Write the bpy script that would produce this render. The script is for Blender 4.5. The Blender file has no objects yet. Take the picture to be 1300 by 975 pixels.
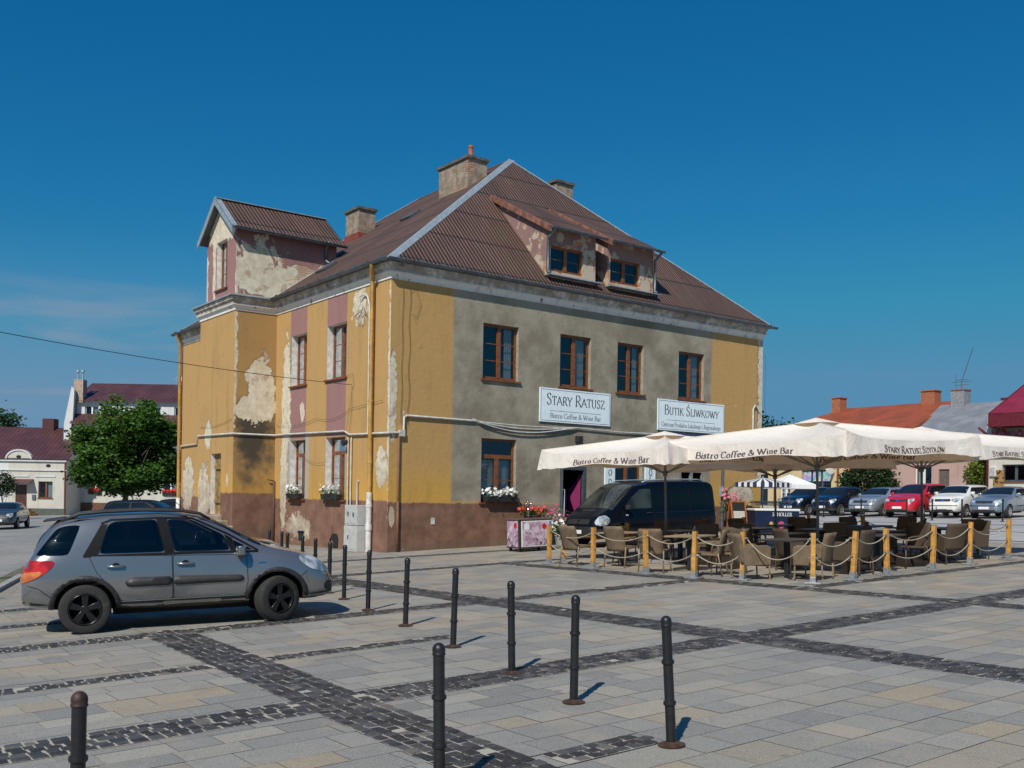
import bpy, bmesh, math, random
from mathutils import Vector, Matrix
from mathutils.geometry import delaunay_2d_cdt
from mathutils.bvhtree import BVHTree

R = random.Random(7)
RAD = math.radians
scene = bpy.context.scene
COL = scene.collection

# ---------------------------------------------------------------- terrain height
GX, GY = .0336, -.0104
def gz(x, y):
    x = max(-60., min(48., x)); y = max(-50., min(105., y))
    return GX * x + GY * y

YAW = .649
CAM = Vector((-14.6445, -25.2122, 1.6302))
FW = Vector((math.sin(YAW), math.cos(YAW), 0)); RT = Vector((math.cos(YAW), -math.sin(YAW), 0))
def street(u, v, z=0.):
    """a point of the street that runs along the line of sight: u metres right of it, v metres on"""
    p = CAM + RT * u + FW * v
    return Vector((p.x, p.y, z))

# ---------------------------------------------------------------- shader helpers
class SN:
    def __init__(s, nt):
        s.nt = nt; s.n = nt.nodes; s.l = nt.links
        s._tc = None
    def node(s, t, **kw):
        n = s.n.new(t)
        for k, v in kw.items(): setattr(n, k, v)
        return n
    def put(s, sock, v):
        if v is None: return
        if isinstance(v, bpy.types.NodeSocket): s.l.new(v, sock)
        elif isinstance(v, (tuple, list)):
            v = tuple(v)
            if sock.type == 'RGBA' and len(v) == 3: v = v + (1,)
            sock.default_value = v
        else:
            if sock.type == 'RGBA': v = (v, v, v, 1)
            elif sock.type == 'VECTOR': v = (v, v, v)
            sock.default_value = v
    @property
    def obj(s):
        if s._tc is None: s._tc = s.node('ShaderNodeTexCoord')
        return s._tc.outputs['Object']
    def xyz(s, vec=None):
        n = s.node('ShaderNodeSeparateXYZ'); s.put(n.inputs[0], vec or s.obj)
        return n.outputs[0], n.outputs[1], n.outputs[2]
    def comb(s, x, y, z):
        n = s.node('ShaderNodeCombineXYZ')
        for i, v in enumerate((x, y, z)): s.put(n.inputs[i], v)
        return n.outputs[0]
    def m(s, op, a, b=None, c=None, clamp=False):
        n = s.node('ShaderNodeMath', operation=op, use_clamp=clamp)
        s.put(n.inputs[0], a); s.put(n.inputs[1], b); s.put(n.inputs[2], c)
        return n.outputs[0]
    def add(s, a, b): return s.m('ADD', a, b)
    def sub(s, a, b): return s.m('SUBTRACT', a, b)
    def mul(s, a, b): return s.m('MULTIPLY', a, b)
    def mx(s, a, b): return s.m('MAXIMUM', a, b)
    def mn(s, a, b): return s.m('MINIMUM', a, b)
    def step(s, a, lo, hi):
        n = s.node('ShaderNodeMapRange', interpolation_type='SMOOTHSTEP')
        s.put(n.inputs[0], a); s.put(n.inputs[1], lo); s.put(n.inputs[2], hi)
        return n.outputs[0]
    def rng(s, a, lo, hi, o0, o1):
        n = s.node('ShaderNodeMapRange')
        for i, v in enumerate((a, lo, hi, o0, o1)): s.put(n.inputs[i], v)
        return n.outputs[0]
    def noise(s, scale, detail=4, rough=.55, vec=None, dist=0.):
        n = s.node('ShaderNodeTexNoise')
        s.put(n.inputs['Vector'], vec or s.obj); n.inputs['Scale'].default_value = scale
        n.inputs['Detail'].default_value = detail; n.inputs['Roughness'].default_value = rough
        n.inputs['Distortion'].default_value = dist
        return n.outputs[0]
    def voro(s, scale, feature='F1', vec=None, out=0):
        n = s.node('ShaderNodeTexVoronoi', feature=feature)
        s.put(n.inputs['Vector'], vec or s.obj); n.inputs['Scale'].default_value = scale
        return n.outputs[out]
    def mix(s, f, a, b, blend='MIX'):
        n = s.node('ShaderNodeMix', data_type='RGBA', blend_type=blend)
        s.put(n.inputs[0], f); s.put(n.inputs[6], a); s.put(n.inputs[7], b)
        return n.outputs[2]
    def scale(s, vec, sx, sy, sz):
        n = s.node('ShaderNodeVectorMath', operation='MULTIPLY')
        s.put(n.inputs[0], vec or s.obj); n.inputs[1].default_value = (sx, sy, sz)
        return n.outputs[0]
    def bump(s, h, strength=.3, dist=.02, normal=None):
        n = s.node('ShaderNodeBump'); n.inputs['Strength'].default_value = strength
        n.inputs['Distance'].default_value = dist; s.put(n.inputs['Height'], h)
        if normal is not None: s.put(n.inputs['Normal'], normal)
        return n.outputs[0]
    def brick(s, vec, w, h, mortar=.01, off=.5):
        n = s.node('ShaderNodeTexBrick', offset=off)
        s.put(n.inputs['Vector'], vec); n.inputs['Scale'].default_value = 1
        n.inputs['Brick Width'].default_value = w; n.inputs['Row Height'].default_value = h
        n.inputs['Mortar Size'].default_value = mortar
        n.inputs['Color1'].default_value = (0, 0, 0, 1); n.inputs['Color2'].default_value = (1, 1, 1, 1)
        n.inputs['Mortar'].default_value = (.5, .5, .5, 1)
        return n.outputs[0], n.outputs[1]
    def attr(s, name='Col'):
        n = s.node('ShaderNodeAttribute', attribute_name=name); return n.outputs[0]

MATS = {}
def mat(name, fn):
    if name in MATS: return MATS[name]
    m = bpy.data.materials.new(name); m.use_nodes = True
    nt = m.node_tree; s = SN(nt)
    p = nt.nodes.get('Principled BSDF')
    d = fn(s) or {}
    for k, v in d.items():
        if k == 'surface':
            s.l.new(v, nt.nodes['Material Output'].inputs[0])
        else: s.put(p.inputs[k], v)
    MATS[name] = m
    return m

def plain(name, c, rough=.6, metal=0., var=.18, vs=6., bump=0., bs=60., dirt=None, spec=None, coat=0.):
    """a colour broken up by noise, with a fine bump"""
    def fn(s):
        n = s.noise(vs, 5)
        a = tuple(x * (1 - var) for x in c); b = tuple(min(1, x * (1 + var)) for x in c)
        col = s.mix(s.step(n, .3, .7), a, b)
        if dirt:
            col = s.mix(s.mul(s.step(s.noise(vs * .6, 8, .65), .5, .72), dirt[1]), col, dirt[0])
        d = {'Base Color': col, 'Roughness': s.rng(n, 0, 1, max(.02, rough - .08), min(1, rough + .08)), 'Metallic': metal}
        if bump: d['Normal'] = s.bump(s.noise(bs, 4), bump, .01)
        if spec is not None: d['Specular IOR Level'] = spec
        if coat: d['Coat Weight'] = coat; d['Coat Roughness'] = .05
        return d
    return mat(name, fn)

# ---------------------------------------------------------------- mesh builder
class MB:
    def __init__(s): s.v = []; s.f = []; s.mi = []; s.cur = 0; s.cols = []; s.col = None
    def add(s, vs, fs):
        o = len(s.v); s.v += [tuple(v) for v in vs]
        for f in fs:
            s.f.append(tuple(i + o for i in f)); s.mi.append(s.cur); s.cols.append(s.col)
        return s
    def use(s, i): s.cur = i; return s
    def quad(s, a, b, c, d): return s.add([a, b, c, d], [(0, 1, 2, 3)])
    def poly(s, pts): return s.add(pts, [tuple(range(len(pts)))])
    def box(s, x0, x1, y0, y1, z0, z1):
        return s.add([(x0,y0,z0),(x1,y0,z0),(x1,y1,z0),(x0,y1,z0),(x0,y0,z1),(x1,y0,z1),(x1,y1,z1),(x0,y1,z1)],
                     [(0,3,2,1),(4,5,6,7),(0,1,5,4),(1,2,6,5),(2,3,7,6),(3,0,4,7)])
    def fbox(s, O, U, V, W):
        """box from a corner and three edge vectors"""
        O, U, V, W = map(Vector, (O, U, V, W))
        p = [O, O+U, O+U+V, O+V, O+W, O+U+W, O+U+V+W, O+V+W]
        fs = [(0,3,2,1),(4,5,6,7),(0,1,5,4),(1,2,6,5),(2,3,7,6),(3,0,4,7)]
        if U.cross(V).dot(W) < 0: fs = [tuple(reversed(f)) for f in fs]
        return s.add(p, fs)
    def bar(s, p0, p1, w, h, up=(0, 0, 1)):
        p0, p1 = Vector(p0), Vector(p1); d = (p1 - p0); t = d.normalized(); up = Vector(up)
        sd = t.cross(up)
        if sd.length < 1e-4: sd = t.cross(Vector((1, 0, 0)))
        sd.normalize(); u2 = sd.cross(t)
        return s.fbox(p0 - sd * w / 2 - u2 * h / 2, d, sd * w, u2 * h)
    def ring(s, c, t, r, n, up=None):
        t = Vector(t).normalized(); a = t.cross(Vector((0, 0, 1)) if abs(t.z) < .95 else Vector((1, 0, 0))).normalized(); b = t.cross(a)
        return [Vector(c) + (a * math.cos(6.28318 * i / n) + b * math.sin(6.28318 * i / n)) * r for i in range(n)]
    def cyl(s, p0, p1, r0, r1=None, n=12, caps=True):
        r1 = r0 if r1 is None else r1; p0, p1 = Vector(p0), Vector(p1); t = p1 - p0
        vs = s.ring(p0, t, r0, n) + s.ring(p1, t, r1, n)
        fs = [(i, (i+1) % n, n + (i+1) % n, n + i) for i in range(n)]
        if caps: fs += [tuple(reversed(range(n))), tuple(range(n, 2*n))]
        return s.add(vs, fs)
    def tube(s, pts, r, n=8, caps=True):
        pts = [Vector(p) for p in pts]; k = len(pts)
        rr = r if isinstance(r, (list, tuple)) else [r] * k
        vs = []; a = None
        for i in range(k):
            t = (pts[min(i+1, k-1)] - pts[max(i-1, 0)]).normalized()
            if a is None:
                a = t.cross(Vector((0, 0, 1)) if abs(t.z) < .9 else Vector((1, 0, 0))).normalized()
            else:
                a = (a - t * a.dot(t)); a.normalize()
            b = t.cross(a)
            vs += [pts[i] + (a * math.cos(6.28318*j/n) + b * math.sin(6.28318*j/n)) * rr[i] for j in range(n)]
        fs = []
        for i in range(k-1):
            for j in range(n):
                fs.append((i*n+j, i*n+(j+1) % n, (i+1)*n+(j+1) % n, (i+1)*n+j))
        if caps: fs += [tuple(reversed(range(n))), tuple(range((k-1)*n, k*n))]
        return s.add(vs, fs)
    def lathe(s, prof, n=16, c=(0, 0, 0), axis='z'):
        vs = []; k = len(prof); c = Vector(c)
        for r, z in prof:
            for j in range(n):
                a = 6.28318 * j / n; x, y = r * math.cos(a), r * math.sin(a)
                p = (x, y, z) if axis == 'z' else (x, -z, y) if axis == 'y' else (z, x, y)
                vs.append(c + Vector(p))
        fs = [(i*n+j, i*n+(j+1) % n, (i+1)*n+(j+1) % n, (i+1)*n+j) for i in range(k-1) for j in range(n)]
        return s.add(vs, fs)
    def prism(s, pts, d):
        """flat polygon of 3-D points pushed along vector d"""
        pts = [Vector(p) for p in pts]; d = Vector(d); n = len(pts)
        vs = pts + [p + d for p in pts]
        fs = [tuple(reversed(range(n))), tuple(range(n, 2*n))] + [(i, (i+1) % n, n + (i+1) % n, n + i) for i in range(n)]
        return s.add(vs, fs)
    def build(s, name, mats, parent=None, smooth=None, bevel=0., loc=None, fixn=False, seg=2):
        me = bpy.data.meshes.new(name); me.from_pydata(s.v, [], s.f)
        if not isinstance(mats, (list, tuple)): mats = [mats]
        for m in mats: me.materials.append(m)
        if len(mats) > 1: me.polygons.foreach_set('material_index', s.mi)
        if any(c is not None for c in s.cols):
            at = me.color_attributes.new('Col', 'FLOAT_COLOR', 'CORNER')
            buf = []
            for f, c in zip(s.f, s.cols): buf += list((c or (1, 1, 1)) + (1,)) * len(f)
            at.data.foreach_set('color', buf)
        if fixn:
            b = bmesh.new(); b.from_mesh(me); bmesh.ops.recalc_face_normals(b, faces=b.faces); b.to_mesh(me); b.free()
        me.update()
        if smooth:
            me.polygons.foreach_set('use_smooth', [True] * len(me.polygons))
            if smooth is not True: me.set_sharp_from_angle(angle=RAD(smooth))
        o = bpy.data.objects.new(name, me); COL.objects.link(o)
        if parent is not None: o.parent = parent
        if loc is not None: o.location = loc
        if bevel:
            md = o.modifiers.new('edges', 'BEVEL'); md.width = bevel; md.segments = seg; md.limit_method = 'ANGLE'; md.angle_limit = RAD(40)
        return o

def tag(o, label=None, cat=None, group=None, kind=None):
    if label: o['label'] = label
    if cat: o['category'] = cat
    if group: o['group'] = group
    if kind: o['kind'] = kind
    return o
def thing(name, label, cat, loc=(0, 0, 0), rz=0., group=None):
    o = bpy.data.objects.new(name, None); COL.objects.link(o); o.empty_display_size = .2
    o.location = loc; o.rotation_euler = (0, 0, rz)
    return tag(o, label, cat, group)
def lean(o, k=1.):
    """stand square to the sloping square"""
    n = Vector((-GX * k, -GY * k, 1)).normalized()
    q = Vector((0, 0, 1)).rotation_difference(n)
    o.rotation_euler = (q.to_matrix() @ Matrix.Rotation(o.rotation_euler.z, 3, 'Z')).to_euler()
def dup(root, loc, rz, label=None, group=None):
    r = root.copy(); COL.objects.link(r); r.location = loc; r.rotation_euler = (0, 0, rz)
    if label: r['label'] = label
    if group: r['group'] = group
    for ch in list(root.children):
        c = ch.copy(); COL.objects.link(c); c.parent = r
        for g in list(ch.children):
            d = g.copy(); COL.objects.link(d); d.parent = c
    return r

# ---------------------------------------------------------------- lettering: a broad-nib book hand
GL = {
 'A': (.74, [[(0,0),(.36,1)],[(.36,1),(.74,0)],[(.14,.36),(.6,.36)]], [(0,0),(.74,0)]),
 'B': (.62, [[(.12,0),(.12,1)],'c',[(.12,1),(.36,1),(.5,.87),(.5,.68),(.36,.54),(.12,.53)],'c',[(.12,.53),(.42,.53),(.6,.4),(.6,.16),(.42,0),(.12,0)]], []),
 'C': (.72, ['c',[(.68,.8),(.56,.96),(.4,1),(.16,.86),(.06,.5),(.16,.14),(.4,0),(.58,.04),(.7,.2)]], []),
 'D': (.76, [[(.12,0),(.12,1)],'c',[(.12,1),(.4,1),(.64,.85),(.72,.5),(.64,.15),(.4,0),(.12,0)]], []),
 'E': (.58, [[(.12,0),(.12,1)],[(.12,1),(.52,1),(.54,.84)],[(.12,.53),(.44,.53)],[(.12,0),(.54,0),(.58,.18)]], []),
 'F': (.54, [[(.12,0),(.12,1)],[(.12,1),(.52,1),(.54,.84)],[(.12,.53),(.44,.53)]], [(.12,0)]),
 'H': (.78, [[(.12,0),(.12,1)],[(.66,0),(.66,1)],[(.12,.53),(.66,.53)]], [(.12,0),(.66,0),(.12,1),(.66,1)]),
 'I': (.26, [[(.13,0),(.13,1)]], [(.13,0),(.13,1)]),
 'J': (.36, ['c',[(.22,1),(.22,.2),(.14,-.08),(.0,-.1)]], [(.22,1)]),
 'K': (.7, [[(.12,0),(.12,1)],[(.6,1),(.14,.48)],[(.26,.58),(.7,0)]], [(.12,0),(.12,1),(.6,1),(.68,0)]),
 'L': (.56, [[(.12,0),(.12,1)],[(.12,0),(.52,0),(.56,.2)]], [(.12,1)]),
 'N': (.78, [[(.12,0),(.12,1)],[(.1,1),(.68,0)],[(.68,0),(.68,1)]], [(.12,0),(.12,1),(.68,1)]),
 'O': (.8, ['c',[(.4,1),(.16,.86),(.06,.5),(.16,.14),(.4,0),(.64,.14),(.74,.5),(.64,.86),(.4,1)]], []),
 'P': (.58, [[(.12,0),(.12,1)],'c',[(.12,1),(.38,1),(.54,.86),(.54,.62),(.38,.46),(.12,.46)]], [(.12,0)]),
 'R': (.66, [[(.12,0),(.12,1)],'c',[(.12,1),(.36,1),(.52,.87),(.52,.64),(.38,.5),(.12,.5)],[(.3,.5),(.68,0)]], [(.12,0),(.66,0)]),
 'S': (.52, ['c',[(.44,.84),(.38,.97),(.24,1),(.1,.9),(.1,.68),(.28,.53),(.44,.38),(.46,.14),(.3,0),(.14,.02),(.05,.2)]], []),
 'T': (.64, [[(.32,0),(.32,1)],[(0,.84),(.03,1),(.61,1),(.64,.84)]], [(.32,0)]),
 'U': (.74, ['c',[(.12,1),(.12,.3),(.22,.05),(.4,0),(.56,.08),(.62,.3),(.62,1)]], [(.12,1),(.62,1)]),
 'W': (1.0, [[(0,1),(.27,0)],[(.27,0),(.5,.94)],[(.44,1),(.72,0)],[(.72,0),(1,1)]], [(.02,1),(.98,1)]),
 'Y': (.66, [[(0,1),(.33,.48)],[(.33,.48),(.66,1)],[(.33,.48),(.33,0)]], [(.02,1),(.64,1),(.33,0)]),
 'Z': (.62, [[(.05,.84),(.07,1),(.56,1)],[(.56,1),(.04,0)],[(.04,0),(.58,0),(.6,.17)]], []),
 'a': (.44, ['c',[(.08,.5),(.14,.6),(.24,.62),(.33,.54),(.34,.1),(.42,.0)],'c',[(.33,.36),(.16,.3),(.06,.16),(.1,.02),(.2,0),(.33,.12)]], []),
 'c': (.42, ['c',[(.38,.5),(.3,.61),(.2,.6),(.08,.45),(.06,.25),(.14,.06),(.26,0),(.4,.1)]], []),
 'd': (.5, [[(.38,0),(.38,1.02)],'c',[(.38,.5),(.25,.61),(.1,.48),(.05,.26),(.12,.05),(.24,0),(.38,.12)]], [(.42,0)]),
 'e': (.42, ['c',[(.08,.34),(.37,.36),(.34,.55),(.22,.62),(.1,.5),(.05,.28),(.12,.07),(.24,0),(.39,.1)]], []),
 'f': (.3, ['c',[(.13,0),(.13,.75),(.2,.97),(.32,1.02),(.38,.94)],[(.03,.58),(.28,.58)]], [(.13,0)]),
 'g': (.46, ['c',[(.22,.62),(.1,.52),(.1,.36),(.2,.26),(.32,.34),(.34,.5),(.22,.62)],'c',[(.18,.26),(.1,.16),(.2,.08),(.36,.02),(.36,-.18),(.2,-.28),(.06,-.2),(.1,-.04),(.2,.06)],[(.3,.58),(.44,.6)]], []),
 'i': (.22, [[(.11,0),(.11,.6)],[(.1,.82),(.13,.88)]], [(.11,0)]),
 'k': (.5, [[(.1,0),(.1,1.02)],[(.4,.6),(.12,.28)],[(.2,.36),(.48,0)]], [(.1,0)]),
 'l': (.22, [[(.11,0),(.11,1.02)]], [(.11,0)]),
 'm': (.78, [[(.1,0),(.1,.6)],'c',[(.1,.48),(.24,.61),(.36,.5),(.37,0)],'c',[(.37,.48),(.52,.61),(.64,.5),(.65,0)]], [(.1,0),(.37,0),(.66,0)]),
 'n': (.52, [[(.1,0),(.1,.6)],'c',[(.1,.48),(.26,.61),(.38,.5),(.39,0)]], [(.1,0),(.4,0)]),
 'o': (.5, ['c',[(.25,.62),(.1,.52),(.05,.3),(.1,.1),(.25,0),(.4,.1),(.45,.3),(.4,.52),(.25,.62)]], []),
 'r': (.36, [[(.1,0),(.1,.6)],'c',[(.1,.44),(.2,.6),(.33,.58)]], [(.1,0)]),
 's': (.36, ['c',[(.3,.5),(.24,.61),(.13,.61),(.07,.5),(.12,.38),(.26,.26),(.3,.12),(.2,0),(.1,.01),(.04,.12)]], []),
 't': (.32, ['c',[(.12,.78),(.12,.16),(.18,.01),(.31,.07)],[(.02,.58),(.28,.58)]], []),
 'u': (.52, ['c',[(.1,.6),(.1,.16),(.2,0),(.39,.14)],[(.39,.6),(.39,0)]], [(.43,0)]),
 '&': (.8, ['c',[(.74,.5),(.56,.1),(.3,0),(.1,.12),(.12,.36),(.4,.6),(.46,.84),(.34,1),(.22,.86),(.3,.6),(.74,0)]], []),
 '9': (.5, ['c',[(.4,.72),(.32,.5),(.18,.48),(.08,.66),(.14,.92),(.28,1),(.4,.86),(.42,.6),(.32,.2),(.12,0)]], []),
}
def _smooth(p, n=5):
    out = []
    for i in range(len(p) - 1):
        a = p[max(i-1, 0)]; b = p[i]; c = p[i+1]; d = p[min(i+2, len(p)-1)]
        for k in range(n):
            t = k / n
            out.append(tuple(.5 * ((2*b[j]) + (-a[j]+c[j])*t + (2*a[j]-5*b[j]+4*c[j]-d[j])*t*t + (-a[j]+3*b[j]-3*c[j]+d[j])*t**3) for j in (0, 1)))
    return out + [p[-1]]
def letters(text, smallcaps=False, w=.15):
    """list of 2-D quads and the total width, cap height 1"""
    quads = []; x = 0.
    first = True
    for ch in text:
        if ch == ' ': x += .3 if not smallcaps else .34; first = True; continue
        base = {'Ś': 'S', 'Ó': 'O', 'Ł': 'L', 'Ö': 'O'}.get(ch, ch)
        wd, strokes, ser = GL[base]
        k = 1. if (first or not smallcaps) else .76
        first = False
        def seg(p, q, ww):
            dx, dy = q[0]-p[0], q[1]-p[1]; L = math.hypot(dx, dy)
            if L < 1e-5: return
            an = math.atan2(dy, dx)
            t = ww * max(.40, abs(math.sin(an - .3))) / 2
            nx, ny = -dy/L*t, dx/L*t; ex, ey = dx/L*.012, dy/L*.012
            quads.append([(x + k*a, k*b) for a, b in ((p[0]-nx-ex, p[1]-ny-ey), (q[0]-nx+ex, q[1]-ny+ey), (q[0]+nx+ex, q[1]+ny+ey), (p[0]+nx-ex, p[1]+ny-ey))])
        cv = False
        for st in strokes:
            if st == 'c': cv = True; continue
            pts = _smooth(st) if cv else st
            cv = False
            for p, q in zip(pts, pts[1:]): seg(p, q, w / (k ** .5))
        for (a, b) in ser: seg((a - .1, b), (a + .1, b), w * .9)
        if ch == 'Ś' or ch == 'Ó': seg((wd*.45, 1.1), (wd*.45 + .16, 1.28), w * 1.2)
        if ch == 'Ł': seg((-.02, .38), (.34, .6), w * 1.1)
        if ch == 'Ö': seg((.22, 1.12), (.3, 1.2), w); seg((.5, 1.12), (.58, 1.2), w)
        x += (wd + .1) * k
    return quads, x - .1
def write(mb, text, fn, cap, u0=0., v0=0., center=True, smallcaps=False, w=.15, stretch=1., width=None):
    """draw text through fn(u, v) -> point"""
    qs, tw = letters(text, smallcaps, w)
    if width: stretch = width / (tw * cap)
    for i, q in enumerate(qs):
        pts = []
        for a, b in q:
            u = (a - (tw/2 if center else 0)) * cap * stretch + u0
            pts.append(fn(u, v0 + b * cap, (i % 7) * 1e-4))
        mb.poly(pts)
# ================================================================ camera, light, sky
cam = bpy.data.cameras.new('camera'); co = bpy.data.objects.new('camera', cam); COL.objects.link(co)
co.location = CAM
cam.sensor_width = 36; cam.lens = 35.32; cam.shift_y = .1117; cam.clip_end = 3000; cam.clip_start = .1
co.rotation_euler = (Matrix.Rotation(-YAW, 3, 'Z') @ Matrix.Rotation(math.pi/2, 3, 'X') @ Matrix.Rotation(.016, 3, 'Z')).to_euler()
scene.camera = co
SUN_EL = RAD(44.5); SH = Vector((.8406, .5417, 0))          # shadows fall along SH
sd = Vector((SH.x * math.cos(SUN_EL), SH.y * math.cos(SUN_EL), -math.sin(SUN_EL)))
sun = bpy.data.lights.new('sun', 'SUN'); so = bpy.data.objects.new('sun', sun); COL.objects.link(so)
sun.energy = 4.6; sun.angle = RAD(.53); sun.color = (1., .945, .86)
so.rotation_euler = sd.to_track_quat('-Z', 'Y').to_euler(); so.location = (-30, -30, 40)

w = bpy.data.worlds.new('World'); scene.world = w; w.use_nodes = True
s = SN(w.node_tree)
sky = s.node('ShaderNodeTexSky', sky_type='NISHITA')
sky.sun_disc = False; sky.sun_elevation = SUN_EL; sky.sun_rotation = math.atan2(-SH.x, -SH.y)
sky.air_density = 1.0; sky.dust_density = .25; sky.ozone_density = 3.2; sky.altitude = 250
bg = w.node_tree.nodes['Background']
tc = s.node('ShaderNodeTexCoord')
gx, gy, gzz = s.xyz(tc.outputs['Generated'])
ch = s.node('ShaderNodeSeparateColor'); s.put(ch.inputs[0], sky.outputs[0]); cc = s.node('ShaderNodeCombineColor')
vs_ = []
for i, (g_, k_) in enumerate(((2.15, .906), (.935, .643), (.60, .659))):
    vs_.append(s.mul(s.m('POWER', s.mul(ch.outputs[i], .085), g_), k_ / .085))
vb = s.mn(vs_[2], 5.15); vg = s.mn(s.mn(vs_[1], 3.1), s.mul(vb, .62)); vr = s.mn(vs_[0], s.mul(vg, .36))
for i, v_ in enumerate((vr, vg, vb)): s.put(cc.inputs[i], v_)
# thin cirrus low over the roofs on the left
cv = s.comb(s.mul(gx, 2.2), s.mul(gy, 2.2), s.mul(gzz, 16.))
cl = s.step(s.noise(1.7, 6, .55, cv, .4), .36, .72)
band = s.mul(s.step(gzz, .03, .09), s.sub(1., s.step(gzz, .12, .22)))
side = s.step(s.sub(gy, gx), .25, .62)
haze = s.mul(s.mul(side, s.step(gzz, .26, .05)), .26)
cl = s.mx(s.mul(s.mul(cl, band), s.mul(side, .95)), haze)
s.put(bg.inputs[0], s.mix(cl, cc.outputs[0], (3.3, 3.85, 4.9)))
bg.inputs[1].default_value = .085
scene.view_settings.view_transform = 'Standard'; scene.view_settings.look = 'None'
scene.view_settings.exposure = 0; scene.view_settings.gamma = 1
scene.render.engine = 'CYCLES'
scene.cycles.max_bounces = 8; scene.cycles.transparent_max_bounces = 12

# ================================================================ ground
def m_ground(s):
    b, _ = s.brick(s.scale(None, 1, 1, 1), .22, .14, .012)
    n = s.noise(.25, 6); n2 = s.noise(3., 6)
    c = s.mix(b, (.15, .15, .148), (.235, .23, .22))
    c = s.mix(s.step(n, .35, .7), c, s.mix(.6, c, (.3, .29, .265)))
    c = s.mix(s.mul(s.step(n2, .5, .75), .35), c, (.1, .1, .1))
    return {'Base Color': c, 'Roughness': .85, 'Normal': s.bump(b, .25, .01)}
M_ground = mat('road setts', m_ground)
def grid_sheet(name, x0, x1, y0, y1, n, dz, material, inside=None):
    mb = MB(); nx, ny = n
    for i in range(nx):
        for j in range(ny):
            xa, xb = x0 + (x1-x0)*i/nx, x0 + (x1-x0)*(i+1)/nx; ya, yb = y0 + (y1-y0)*j/ny, y0 + (y1-y0)*(j+1)/ny
            if inside and not inside((xa+xb)/2, (ya+yb)/2): continue
            mb.quad(*[(a, b, gz(a, b) + dz) for a, b in ((xa, ya), (xb, ya), (xb, yb), (xa, yb))])
    return tag(mb.build(name, material), kind='structure')
mb = MB()                                           # one sheet out to the horizon
xs = [-1500, -600, -200, -60, -50, -30, -15, 0, 15, 30, 48, 90, 200, 600, 1500]; ys = [-1500, -500, -120, -50, -30, -15, 0, 20, 50, 80, 105, 200, 500, 1500]
for a, b in zip(xs, xs[1:]):
    for c, d in zip(ys, ys[1:]):
        mb.quad(*[(p, q, gz(p, q)) for p, q in ((a, c), (b, c), (b, d), (a, d))])
tag(mb.build('ground', M_ground), kind='structure')

def curb_x(y): return -10.58 + (y + 2.75) * (5.44 / 15.94)
def m_joint(s):
    n = s.noise(40, 3)
    return {'Base Color': s.mix(n, (.28, .26, .215), (.44, .41, .34)), 'Roughness': .95}
M_joint = mat('jointing sand', m_joint)
# bedding of the square under slabs and setts
mb = MB()
for i in range(20):
    ya, yb = -27 + i * 2.2, -27 + (i + 1) * 2.2
    mb.quad(*[(a, b, gz(a, b) + .004) for a, b in ((max(-24, curb_x(ya)), ya), (13.9, ya), (13.9, yb), (max(-24, curb_x(yb)), yb))])
tag(mb.build('paving_bed', plain('pale joint', (.235, .22, .19), .95)), kind='structure')

# bands of basalt setts: (x0, x1, y0, y1, shear of x by y)
BANDS_X = [(-24, 13.8, -17.65, -17.1), (-24, -.42, -12.30, -11.88), (-24, -7.8, -15.0, -14.74), (-10.3, -9.5, -20.16, -19.86),
           (-24, -10.5, -9.92, -9.66), (-24, -4.85, -7.82, -7.46), (-4.85, 8, -6.1, -5.72), (-4.85, 9, -2.2, -1.85), (.05, 13.8, -14.62, -14.3)]
BANDS_Y = [(-10.8, -10.18, -27, -11.88, .055, -16.), (-5.5, -4.85, -27, -1.85, 0, 0), (-.42, .05, -27, -5.72, 0, 0), (9.0, 9.4, -27, -2, 0, 0)]
def in_band(x, y, g=0.):
    for a, b, c, d in BANDS_X:
        if a - g < x < b + g and c - g < y < d + g: return True
    for a, b, c, d, k, y0 in BANDS_Y:
        xx = x - k * (y - y0)
        if a - g < xx < b + g and c - g < y < d + g: return True
    return False
def m_slab(s):
    c = s.attr(); sp = s.noise(90, 3, .7); n = s.noise(2.2, 6, .6); st = s.noise(.45, 6, .62)
    c = s.mix(s.step(sp, .35, .7), s.mix(.35, c, (.06, .06, .06)), s.mix(.22, c, (.62, .6, .56)))
    c = s.mix(s.mul(s.step(n, .52, .74), .28), c, (.13, .12, .105)); c = s.mix(s.mul(s.step(s.noise(.9, 7, .65), .5, .7), .3), c, (.38, .35, .30)); c = s.mix(s.mul(s.step(s.voro(1.3), .07, .03), .5), c, (.07, .065, .06))
    c = s.mix(s.mul(s.step(st, .50, .68), .5), c, (.35, .285, .205)); c = s.mix(s.mul(s.step(s.noise(7, 6, .68), .52, .72), .3), c, s.mix(.5, c, (.09, .085, .08)))
    return {'Base Color': c, 'Roughness': s.rng(n, .3, .7, .62, .82), 'Normal': s.bump(sp, .3, .006)}
M_slab = mat('granite slabs', m_slab)
GREY = [(.235, .235, .23), (.265, .26, .25), (.285, .28, .265), (.22, .22, .222), (.31, .30, .28), (.255, .25, .235)]
BLUE = [(.205, .21, .218), (.235, .24, .243), (.185, .19, .198), (.25, .253, .253)]
TAN = [(.28, .25, .21), (.295, .255, .20), (.265, .24, .21), (.31, .262, .195), (.32, .29, .25)]
mb = MB()
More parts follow.
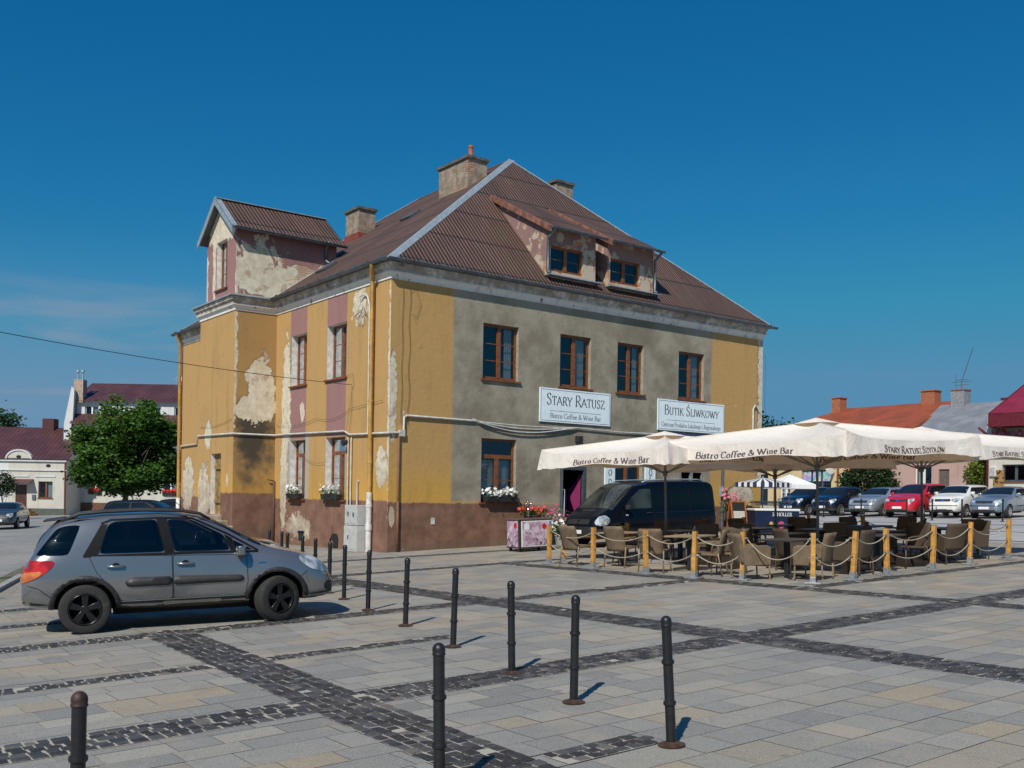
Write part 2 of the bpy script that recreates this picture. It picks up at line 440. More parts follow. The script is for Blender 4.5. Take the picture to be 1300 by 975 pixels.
# the cells of the square between the bands, each with its own cut of slabs
xe = [-24, -10.49, -5.18, -.19, 4.4, 9.2, 13.8]; ye = [-27, -22.3, -17.38, -12.09, -7.6, -3, .2, 6, 12]
def cell_mix(x, y):
    return .22 + .42 * max(0, math.sin(x * .53 + 1.1) * math.sin(y * .61 + .4)) + .16 * math.sin(x * .21 - y * .37)
y = -26.8; row = 0
while y < 12:
    h = R.choice([.30, .34, .38, .42]) if y < -4 else .5
    x = max(-23.5, curb_x(y) + .35) + R.random() * .3
    while x < 13.8:
        wd = R.choice([.34, .42, .50, .60, .72]) * (1 if y < -4 else 1.3)
        # clip against bands, slab by slab
        cells = [(x, y, x + wd, y + h)]
        for a, b, c, d in BANDS_X:
            nxt = []
            for (p, q, r_, t) in cells:
                if r_ <= a or p >= b or t <= c or q >= d: nxt.append((p, q, r_, t)); continue
                if q < c: nxt.append((p, q, r_, c))
                if t > d: nxt.append((p, d, r_, t))
                if p < a and min(t, d) - max(q, c) > .05: nxt.append((p, max(q, c), a, min(t, d)))
                if r_ > b and min(t, d) - max(q, c) > .05: nxt.append((b, max(q, c), r_, min(t, d)))
            cells = nxt
        for a, b, c, d, k, y0 in BANDS_Y:
            nxt = []
            for (p, q, r_, t) in cells:
                o = k * ((q + t) / 2 - y0); aa, bb = a + o, b + o
                if r_ <= aa or p >= bb or t <= c or q >= d: nxt.append((p, q, r_, t)); continue
                if p < aa: nxt.append((p, q, aa, t))
                if r_ > bb: nxt.append((bb, q, r_, t))
            cells = nxt
        for (p, q, r_, t) in cells:
            if r_ - p < .04 or t - q < .04: continue
            if p < 16.7 and r_ > -.1 and q > -.1 and t > -.1: continue          # under the building
            cx, cy = (p + r_) / 2, (q + t) / 2
            if in_band(cx, cy, .42): c_ = R.choice(BLUE if R.random() < .8 else GREY)
            else:
                z = R.random(); tm = cell_mix(cx, cy)
                c_ = R.choice(TAN) if z < tm else R.choice(BLUE) if z < tm + .22 else R.choice(GREY)
            k = .94 + R.random() * .12
            mb.col = (min(1, c_[0] * k * 1.14), c_[1] * k * 1.08, c_[2] * k * .95)
            g = .0035; zz = .010 + R.random() * .002
            mb.quad(*[(a, b, gz(a, b) + zz) for a, b in ((p+g, q+g), (r_-g, q+g), (r_-g, t-g), (p+g, t-g))])
        x += wd
    y += h; row += 1
tag(mb.build('paving_slabs', M_slab), kind='structure')

# setts, each a stone, bedded in pale sand
mb = MB()
for a, b, c, d, k, y0 in BANDS_Y:
    mb.quad(*[(p + k * (q - y0), q, gz(p + k * (q - y0), q) + .0125) for p, q in ((a, c), (b, c), (b, d), (a, d))])
for a, b, c, d in BANDS_X:
    mb.quad(*[(p, q, gz(p, q) + .0135) for p, q in ((max(a, curb_x(c) + .3), c), (b, c), (b, d), (max(a, curb_x(d) + .3), d))])
tag(mb.build('sett_bedding', M_joint), kind='structure')
def m_sett(s):
    c = s.attr(); n = s.noise(35, 5, .65)
    return {'Base Color': s.mix(s.mul(s.step(n, .5, .8), .4), c, (.16, .15, .14)), 'Roughness': s.rng(n, .3, .7, .42, .75), 'Normal': s.bump(n, .7, .012)}
M_sett = mat('basalt setts', m_sett)
mb = MB()
def sett(cx, cy, lx, ly):
    k = .026 + R.random() ** 1.6 * .06; w_ = R.random() * .006
    mb.col = (k + w_, k, k - w_ * .4)
    if R.random() < .05: mb.col = (.14, .125, .11)
    b, t = .5, .43
    z0, z1 = .006, .018 + R.random() * .006
    j = lambda: (R.random() - .5) * .016
    bt = [(cx + sx*lx*b, cy + sy*ly*b) for sx, sy in ((-1,-1),(1,-1),(1,1),(-1,1))]
    tp = [(cx + sx*lx*t + j(), cy + sy*ly*t + j()) for sx, sy in ((-1,-1),(1,-1),(1,1),(-1,1))]
    vs = [(a, c, gz(a, c) + z0 + .004) for a, c in bt] + [(a, c, gz(a, c) + z1 + (R.random()-.5)*.006) for a, c in tp]
    mb.add(vs, [(4,5,6,7),(0,1,5,4),(1,2,6,5),(2,3,7,6),(3,0,4,7)])
done = []
def fill(a, b, c, d, k=0., y0=0., alongx=True):
    n = max(2, round(((d - c) if alongx else (b - a)) / .102)); W = ((d - c) if alongx else (b - a)) / n
    p, e = (a, b) if alongx else (c, d)
    p = max(p, -16 if alongx else -22.5); e = min(e, 13)
    for i in range(n):
        q = p + R.random() * .1
        while q < e:
            L = .082 + R.random() * .06
            if alongx: cx, cy, lx, ly = q + L/2, c + (i + .5) * W, L - .013, W - .011
            else: cx, cy, lx, ly = a + (i + .5) * W, q + L/2, W - .011, L - .013
            q += L
            cx += k * (cy - y0); cy += (R.random() - .5) * .012; cx += (R.random() - .5) * .012
            if any(A < cx < B and C_ < cy < D_ for A, B, C_, D_ in done): continue
            if cx < curb_x(cy) + .3 or R.random() < .012: continue
            sett(cx, cy, lx, ly)
for a, b, c, d, k, y0 in BANDS_Y: fill(a, b, c, d, k, y0, False)
def near_y(x, y):
    for a, b, c, d, k, y0 in BANDS_Y:
        if a + k*(y-y0) - .01 < x < b + k*(y-y0) + .01 and c < y < d: return True
    return False
_s = sett
def sett(cx, cy, lx, ly):
    if not near_y(cx, cy): _s(cx, cy, lx, ly)
for a, b, c, d in BANDS_X: fill(a, b, c, d)
tag(mb.build('sett_bands', M_sett), kind='structure')

# kerb of the road on the left with a weedy gutter
M_kerb = plain('kerb stone', (.30, .30, .29), .8, bump=.2)
M_weed = plain('weedy gutter', (.12, .115, .06), .9, var=.5, vs=14)
mb = MB(); mg = MB()
for i in range(32):
    ya, yb = -16 + i * 1.6, -16 + (i + 1) * 1.6
    if yb > 20: break
    A = Vector((curb_x(ya), ya, gz(curb_x(ya), ya))); B = Vector((curb_x(yb), yb, gz(curb_x(yb), yb)))
    d = (B - A); n = Vector((-d.y, d.x, 0)).normalized()
    mb.fbox(A + Vector((0, 0, -.1)) - n * .02, d * .992, n * -.16, Vector((0, 0, .19)))
    mg.quad(*[p + Vector((0, 0, .012)) for p in (A + n * .01, A + n * .34, B + n * .34, B + n * .01)])
tag(mb.build('kerb', M_kerb, bevel=.015), kind='structure')
tag(mg.build('weed_strip', M_weed), kind='structure')

# parking strip beyond the terrace, pale slabs with darker courses
def m_park(s):
    b, f = s.brick(s.obj, .9, .45, .012); x, y, z = s.xyz()
    st = s.m('FRACT', s.mul(x, .2)); n = s.noise(.8, 6)
    c = s.mix(b, (.30, .30, .295), (.42, .41, .39))
    c = s.mix(s.step(st, .91, .93), c, (.07, .07, .07))
    c = s.mix(s.mul(s.step(n, .5, .7), .3), c, (.2, .19, .18))
    return {'Base Color': c, 'Roughness': .8}
grid_sheet('parking_area', 13.9, 37.5, -40, 22, (6, 10), .006, mat('parking slabs', m_park), lambda x, y: not (x < 17.2 and y > -.2))
def m_walk(s):
    b, f = s.brick(s.obj, .4, .4, .012)
    return {'Base Color': s.mix(b, (.30, .29, .28), (.38, .37, .35)), 'Roughness': .85}
mb = MB()
for i in range(14):
    ya, yb = -40 + i * 5, -35 + i * 5
    zz = [gz(37.5, ya), gz(42, ya), gz(42, yb), gz(37.5, yb)]
    mb.add([(37.5, ya, zz[0]), (42, ya, zz[1]), (42, yb, zz[2]), (37.5, yb, zz[3])] + [(37.5, ya, zz[0]+.12), (42, ya, zz[1]+.12), (42, yb, zz[2]+.12), (37.5, yb, zz[3]+.12)],
           [(4,5,6,7),(3,0,4,7),(0,1,5,4),(2,3,7,6)])
tag(mb.build('pavement', mat('pavement slabs', m_walk)), kind='structure')
# road surface up the street on the left: pale worn setts
def m_road(s):
    b, _ = s.brick(s.obj, .2, .12, .014); n = s.noise(.3, 6, .6)
    c = s.mix(b, (.17, .17, .165), (.27, .265, .25))
    c = s.mix(s.step(n, .4, .68), c, s.mix(.45, c, (.36, .35, .32)))
    return {'Base Color': c, 'Roughness': .8, 'Normal': s.bump(b, .3, .01)}
mb = MB()
ysr = [-26 + i * 6 for i in range(20)]
for ya, yb in zip(ysr, ysr[1:]):
    mb.quad(*[(a, b, gz(a, b) + .005) for a, b in ((curb_x(ya) - 30, ya), (curb_x(ya) - .02, ya), (curb_x(yb) - .02, yb), (curb_x(yb) - 30, yb))])
tag(mb.build('road', mat('worn road setts', m_road)), kind='structure')
# ================================================================ the old hall on the square
W_, L_, H_ = 16.58, 17.57, 8.2
TX, TY0, TY1 = -1.52, 7.88, 11.19
hall = thing('town_hall', 'weathered two-storey ochre and grey corner building with a brown hipped roof and a side tower', 'building')
YEL = (.46, .275, .098); YEL2 = (.53, .30, .062); BRN = (.205, .105, .066); MAU = (.30, .155, .145); GRY = (.225, .205, .155); CRM = (.56, .50, .38)
def blob(s, u, z, cu, cz, ru, rz, amp=.55, sc=2.2):
    """a flaked patch: 1 inside"""
    a = s.m('DIVIDE', s.sub(u, cu), ru); b = s.m('DIVIDE', s.sub(z, cz), rz)
    w_ = s.add(s.mul(s.sub(s.noise(sc, 3, .5), .5), amp * 2.6), s.mul(s.sub(s.noise(sc * 4.5, 5, .65), .5), amp * 1.3))
    d = s.add(s.m('SQRT', s.add(s.mul(a, a), s.mul(b, b))), w_)
    return s.step(d, 1.06, .94)
def rect(s, u, z, u0, u1, z0, z1, soft=.02, wob=0., sc=3.):
    if wob:
        k = s.mul(s.sub(s.noise(sc, 5), .5), wob); u = s.add(u, k); z = s.add(z, k)
    return s.mul(s.mul(s.step(u, u0 - soft, u0 + soft), s.step(u, u1 + soft, u1 - soft)), s.mul(s.step(z, z0 - soft, z0 + soft), s.step(z, z1 + soft, z1 - soft)))
def flake(s, col, mask):
    """bare cream undercoat, some of it down to brick"""
    n = s.noise(2.1, 6, .62); n2 = s.noise(4.5, 6, .6)
    bare = s.mix(s.step(n2, .35, .7), (.54, .475, .35), (.68, .62, .49))
    bare = s.mix(s.mul(s.step(n, .56, .64), .75), bare, (.36, .25, .185))
    bare = s.mix(s.mul(s.step(s.voro(3.2, 'DISTANCE_TO_EDGE'), .012, .004), .55), bare, (.20, .16, .12))
    z = s.xyz()[2]; bare = s.mix(s.mul(s.step(z, 3.2, .6), s.step(s.noise(1.7, 6, .65), .3, .6)), bare, (.33, .25, .185))
    hard = s.step(mask, .36, .64)
    rim = s.mul(s.mul(mask, s.sub(1., mask)), 3.2)  # edge darkened as a painted shadow line round the flaked plaster
    return s.mix(s.mul(rim, .6), s.mix(hard, col, bare), (.13, .09, .06))
def aged(s, c, k=.3, z=None):
    """rain streaks and dust"""
    st = s.noise(1., 6, .6, s.scale(None, 2.4, 2.4, .35)); n = s.noise(.7, 6, .6); f = s.noise(9, 5, .65)
    c = s.mix(s.mul(s.step(st, .5, .72), k), c, s.mix(.62, c, (.05, .04, .03)))
    c = s.mix(s.mul(s.step(n, .48, .7), k * .8), c, s.mix(.5, c, (.14, .1, .06)))
    c = s.mix(s.mul(s.step(f, .55, .75), .3), c, s.mix(.35, c, (.65, .6, .5)))
    return s.mix(s.mul(s.step(s.noise(4.2, 7, .7), .60, .68), .5), c, s.mix(.6, c, (.10, .075, .045)))
def wall_bump(s, mask=None, k=.35):
    h = s.add(s.mul(s.noise(55, 4, .6), .5), s.noise(6, 4))
    if mask is not None: h = s.sub(h, s.mul(mask, 1.6))
    return s.bump(h, k, .018)
def m_front(s):
    x, y, z = s.xyz()
    c = s.mix(s.step(z, 2.9, 1.6), YEL, YEL2)
    n = s.noise(1.1, 7, .62); n2 = s.noise(4.5, 6, .6)
    g = s.mix(s.step(n, .36, .66), (.20, .172, .125), (.315, .28, .215))
    g = s.mix(s.mul(s.step(n2, .55, .75), .4), g, (.35, .325, .265))
    g = s.mix(s.mul(s.step(s.noise(26, 4, .7), .55, .75), .5), g, (.42, .39, .32)); g = s.mix(s.mul(s.step(s.noise(34, 4, .7), .58, .75), .5), g, (.09, .08, .06))
    g = s.mix(s.mul(s.step(z, 6.9, 8.), .35), g, (.31, .285, .225))
    g = s.mix(s.mul(rect(s, x, z, 9.0, 10.6, 6.9, 8.2, .35, .5, 1.5), .5), g, (.12, .10, .07))
    gm = rect(s, x, z, 2.17, 13.66, 1.5, 9.5, .09, .12, 4)
    c = s.mix(gm, aged(s, c, .22), g)
    br = s.step(s.add(z, s.mul(s.sub(s.noise(5, 4), .5), .14)), 1.48, 1.43)
    bcol = s.mix(s.step(s.noise(2.2, 6, .6), .3, .7), (.135, .068, .042), (.235, .125, .08))
    bcol = s.mix(s.mul(s.step(z, .45, .05), .5), bcol, (.12, .09, .07))
    c = s.mix(br, c, bcol)
    c = s.mix(s.mul(rect(s, x, z, 5.2, 6.45, 1.3, 1.75, .1, .5, 5), .55), c, (.38, .34, .28))
    m = blob(s, x, z, .12, 1.05, .1, .3, .3, 5)
    m = s.mx(m, blob(s, x, z, 15.4, 1.93, .75, .36, .2, 3))
    m = s.mx(m, s.mul(rect(s, x, z, 16.3, 16.7, 2.5, 8.2, .03, .5, 4), 1.))
    m = s.mx(m, blob(s, x, z, .1, 4.6, .14, 1.2, .7, 4))
    m = s.mx(m, s.mul(s.step(s.noise(3.1, 3), .735, .745), s.sub(1., gm)))
    return {'Base Color': flake(s, c, m), 'Roughness': .92, 'Normal': wall_bump(s, m, .7)}
def m_side(s):
    x, y, z = s.xyz()
    c = s.mix(s.step(z, 2.9, 1.6), YEL, YEL2)
    mv = s.mx(s.mx(rect(s, y, z, 2.68, 3.99, 3.5, 9, .02), rect(s, y, z, 5.46, 6.72, 3.5, 9, .02)), rect(s, y, z, 13.9, 15.3, 3.5, 9, .02))
    c = aged(s, s.mix(mv, c, MAU), .28)
    rim = s.mx(rect(s, y, z, 6.62, 6.86, 1.5, 3.72, .015), rect(s, y, z, 5.2, 5.48, 1.5, 3.72, .015))
    c = s.mix(rim, c, (.36, .34, .30))
    br = s.step(s.add(z, s.mul(s.sub(s.noise(5, 4), .5), .12)), 1.53, 1.47)
    c = s.mix(br, c, s.mix(s.step(s.noise(2.2, 6, .6), .3, .7), (.15, .075, .047), (.245, .13, .085)))
    m = blob(s, y, z, 7.02, 4.6, .36, 2.5, .5, 2.4)
    m = s.mx(m, blob(s, y, z, 7.15, 2.0, .28, 1.6, .55, 2.6))
    m = s.mx(m, blob(s, y, z, 5.9, .55, .9, .42, .9, 2.6))
    m = s.mx(m, blob(s, y, z, 5.75, 4.4, .2, .3, .6, 5)); m = s.mx(m, blob(s, y, z, .42, 2.5, .34, .62, .45, 3))
    m = s.mx(m, blob(s, y, z, 1.85, 7.45, .45, .55, 1.0, 4))
    m = s.mx(m, blob(s, y, z, .02, 4.9, .09, 3.2, .9, 5)); m = s.mx(m, blob(s, y, z, 16.6, 2.0, .7, 1.1, .5, 2.5))
    m = s.mx(m, blob(s, y, z, 13.2, 1.2, 1.5, .9, .6, 2.2))
    return {'Base Color': flake(s, c, m), 'Roughness': .92, 'Normal': wall_bump(s, m)}
def m_towerlow(s):
    x, y, z = s.xyz()
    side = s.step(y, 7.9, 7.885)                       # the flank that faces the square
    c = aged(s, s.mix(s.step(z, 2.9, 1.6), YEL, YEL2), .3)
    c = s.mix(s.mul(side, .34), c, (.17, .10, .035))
    soot = s.step(s.add(s.m('SQRT', s.add(s.m('POWER', s.m('DIVIDE', s.add(x, .75), .95), 2.), s.m('POWER', s.m('DIVIDE', s.sub(z, 3.6), 1.65), 2.))), s.mul(s.sub(s.noise(1.6, 7, .65), .5), 1.9)), 1.25, .35)
    c = s.mix(s.mul(s.mul(soot, side), .93), c, (.035, .032, .028))
    br = s.step(s.add(z, s.mul(s.sub(s.noise(5, 4), .5), .12)), 1.70, 1.63)
    c = s.mix(br, c, s.mix(s.step(s.noise(2.2, 6, .6), .3, .7), (.13, .066, .045), (.215, .115, .08)))
    c = s.mix(s.mul(s.mul(s.step(z, .8, .1), s.step(s.noise(1.5, 6), .35, .6)), .6), c, (.08, .06, .05))
    m = s.mul(side, s.mx(blob(s, x, z, -.55, 5.35, .55, 1.05, .5, 1.7), s.mul(blob(s, x, z, -.75, 4.55, .85, .5, .55, 2.), 1.)))
    m = s.mx(m, s.mul(side, blob(s, x, z, -1.52, 6.0, .1, 2.4, .8, 4)))
    fr = s.sub(1., side)
    m = s.mx(m, s.mul(fr, s.mx(blob(s, y, z, 10.25, 3.75, .32, .5, .35, 3), s.mx(blob(s, y, z, 10.65, 1.6, .75, 1.0, .5, 2.2), blob(s, y, z, 8.4, 2.1, .1, .26, .5, 6)))))
    return {'Base Color': flake(s, c, m), 'Roughness': .92, 'Normal': wall_bump(s, m)}
def m_towerup(s):
    x, y, z = s.xyz()
    side = s.step(y, 7.97, 7.96)
    c = aged(s, MAU, .3)
    c = s.mix(s.mul(s.step(z, 10.2, 10.85), .5), c, (.10, .05, .05))
    t = s.add(s.add(s.noise(1.15, 8, .66, None, .5), s.mul(s.sub(s.noise(6, 5, .65), .5), .10)), s.mul(s.step(z, 10.75, 9.0), .17))
    t = s.sub(t, s.mul(s.mul(s.step(x, -.2, .6), s.step(z, 9.6, 10.2)), .08))
    ms = s.mul(side, s.step(t, .535, .56))
    mf = s.mul(s.sub(1., side), s.mx(blob(s, y, z, 9.3, 11.2, 1.25, .95, .5, 2.), s.mx(rect(s, y, z, 9.88, 10.16, 8.5, 10.6, .03, .35, 3), s.mx(blob(s, y, z, 10.8, 9.0, .2, 1.3, .7, 3), blob(s, y, z, 7.9, 9.0, .14, 1.6, .8, 3)))))
    m = s.mx(ms, mf)
    b, f = s.brick(s.comb(s.add(x, y), z, 0.), .26, .085, .012)
    brk = s.mix(f, s.mix(b, (.26, .09, .045), (.42, .19, .09)), (.38, .33, .26))
    col = flake(s, c, m)
    bz = s.mul(s.mul(m, side), s.step(s.add(s.noise(1.8, 6, .7), s.mul(s.step(x, -.6, 1.2), .2)), .60, .66))
    col = s.mix(s.mul(bz, .75), col, brk)
    return {'Base Color': col, 'Roughness': .92, 'Normal': wall_bump(s, m, .5)}
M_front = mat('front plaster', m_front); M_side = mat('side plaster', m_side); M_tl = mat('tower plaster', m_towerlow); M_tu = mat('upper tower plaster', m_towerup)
M_jamb = plain('whitewashed jamb', (.62, .60, .56), .9, bump=.3); M_gjamb = plain('grey jamb', (.30, .27, .21), .9, bump=.3)
M_wood = plain('brown window timber', (.19, .065, .02), .45, var=.25, vs=8)
M_dark = plain('room darkness', (.012, .012, .013), .9); M_curt = plain('net curtain', (.50, .54, .55), .9, var=.04)
M_slatec = plain('slate grey metal', (.10, .115, .125), .5, .3, var=.2); M_zinc = plain('zinc flashing', (.34, .40, .44), .5, .35, var=.12)
M_cabb = plain('black cable', (.02, .02, .022), .6); M_white = plain('white conduit', (.52, .515, .49), .55, var=.15, dirt=((.30, .27, .22), .5))
def m_glass(s):
    lw = s.node('ShaderNodeLayerWeight'); lw.inputs[0].default_value = .25
    t = s.node('ShaderNodeBsdfTransparent'); t.inputs[0].default_value = (.62, .68, .70, 1)
    g = s.node('ShaderNodeBsdfGlossy'); g.inputs[0].default_value = (.9, .95, 1, 1); g.inputs['Roughness'].default_value = .015
    s.put(g.inputs['Normal'], s.bump(s.noise(1.3, 3), .16, .05))
    m = s.node('ShaderNodeMixShader'); s.put(m.inputs[0], s.add(s.mul(lw.outputs[0], .7), .06))
    s.l.new(t.outputs[0], m.inputs[1]); s.l.new(g.outputs[0], m.inputs[2])
    return {'surface': m.outputs[0]}
M_glass = mat('window glass', m_glass)

def wall_grid(mb, O, U, N, u0, u1, z0, z1, holes, depth, rev=1):
    O, U, N = Vector(O), Vector(U), Vector(N); Z = Vector((0, 0, 1))
    P = lambda u, z, d=0.: O + U * u + Z * z - N * d
    us = sorted({u0, u1} | {h[0] for h in holes} | {h[1] for h in holes}); zs = sorted({z0, z1} | {h[2] for h in holes} | {h[3] for h in holes})
    flip = U.cross(Z).dot(N) < 0
    def q(a, b, c, d): mb.quad(*((d, c, b, a) if flip else (a, b, c, d)))
    for a, b in zip(us, us[1:]):
        for c, d in zip(zs, zs[1:]):
            if any(h[0] <= (a+b)/2 <= h[1] and h[2] <= (c+d)/2 <= h[3] for h in holes): continue
            mb.use(0); q(P(a, c), P(b, c), P(b, d), P(a, d))
    mb.use(rev)
    for a, b, c, d in holes:
        e = depth
        q(P(a, c), P(a, c, e), P(a, d, e), P(a, d)); q(P(b, c, e), P(b, c), P(b, d), P(b, d, e))
        q(P(a, c), P(b, c), P(b, c, e), P(a, c, e)); q(P(a, d, e), P(b, d, e), P(b, d), P(a, d))
    mb.use(0)

def window(parent, O, U, N, u0, u1, z0, z1, depth, cols=2, bars=(1/3., 2/3.), transom=0., sill=True, curtain=.35, frame=M_wood, sillm=None, room=.3):
    """a timber casement set back in its opening; the pane and sill are its own pieces"""
    O, U, N = Vector(O), Vector(U), Vector(N); Z = Vector((0, 0, 1))
    P = lambda u, z, d: O + U * u + Z * z - N * d
    mb = MB(); d0 = depth - .02
    def b(a, c, e, f, th=.06, dd=0.): mb.fbox(P(a, e, d0 + dd), U * (c - a), N * -th, Z * (f - e))
    fw = .075
    b(u0 + .004, u0 + fw, z0, z1); b(u1 - fw, u1 - .004, z0, z1); b(u0 + fw, u1 - fw, z1 - fw, z1 - .004); b(u0 + fw, u1 - fw, z0 + .004, z0 + fw + .02)
    zt = z1 - fw
    if transom: b(u0 + fw, u1 - fw, z1 - transom - .06, z1 - transom + .06, .06); zt = z1 - transom - .06
    W = u1 - u0
    ms = [u0 + W * k / cols for k in range(1, cols)]
    for m_ in ms: b(m_ - .07, m_ + .07, z0 + fw, zt, .065, -.012)
    for k in bars:
        zz = z0 + fw + (zt - z0 - fw) * k
        b(u0 + fw, u1 - fw, zz - .012, zz + .012, .02, .018)
    # dark room behind
    mb.use(1); e = d0 + .62
    mb.quad(P(u0 - room, z0 - .2, e), P(u1 + room, z0 - .2, e), P(u1 + room, z1 + .2, e), P(u0 - room, z1 + .2, e))
    for a, c in ((u0 - room, u0 - room), (u1 + room, u1 + room)): mb.quad(P(a, z0 - .2, d0 + .08), P(a, z0 - .2, e), P(a, z1 + .2, e), P(a, z1 + .2, d0 + .08))
    mb.quad(P(u0 - room, z1 + .2, d0 + .08), P(u0 - room, z1 + .2, e), P(u1 + room, z1 + .2, e), P(u1 + room, z1 + .2, d0 + .08))
    mb.quad(P(u0 - room, z0 - .2, d0 + .08), P(u1 + room, z0 - .2, d0 + .08), P(u1 + room, z0 - .2, e), P(u0 - room, z0 - .2, e))
    if curtain:
        mb.use(2)
        lst = [(u0 + fw, u0 + fw + W * curtain[0]), (u1 - fw - W * curtain[1], u1 - fw)] if isinstance(curtain, tuple) else [(u1 - fw - W * curtain, u1 - fw)] if curtain > 0 else [(u0 + fw, u1 - fw)]
        z_top = zt if not transom else zt - .05
        for a, c in lst:
            n = 9
            for k in range(n):
                p, q = a + (c - a) * k / n, a + (c - a) * (k + 1) / n; dp, dq = .13 + .03 * (k % 2), .13 + .03 * ((k + 1) % 2)
                mb.quad(P(p, z0 + .05, d0 + dp), P(q, z0 + .05, d0 + dq), P(q, z_top, d0 + dq), P(p, z_top, d0 + dp))
    w_ = mb.build('window', [frame, M_dark, M_curt], parent, bevel=0)
    g = MB(); g.quad(P(u0 + fw, z0 + fw, d0 + .03), P(u1 - fw, z0 + fw, d0 + .03), P(u1 - fw, z1 - fw, d0 + .03), P(u0 + fw, z1 - fw, d0 + .03))
    g.build('pane', M_glass, w_)
    if sill:
        k = MB(); k.fbox(P(u0 - .08, z0 - .05, d0), U * (u1 - u0 + .16), N * (d0 + .07), Z * .05)
        k.build('sill', sillm or M_wood, w_)
    return w_

RU = [(3.27, 4.65), (6.36, 7.70), (8.91, 10.15), (11.91, 13.25)]
OX, UX, NX = (0, 0, 0), (1, 0, 0), (0, -1, 0)
OY, UY, NY = (0, 0, 0), (0, 1, 0), (-1, 0, 0)
holesR = [(a, b, 5.31, 7.03) for a, b in RU] + [(3.27, 4.62, 1.50, 3.475), (8.84, 10.15, 1.55, 3.45), (6.44, 7.56, .22, 2.72), (12.05, 13.35, .42, 2.8)]
LU = [(2.67, 3.99), (5.47, 6.64)]
holesL = [(a, b, 5.31, 7.03) for a, b in LU] + [(a, b, 1.50, 3.475) for a, b in LU]
mb = MB(); wall_grid(mb, OX, UX, NX, 0, W_, -1, H_, holesR, .16); mb.build('wall', [M_front, M_gjamb], hall)
mb = MB()
wall_grid(mb, OY, UY, NY, 0, TY0, -1, H_, holesL, .26)
mb.build('wall', [M_side, M_jamb], hall); mb = MB()
wall_grid(mb, OY, UY, NY, TY1, L_, -1, H_, [(14.0, 15.2, 5.31, 7.03)], .2)
mb.build('wall', [M_side, M_jamb], hall)
mb = MB(); mb.quad((W_, 0, -1), (W_, L_, -1), (W_, L_, H_), (W_, 0, H_)); mb.build('wall', M_side, hall); mb = MB(); mb.quad((W_, L_, -1), (0, L_, -1), (0, L_, H_), (W_, L_, H_))
mb.build('wall', M_side, hall)
for (a, b), cu in zip(RU, ((.0, .24), (.05, .34), (.0, .20), (.12, .30))): window(hall, OX, UX, NX, a, b, 5.31, 7.03, .15, curtain=cu)
window(hall, OX, UX, NX, 3.27, 4.62, 1.50, 3.475, .15, transom=.55, bars=(.48,), curtain=-1)
window(hall, OX, UX, NX, 8.84, 10.15, 1.55, 3.45, .15, transom=.55, bars=(.5,), curtain=0)
for a, b in LU: window(hall, OY, UY, NY, a, b, 5.31, 7.03, .24, curtain=.3)
window(hall, OY, UY, NY, 2.67, 3.99, 1.50, 3.475, .24, transom=.5, bars=(.45,), curtain=-1)
window(hall, OY, UY, NY, 5.47, 6.64, 1.50, 3.475, .24, transom=.5, bars=(.45,), curtain=-1)
window(hall, OY, UY, NY, 14.0, 15.2, 5.31, 7.03, .18, curtain=.3)
# tower
mb = MB()
wall_grid(mb, (TX, 0, 0), UY, NY, TY0, TY1, -1, H_ + .3, [(8.98, 9.95, .9, 3.05)], .22)
wall_grid(mb, (0, TY0, 0), UX, NX, TX, 0.02, -1, H_ + .3, [], .1)
mb.quad((0, TY1, -1), (TX, TY1, -1), (TX, TY1, H_), (0, TY1, H_))
mb.build('tower_wall', [M_tl, M_jamb], hall)
ya, yb, yr, ze, zr = 7.95, 10.74, 9.34, 10.86, 11.93
mb = MB()
wall_grid(mb, (TX + .04, 0, 0), UY, NY, ya, yb, 8.3, ze, [(8.78, 9.78, 8.85, 10.55)], .22)
mb.use(0).poly([(TX + .04, ya, ze), (TX + .04, yr, zr), (TX + .04, yb, ze)])
mb.quad((TX + .04, ya, 8.3), (2.3, ya, 8.3), (2.3, ya, ze), (TX + .04, ya, ze))
mb.quad((TX + .04, yb, 8.3), (TX + .04, yb, ze), (2.3, yb, ze), (2.3, yb, 8.3))
mb.poly([(2.3, ya, 8.3), (2.3, yb, 8.3), (2.3, yb, ze), (2.3, yr, zr), (2.3, ya, ze)])
up = mb.build('tower_wall', [M_tu, M_jamb], hall)
window(hall, (TX + .04, 0, 0), UY, NY, 8.78, 9.78, 8.85, 10.55, .2, curtain=.4)
# plank door of the tower
mb = MB()
for k in range(6): mb.box(TX + .16, TX + .20, 8.985 + k * .16, 9.135 + k * .16, .9, 3.04)
dr = mb.build('door', plain('ochre plank door', (.25, .16, .05), .7, var=.4, vs=5), hall)
for z in (1.3, 2.5): MB().box(TX + .10, TX + .16, 9.05, 9.85, z, z + .12).build('ledge', MATS['ochre plank door'], dr)
mb = MB(); mb.cyl((TX + .08, 9.1, 1.95), (TX + .16, 9.1, 1.95), .03); mb.build('handle', M_slatec, dr)

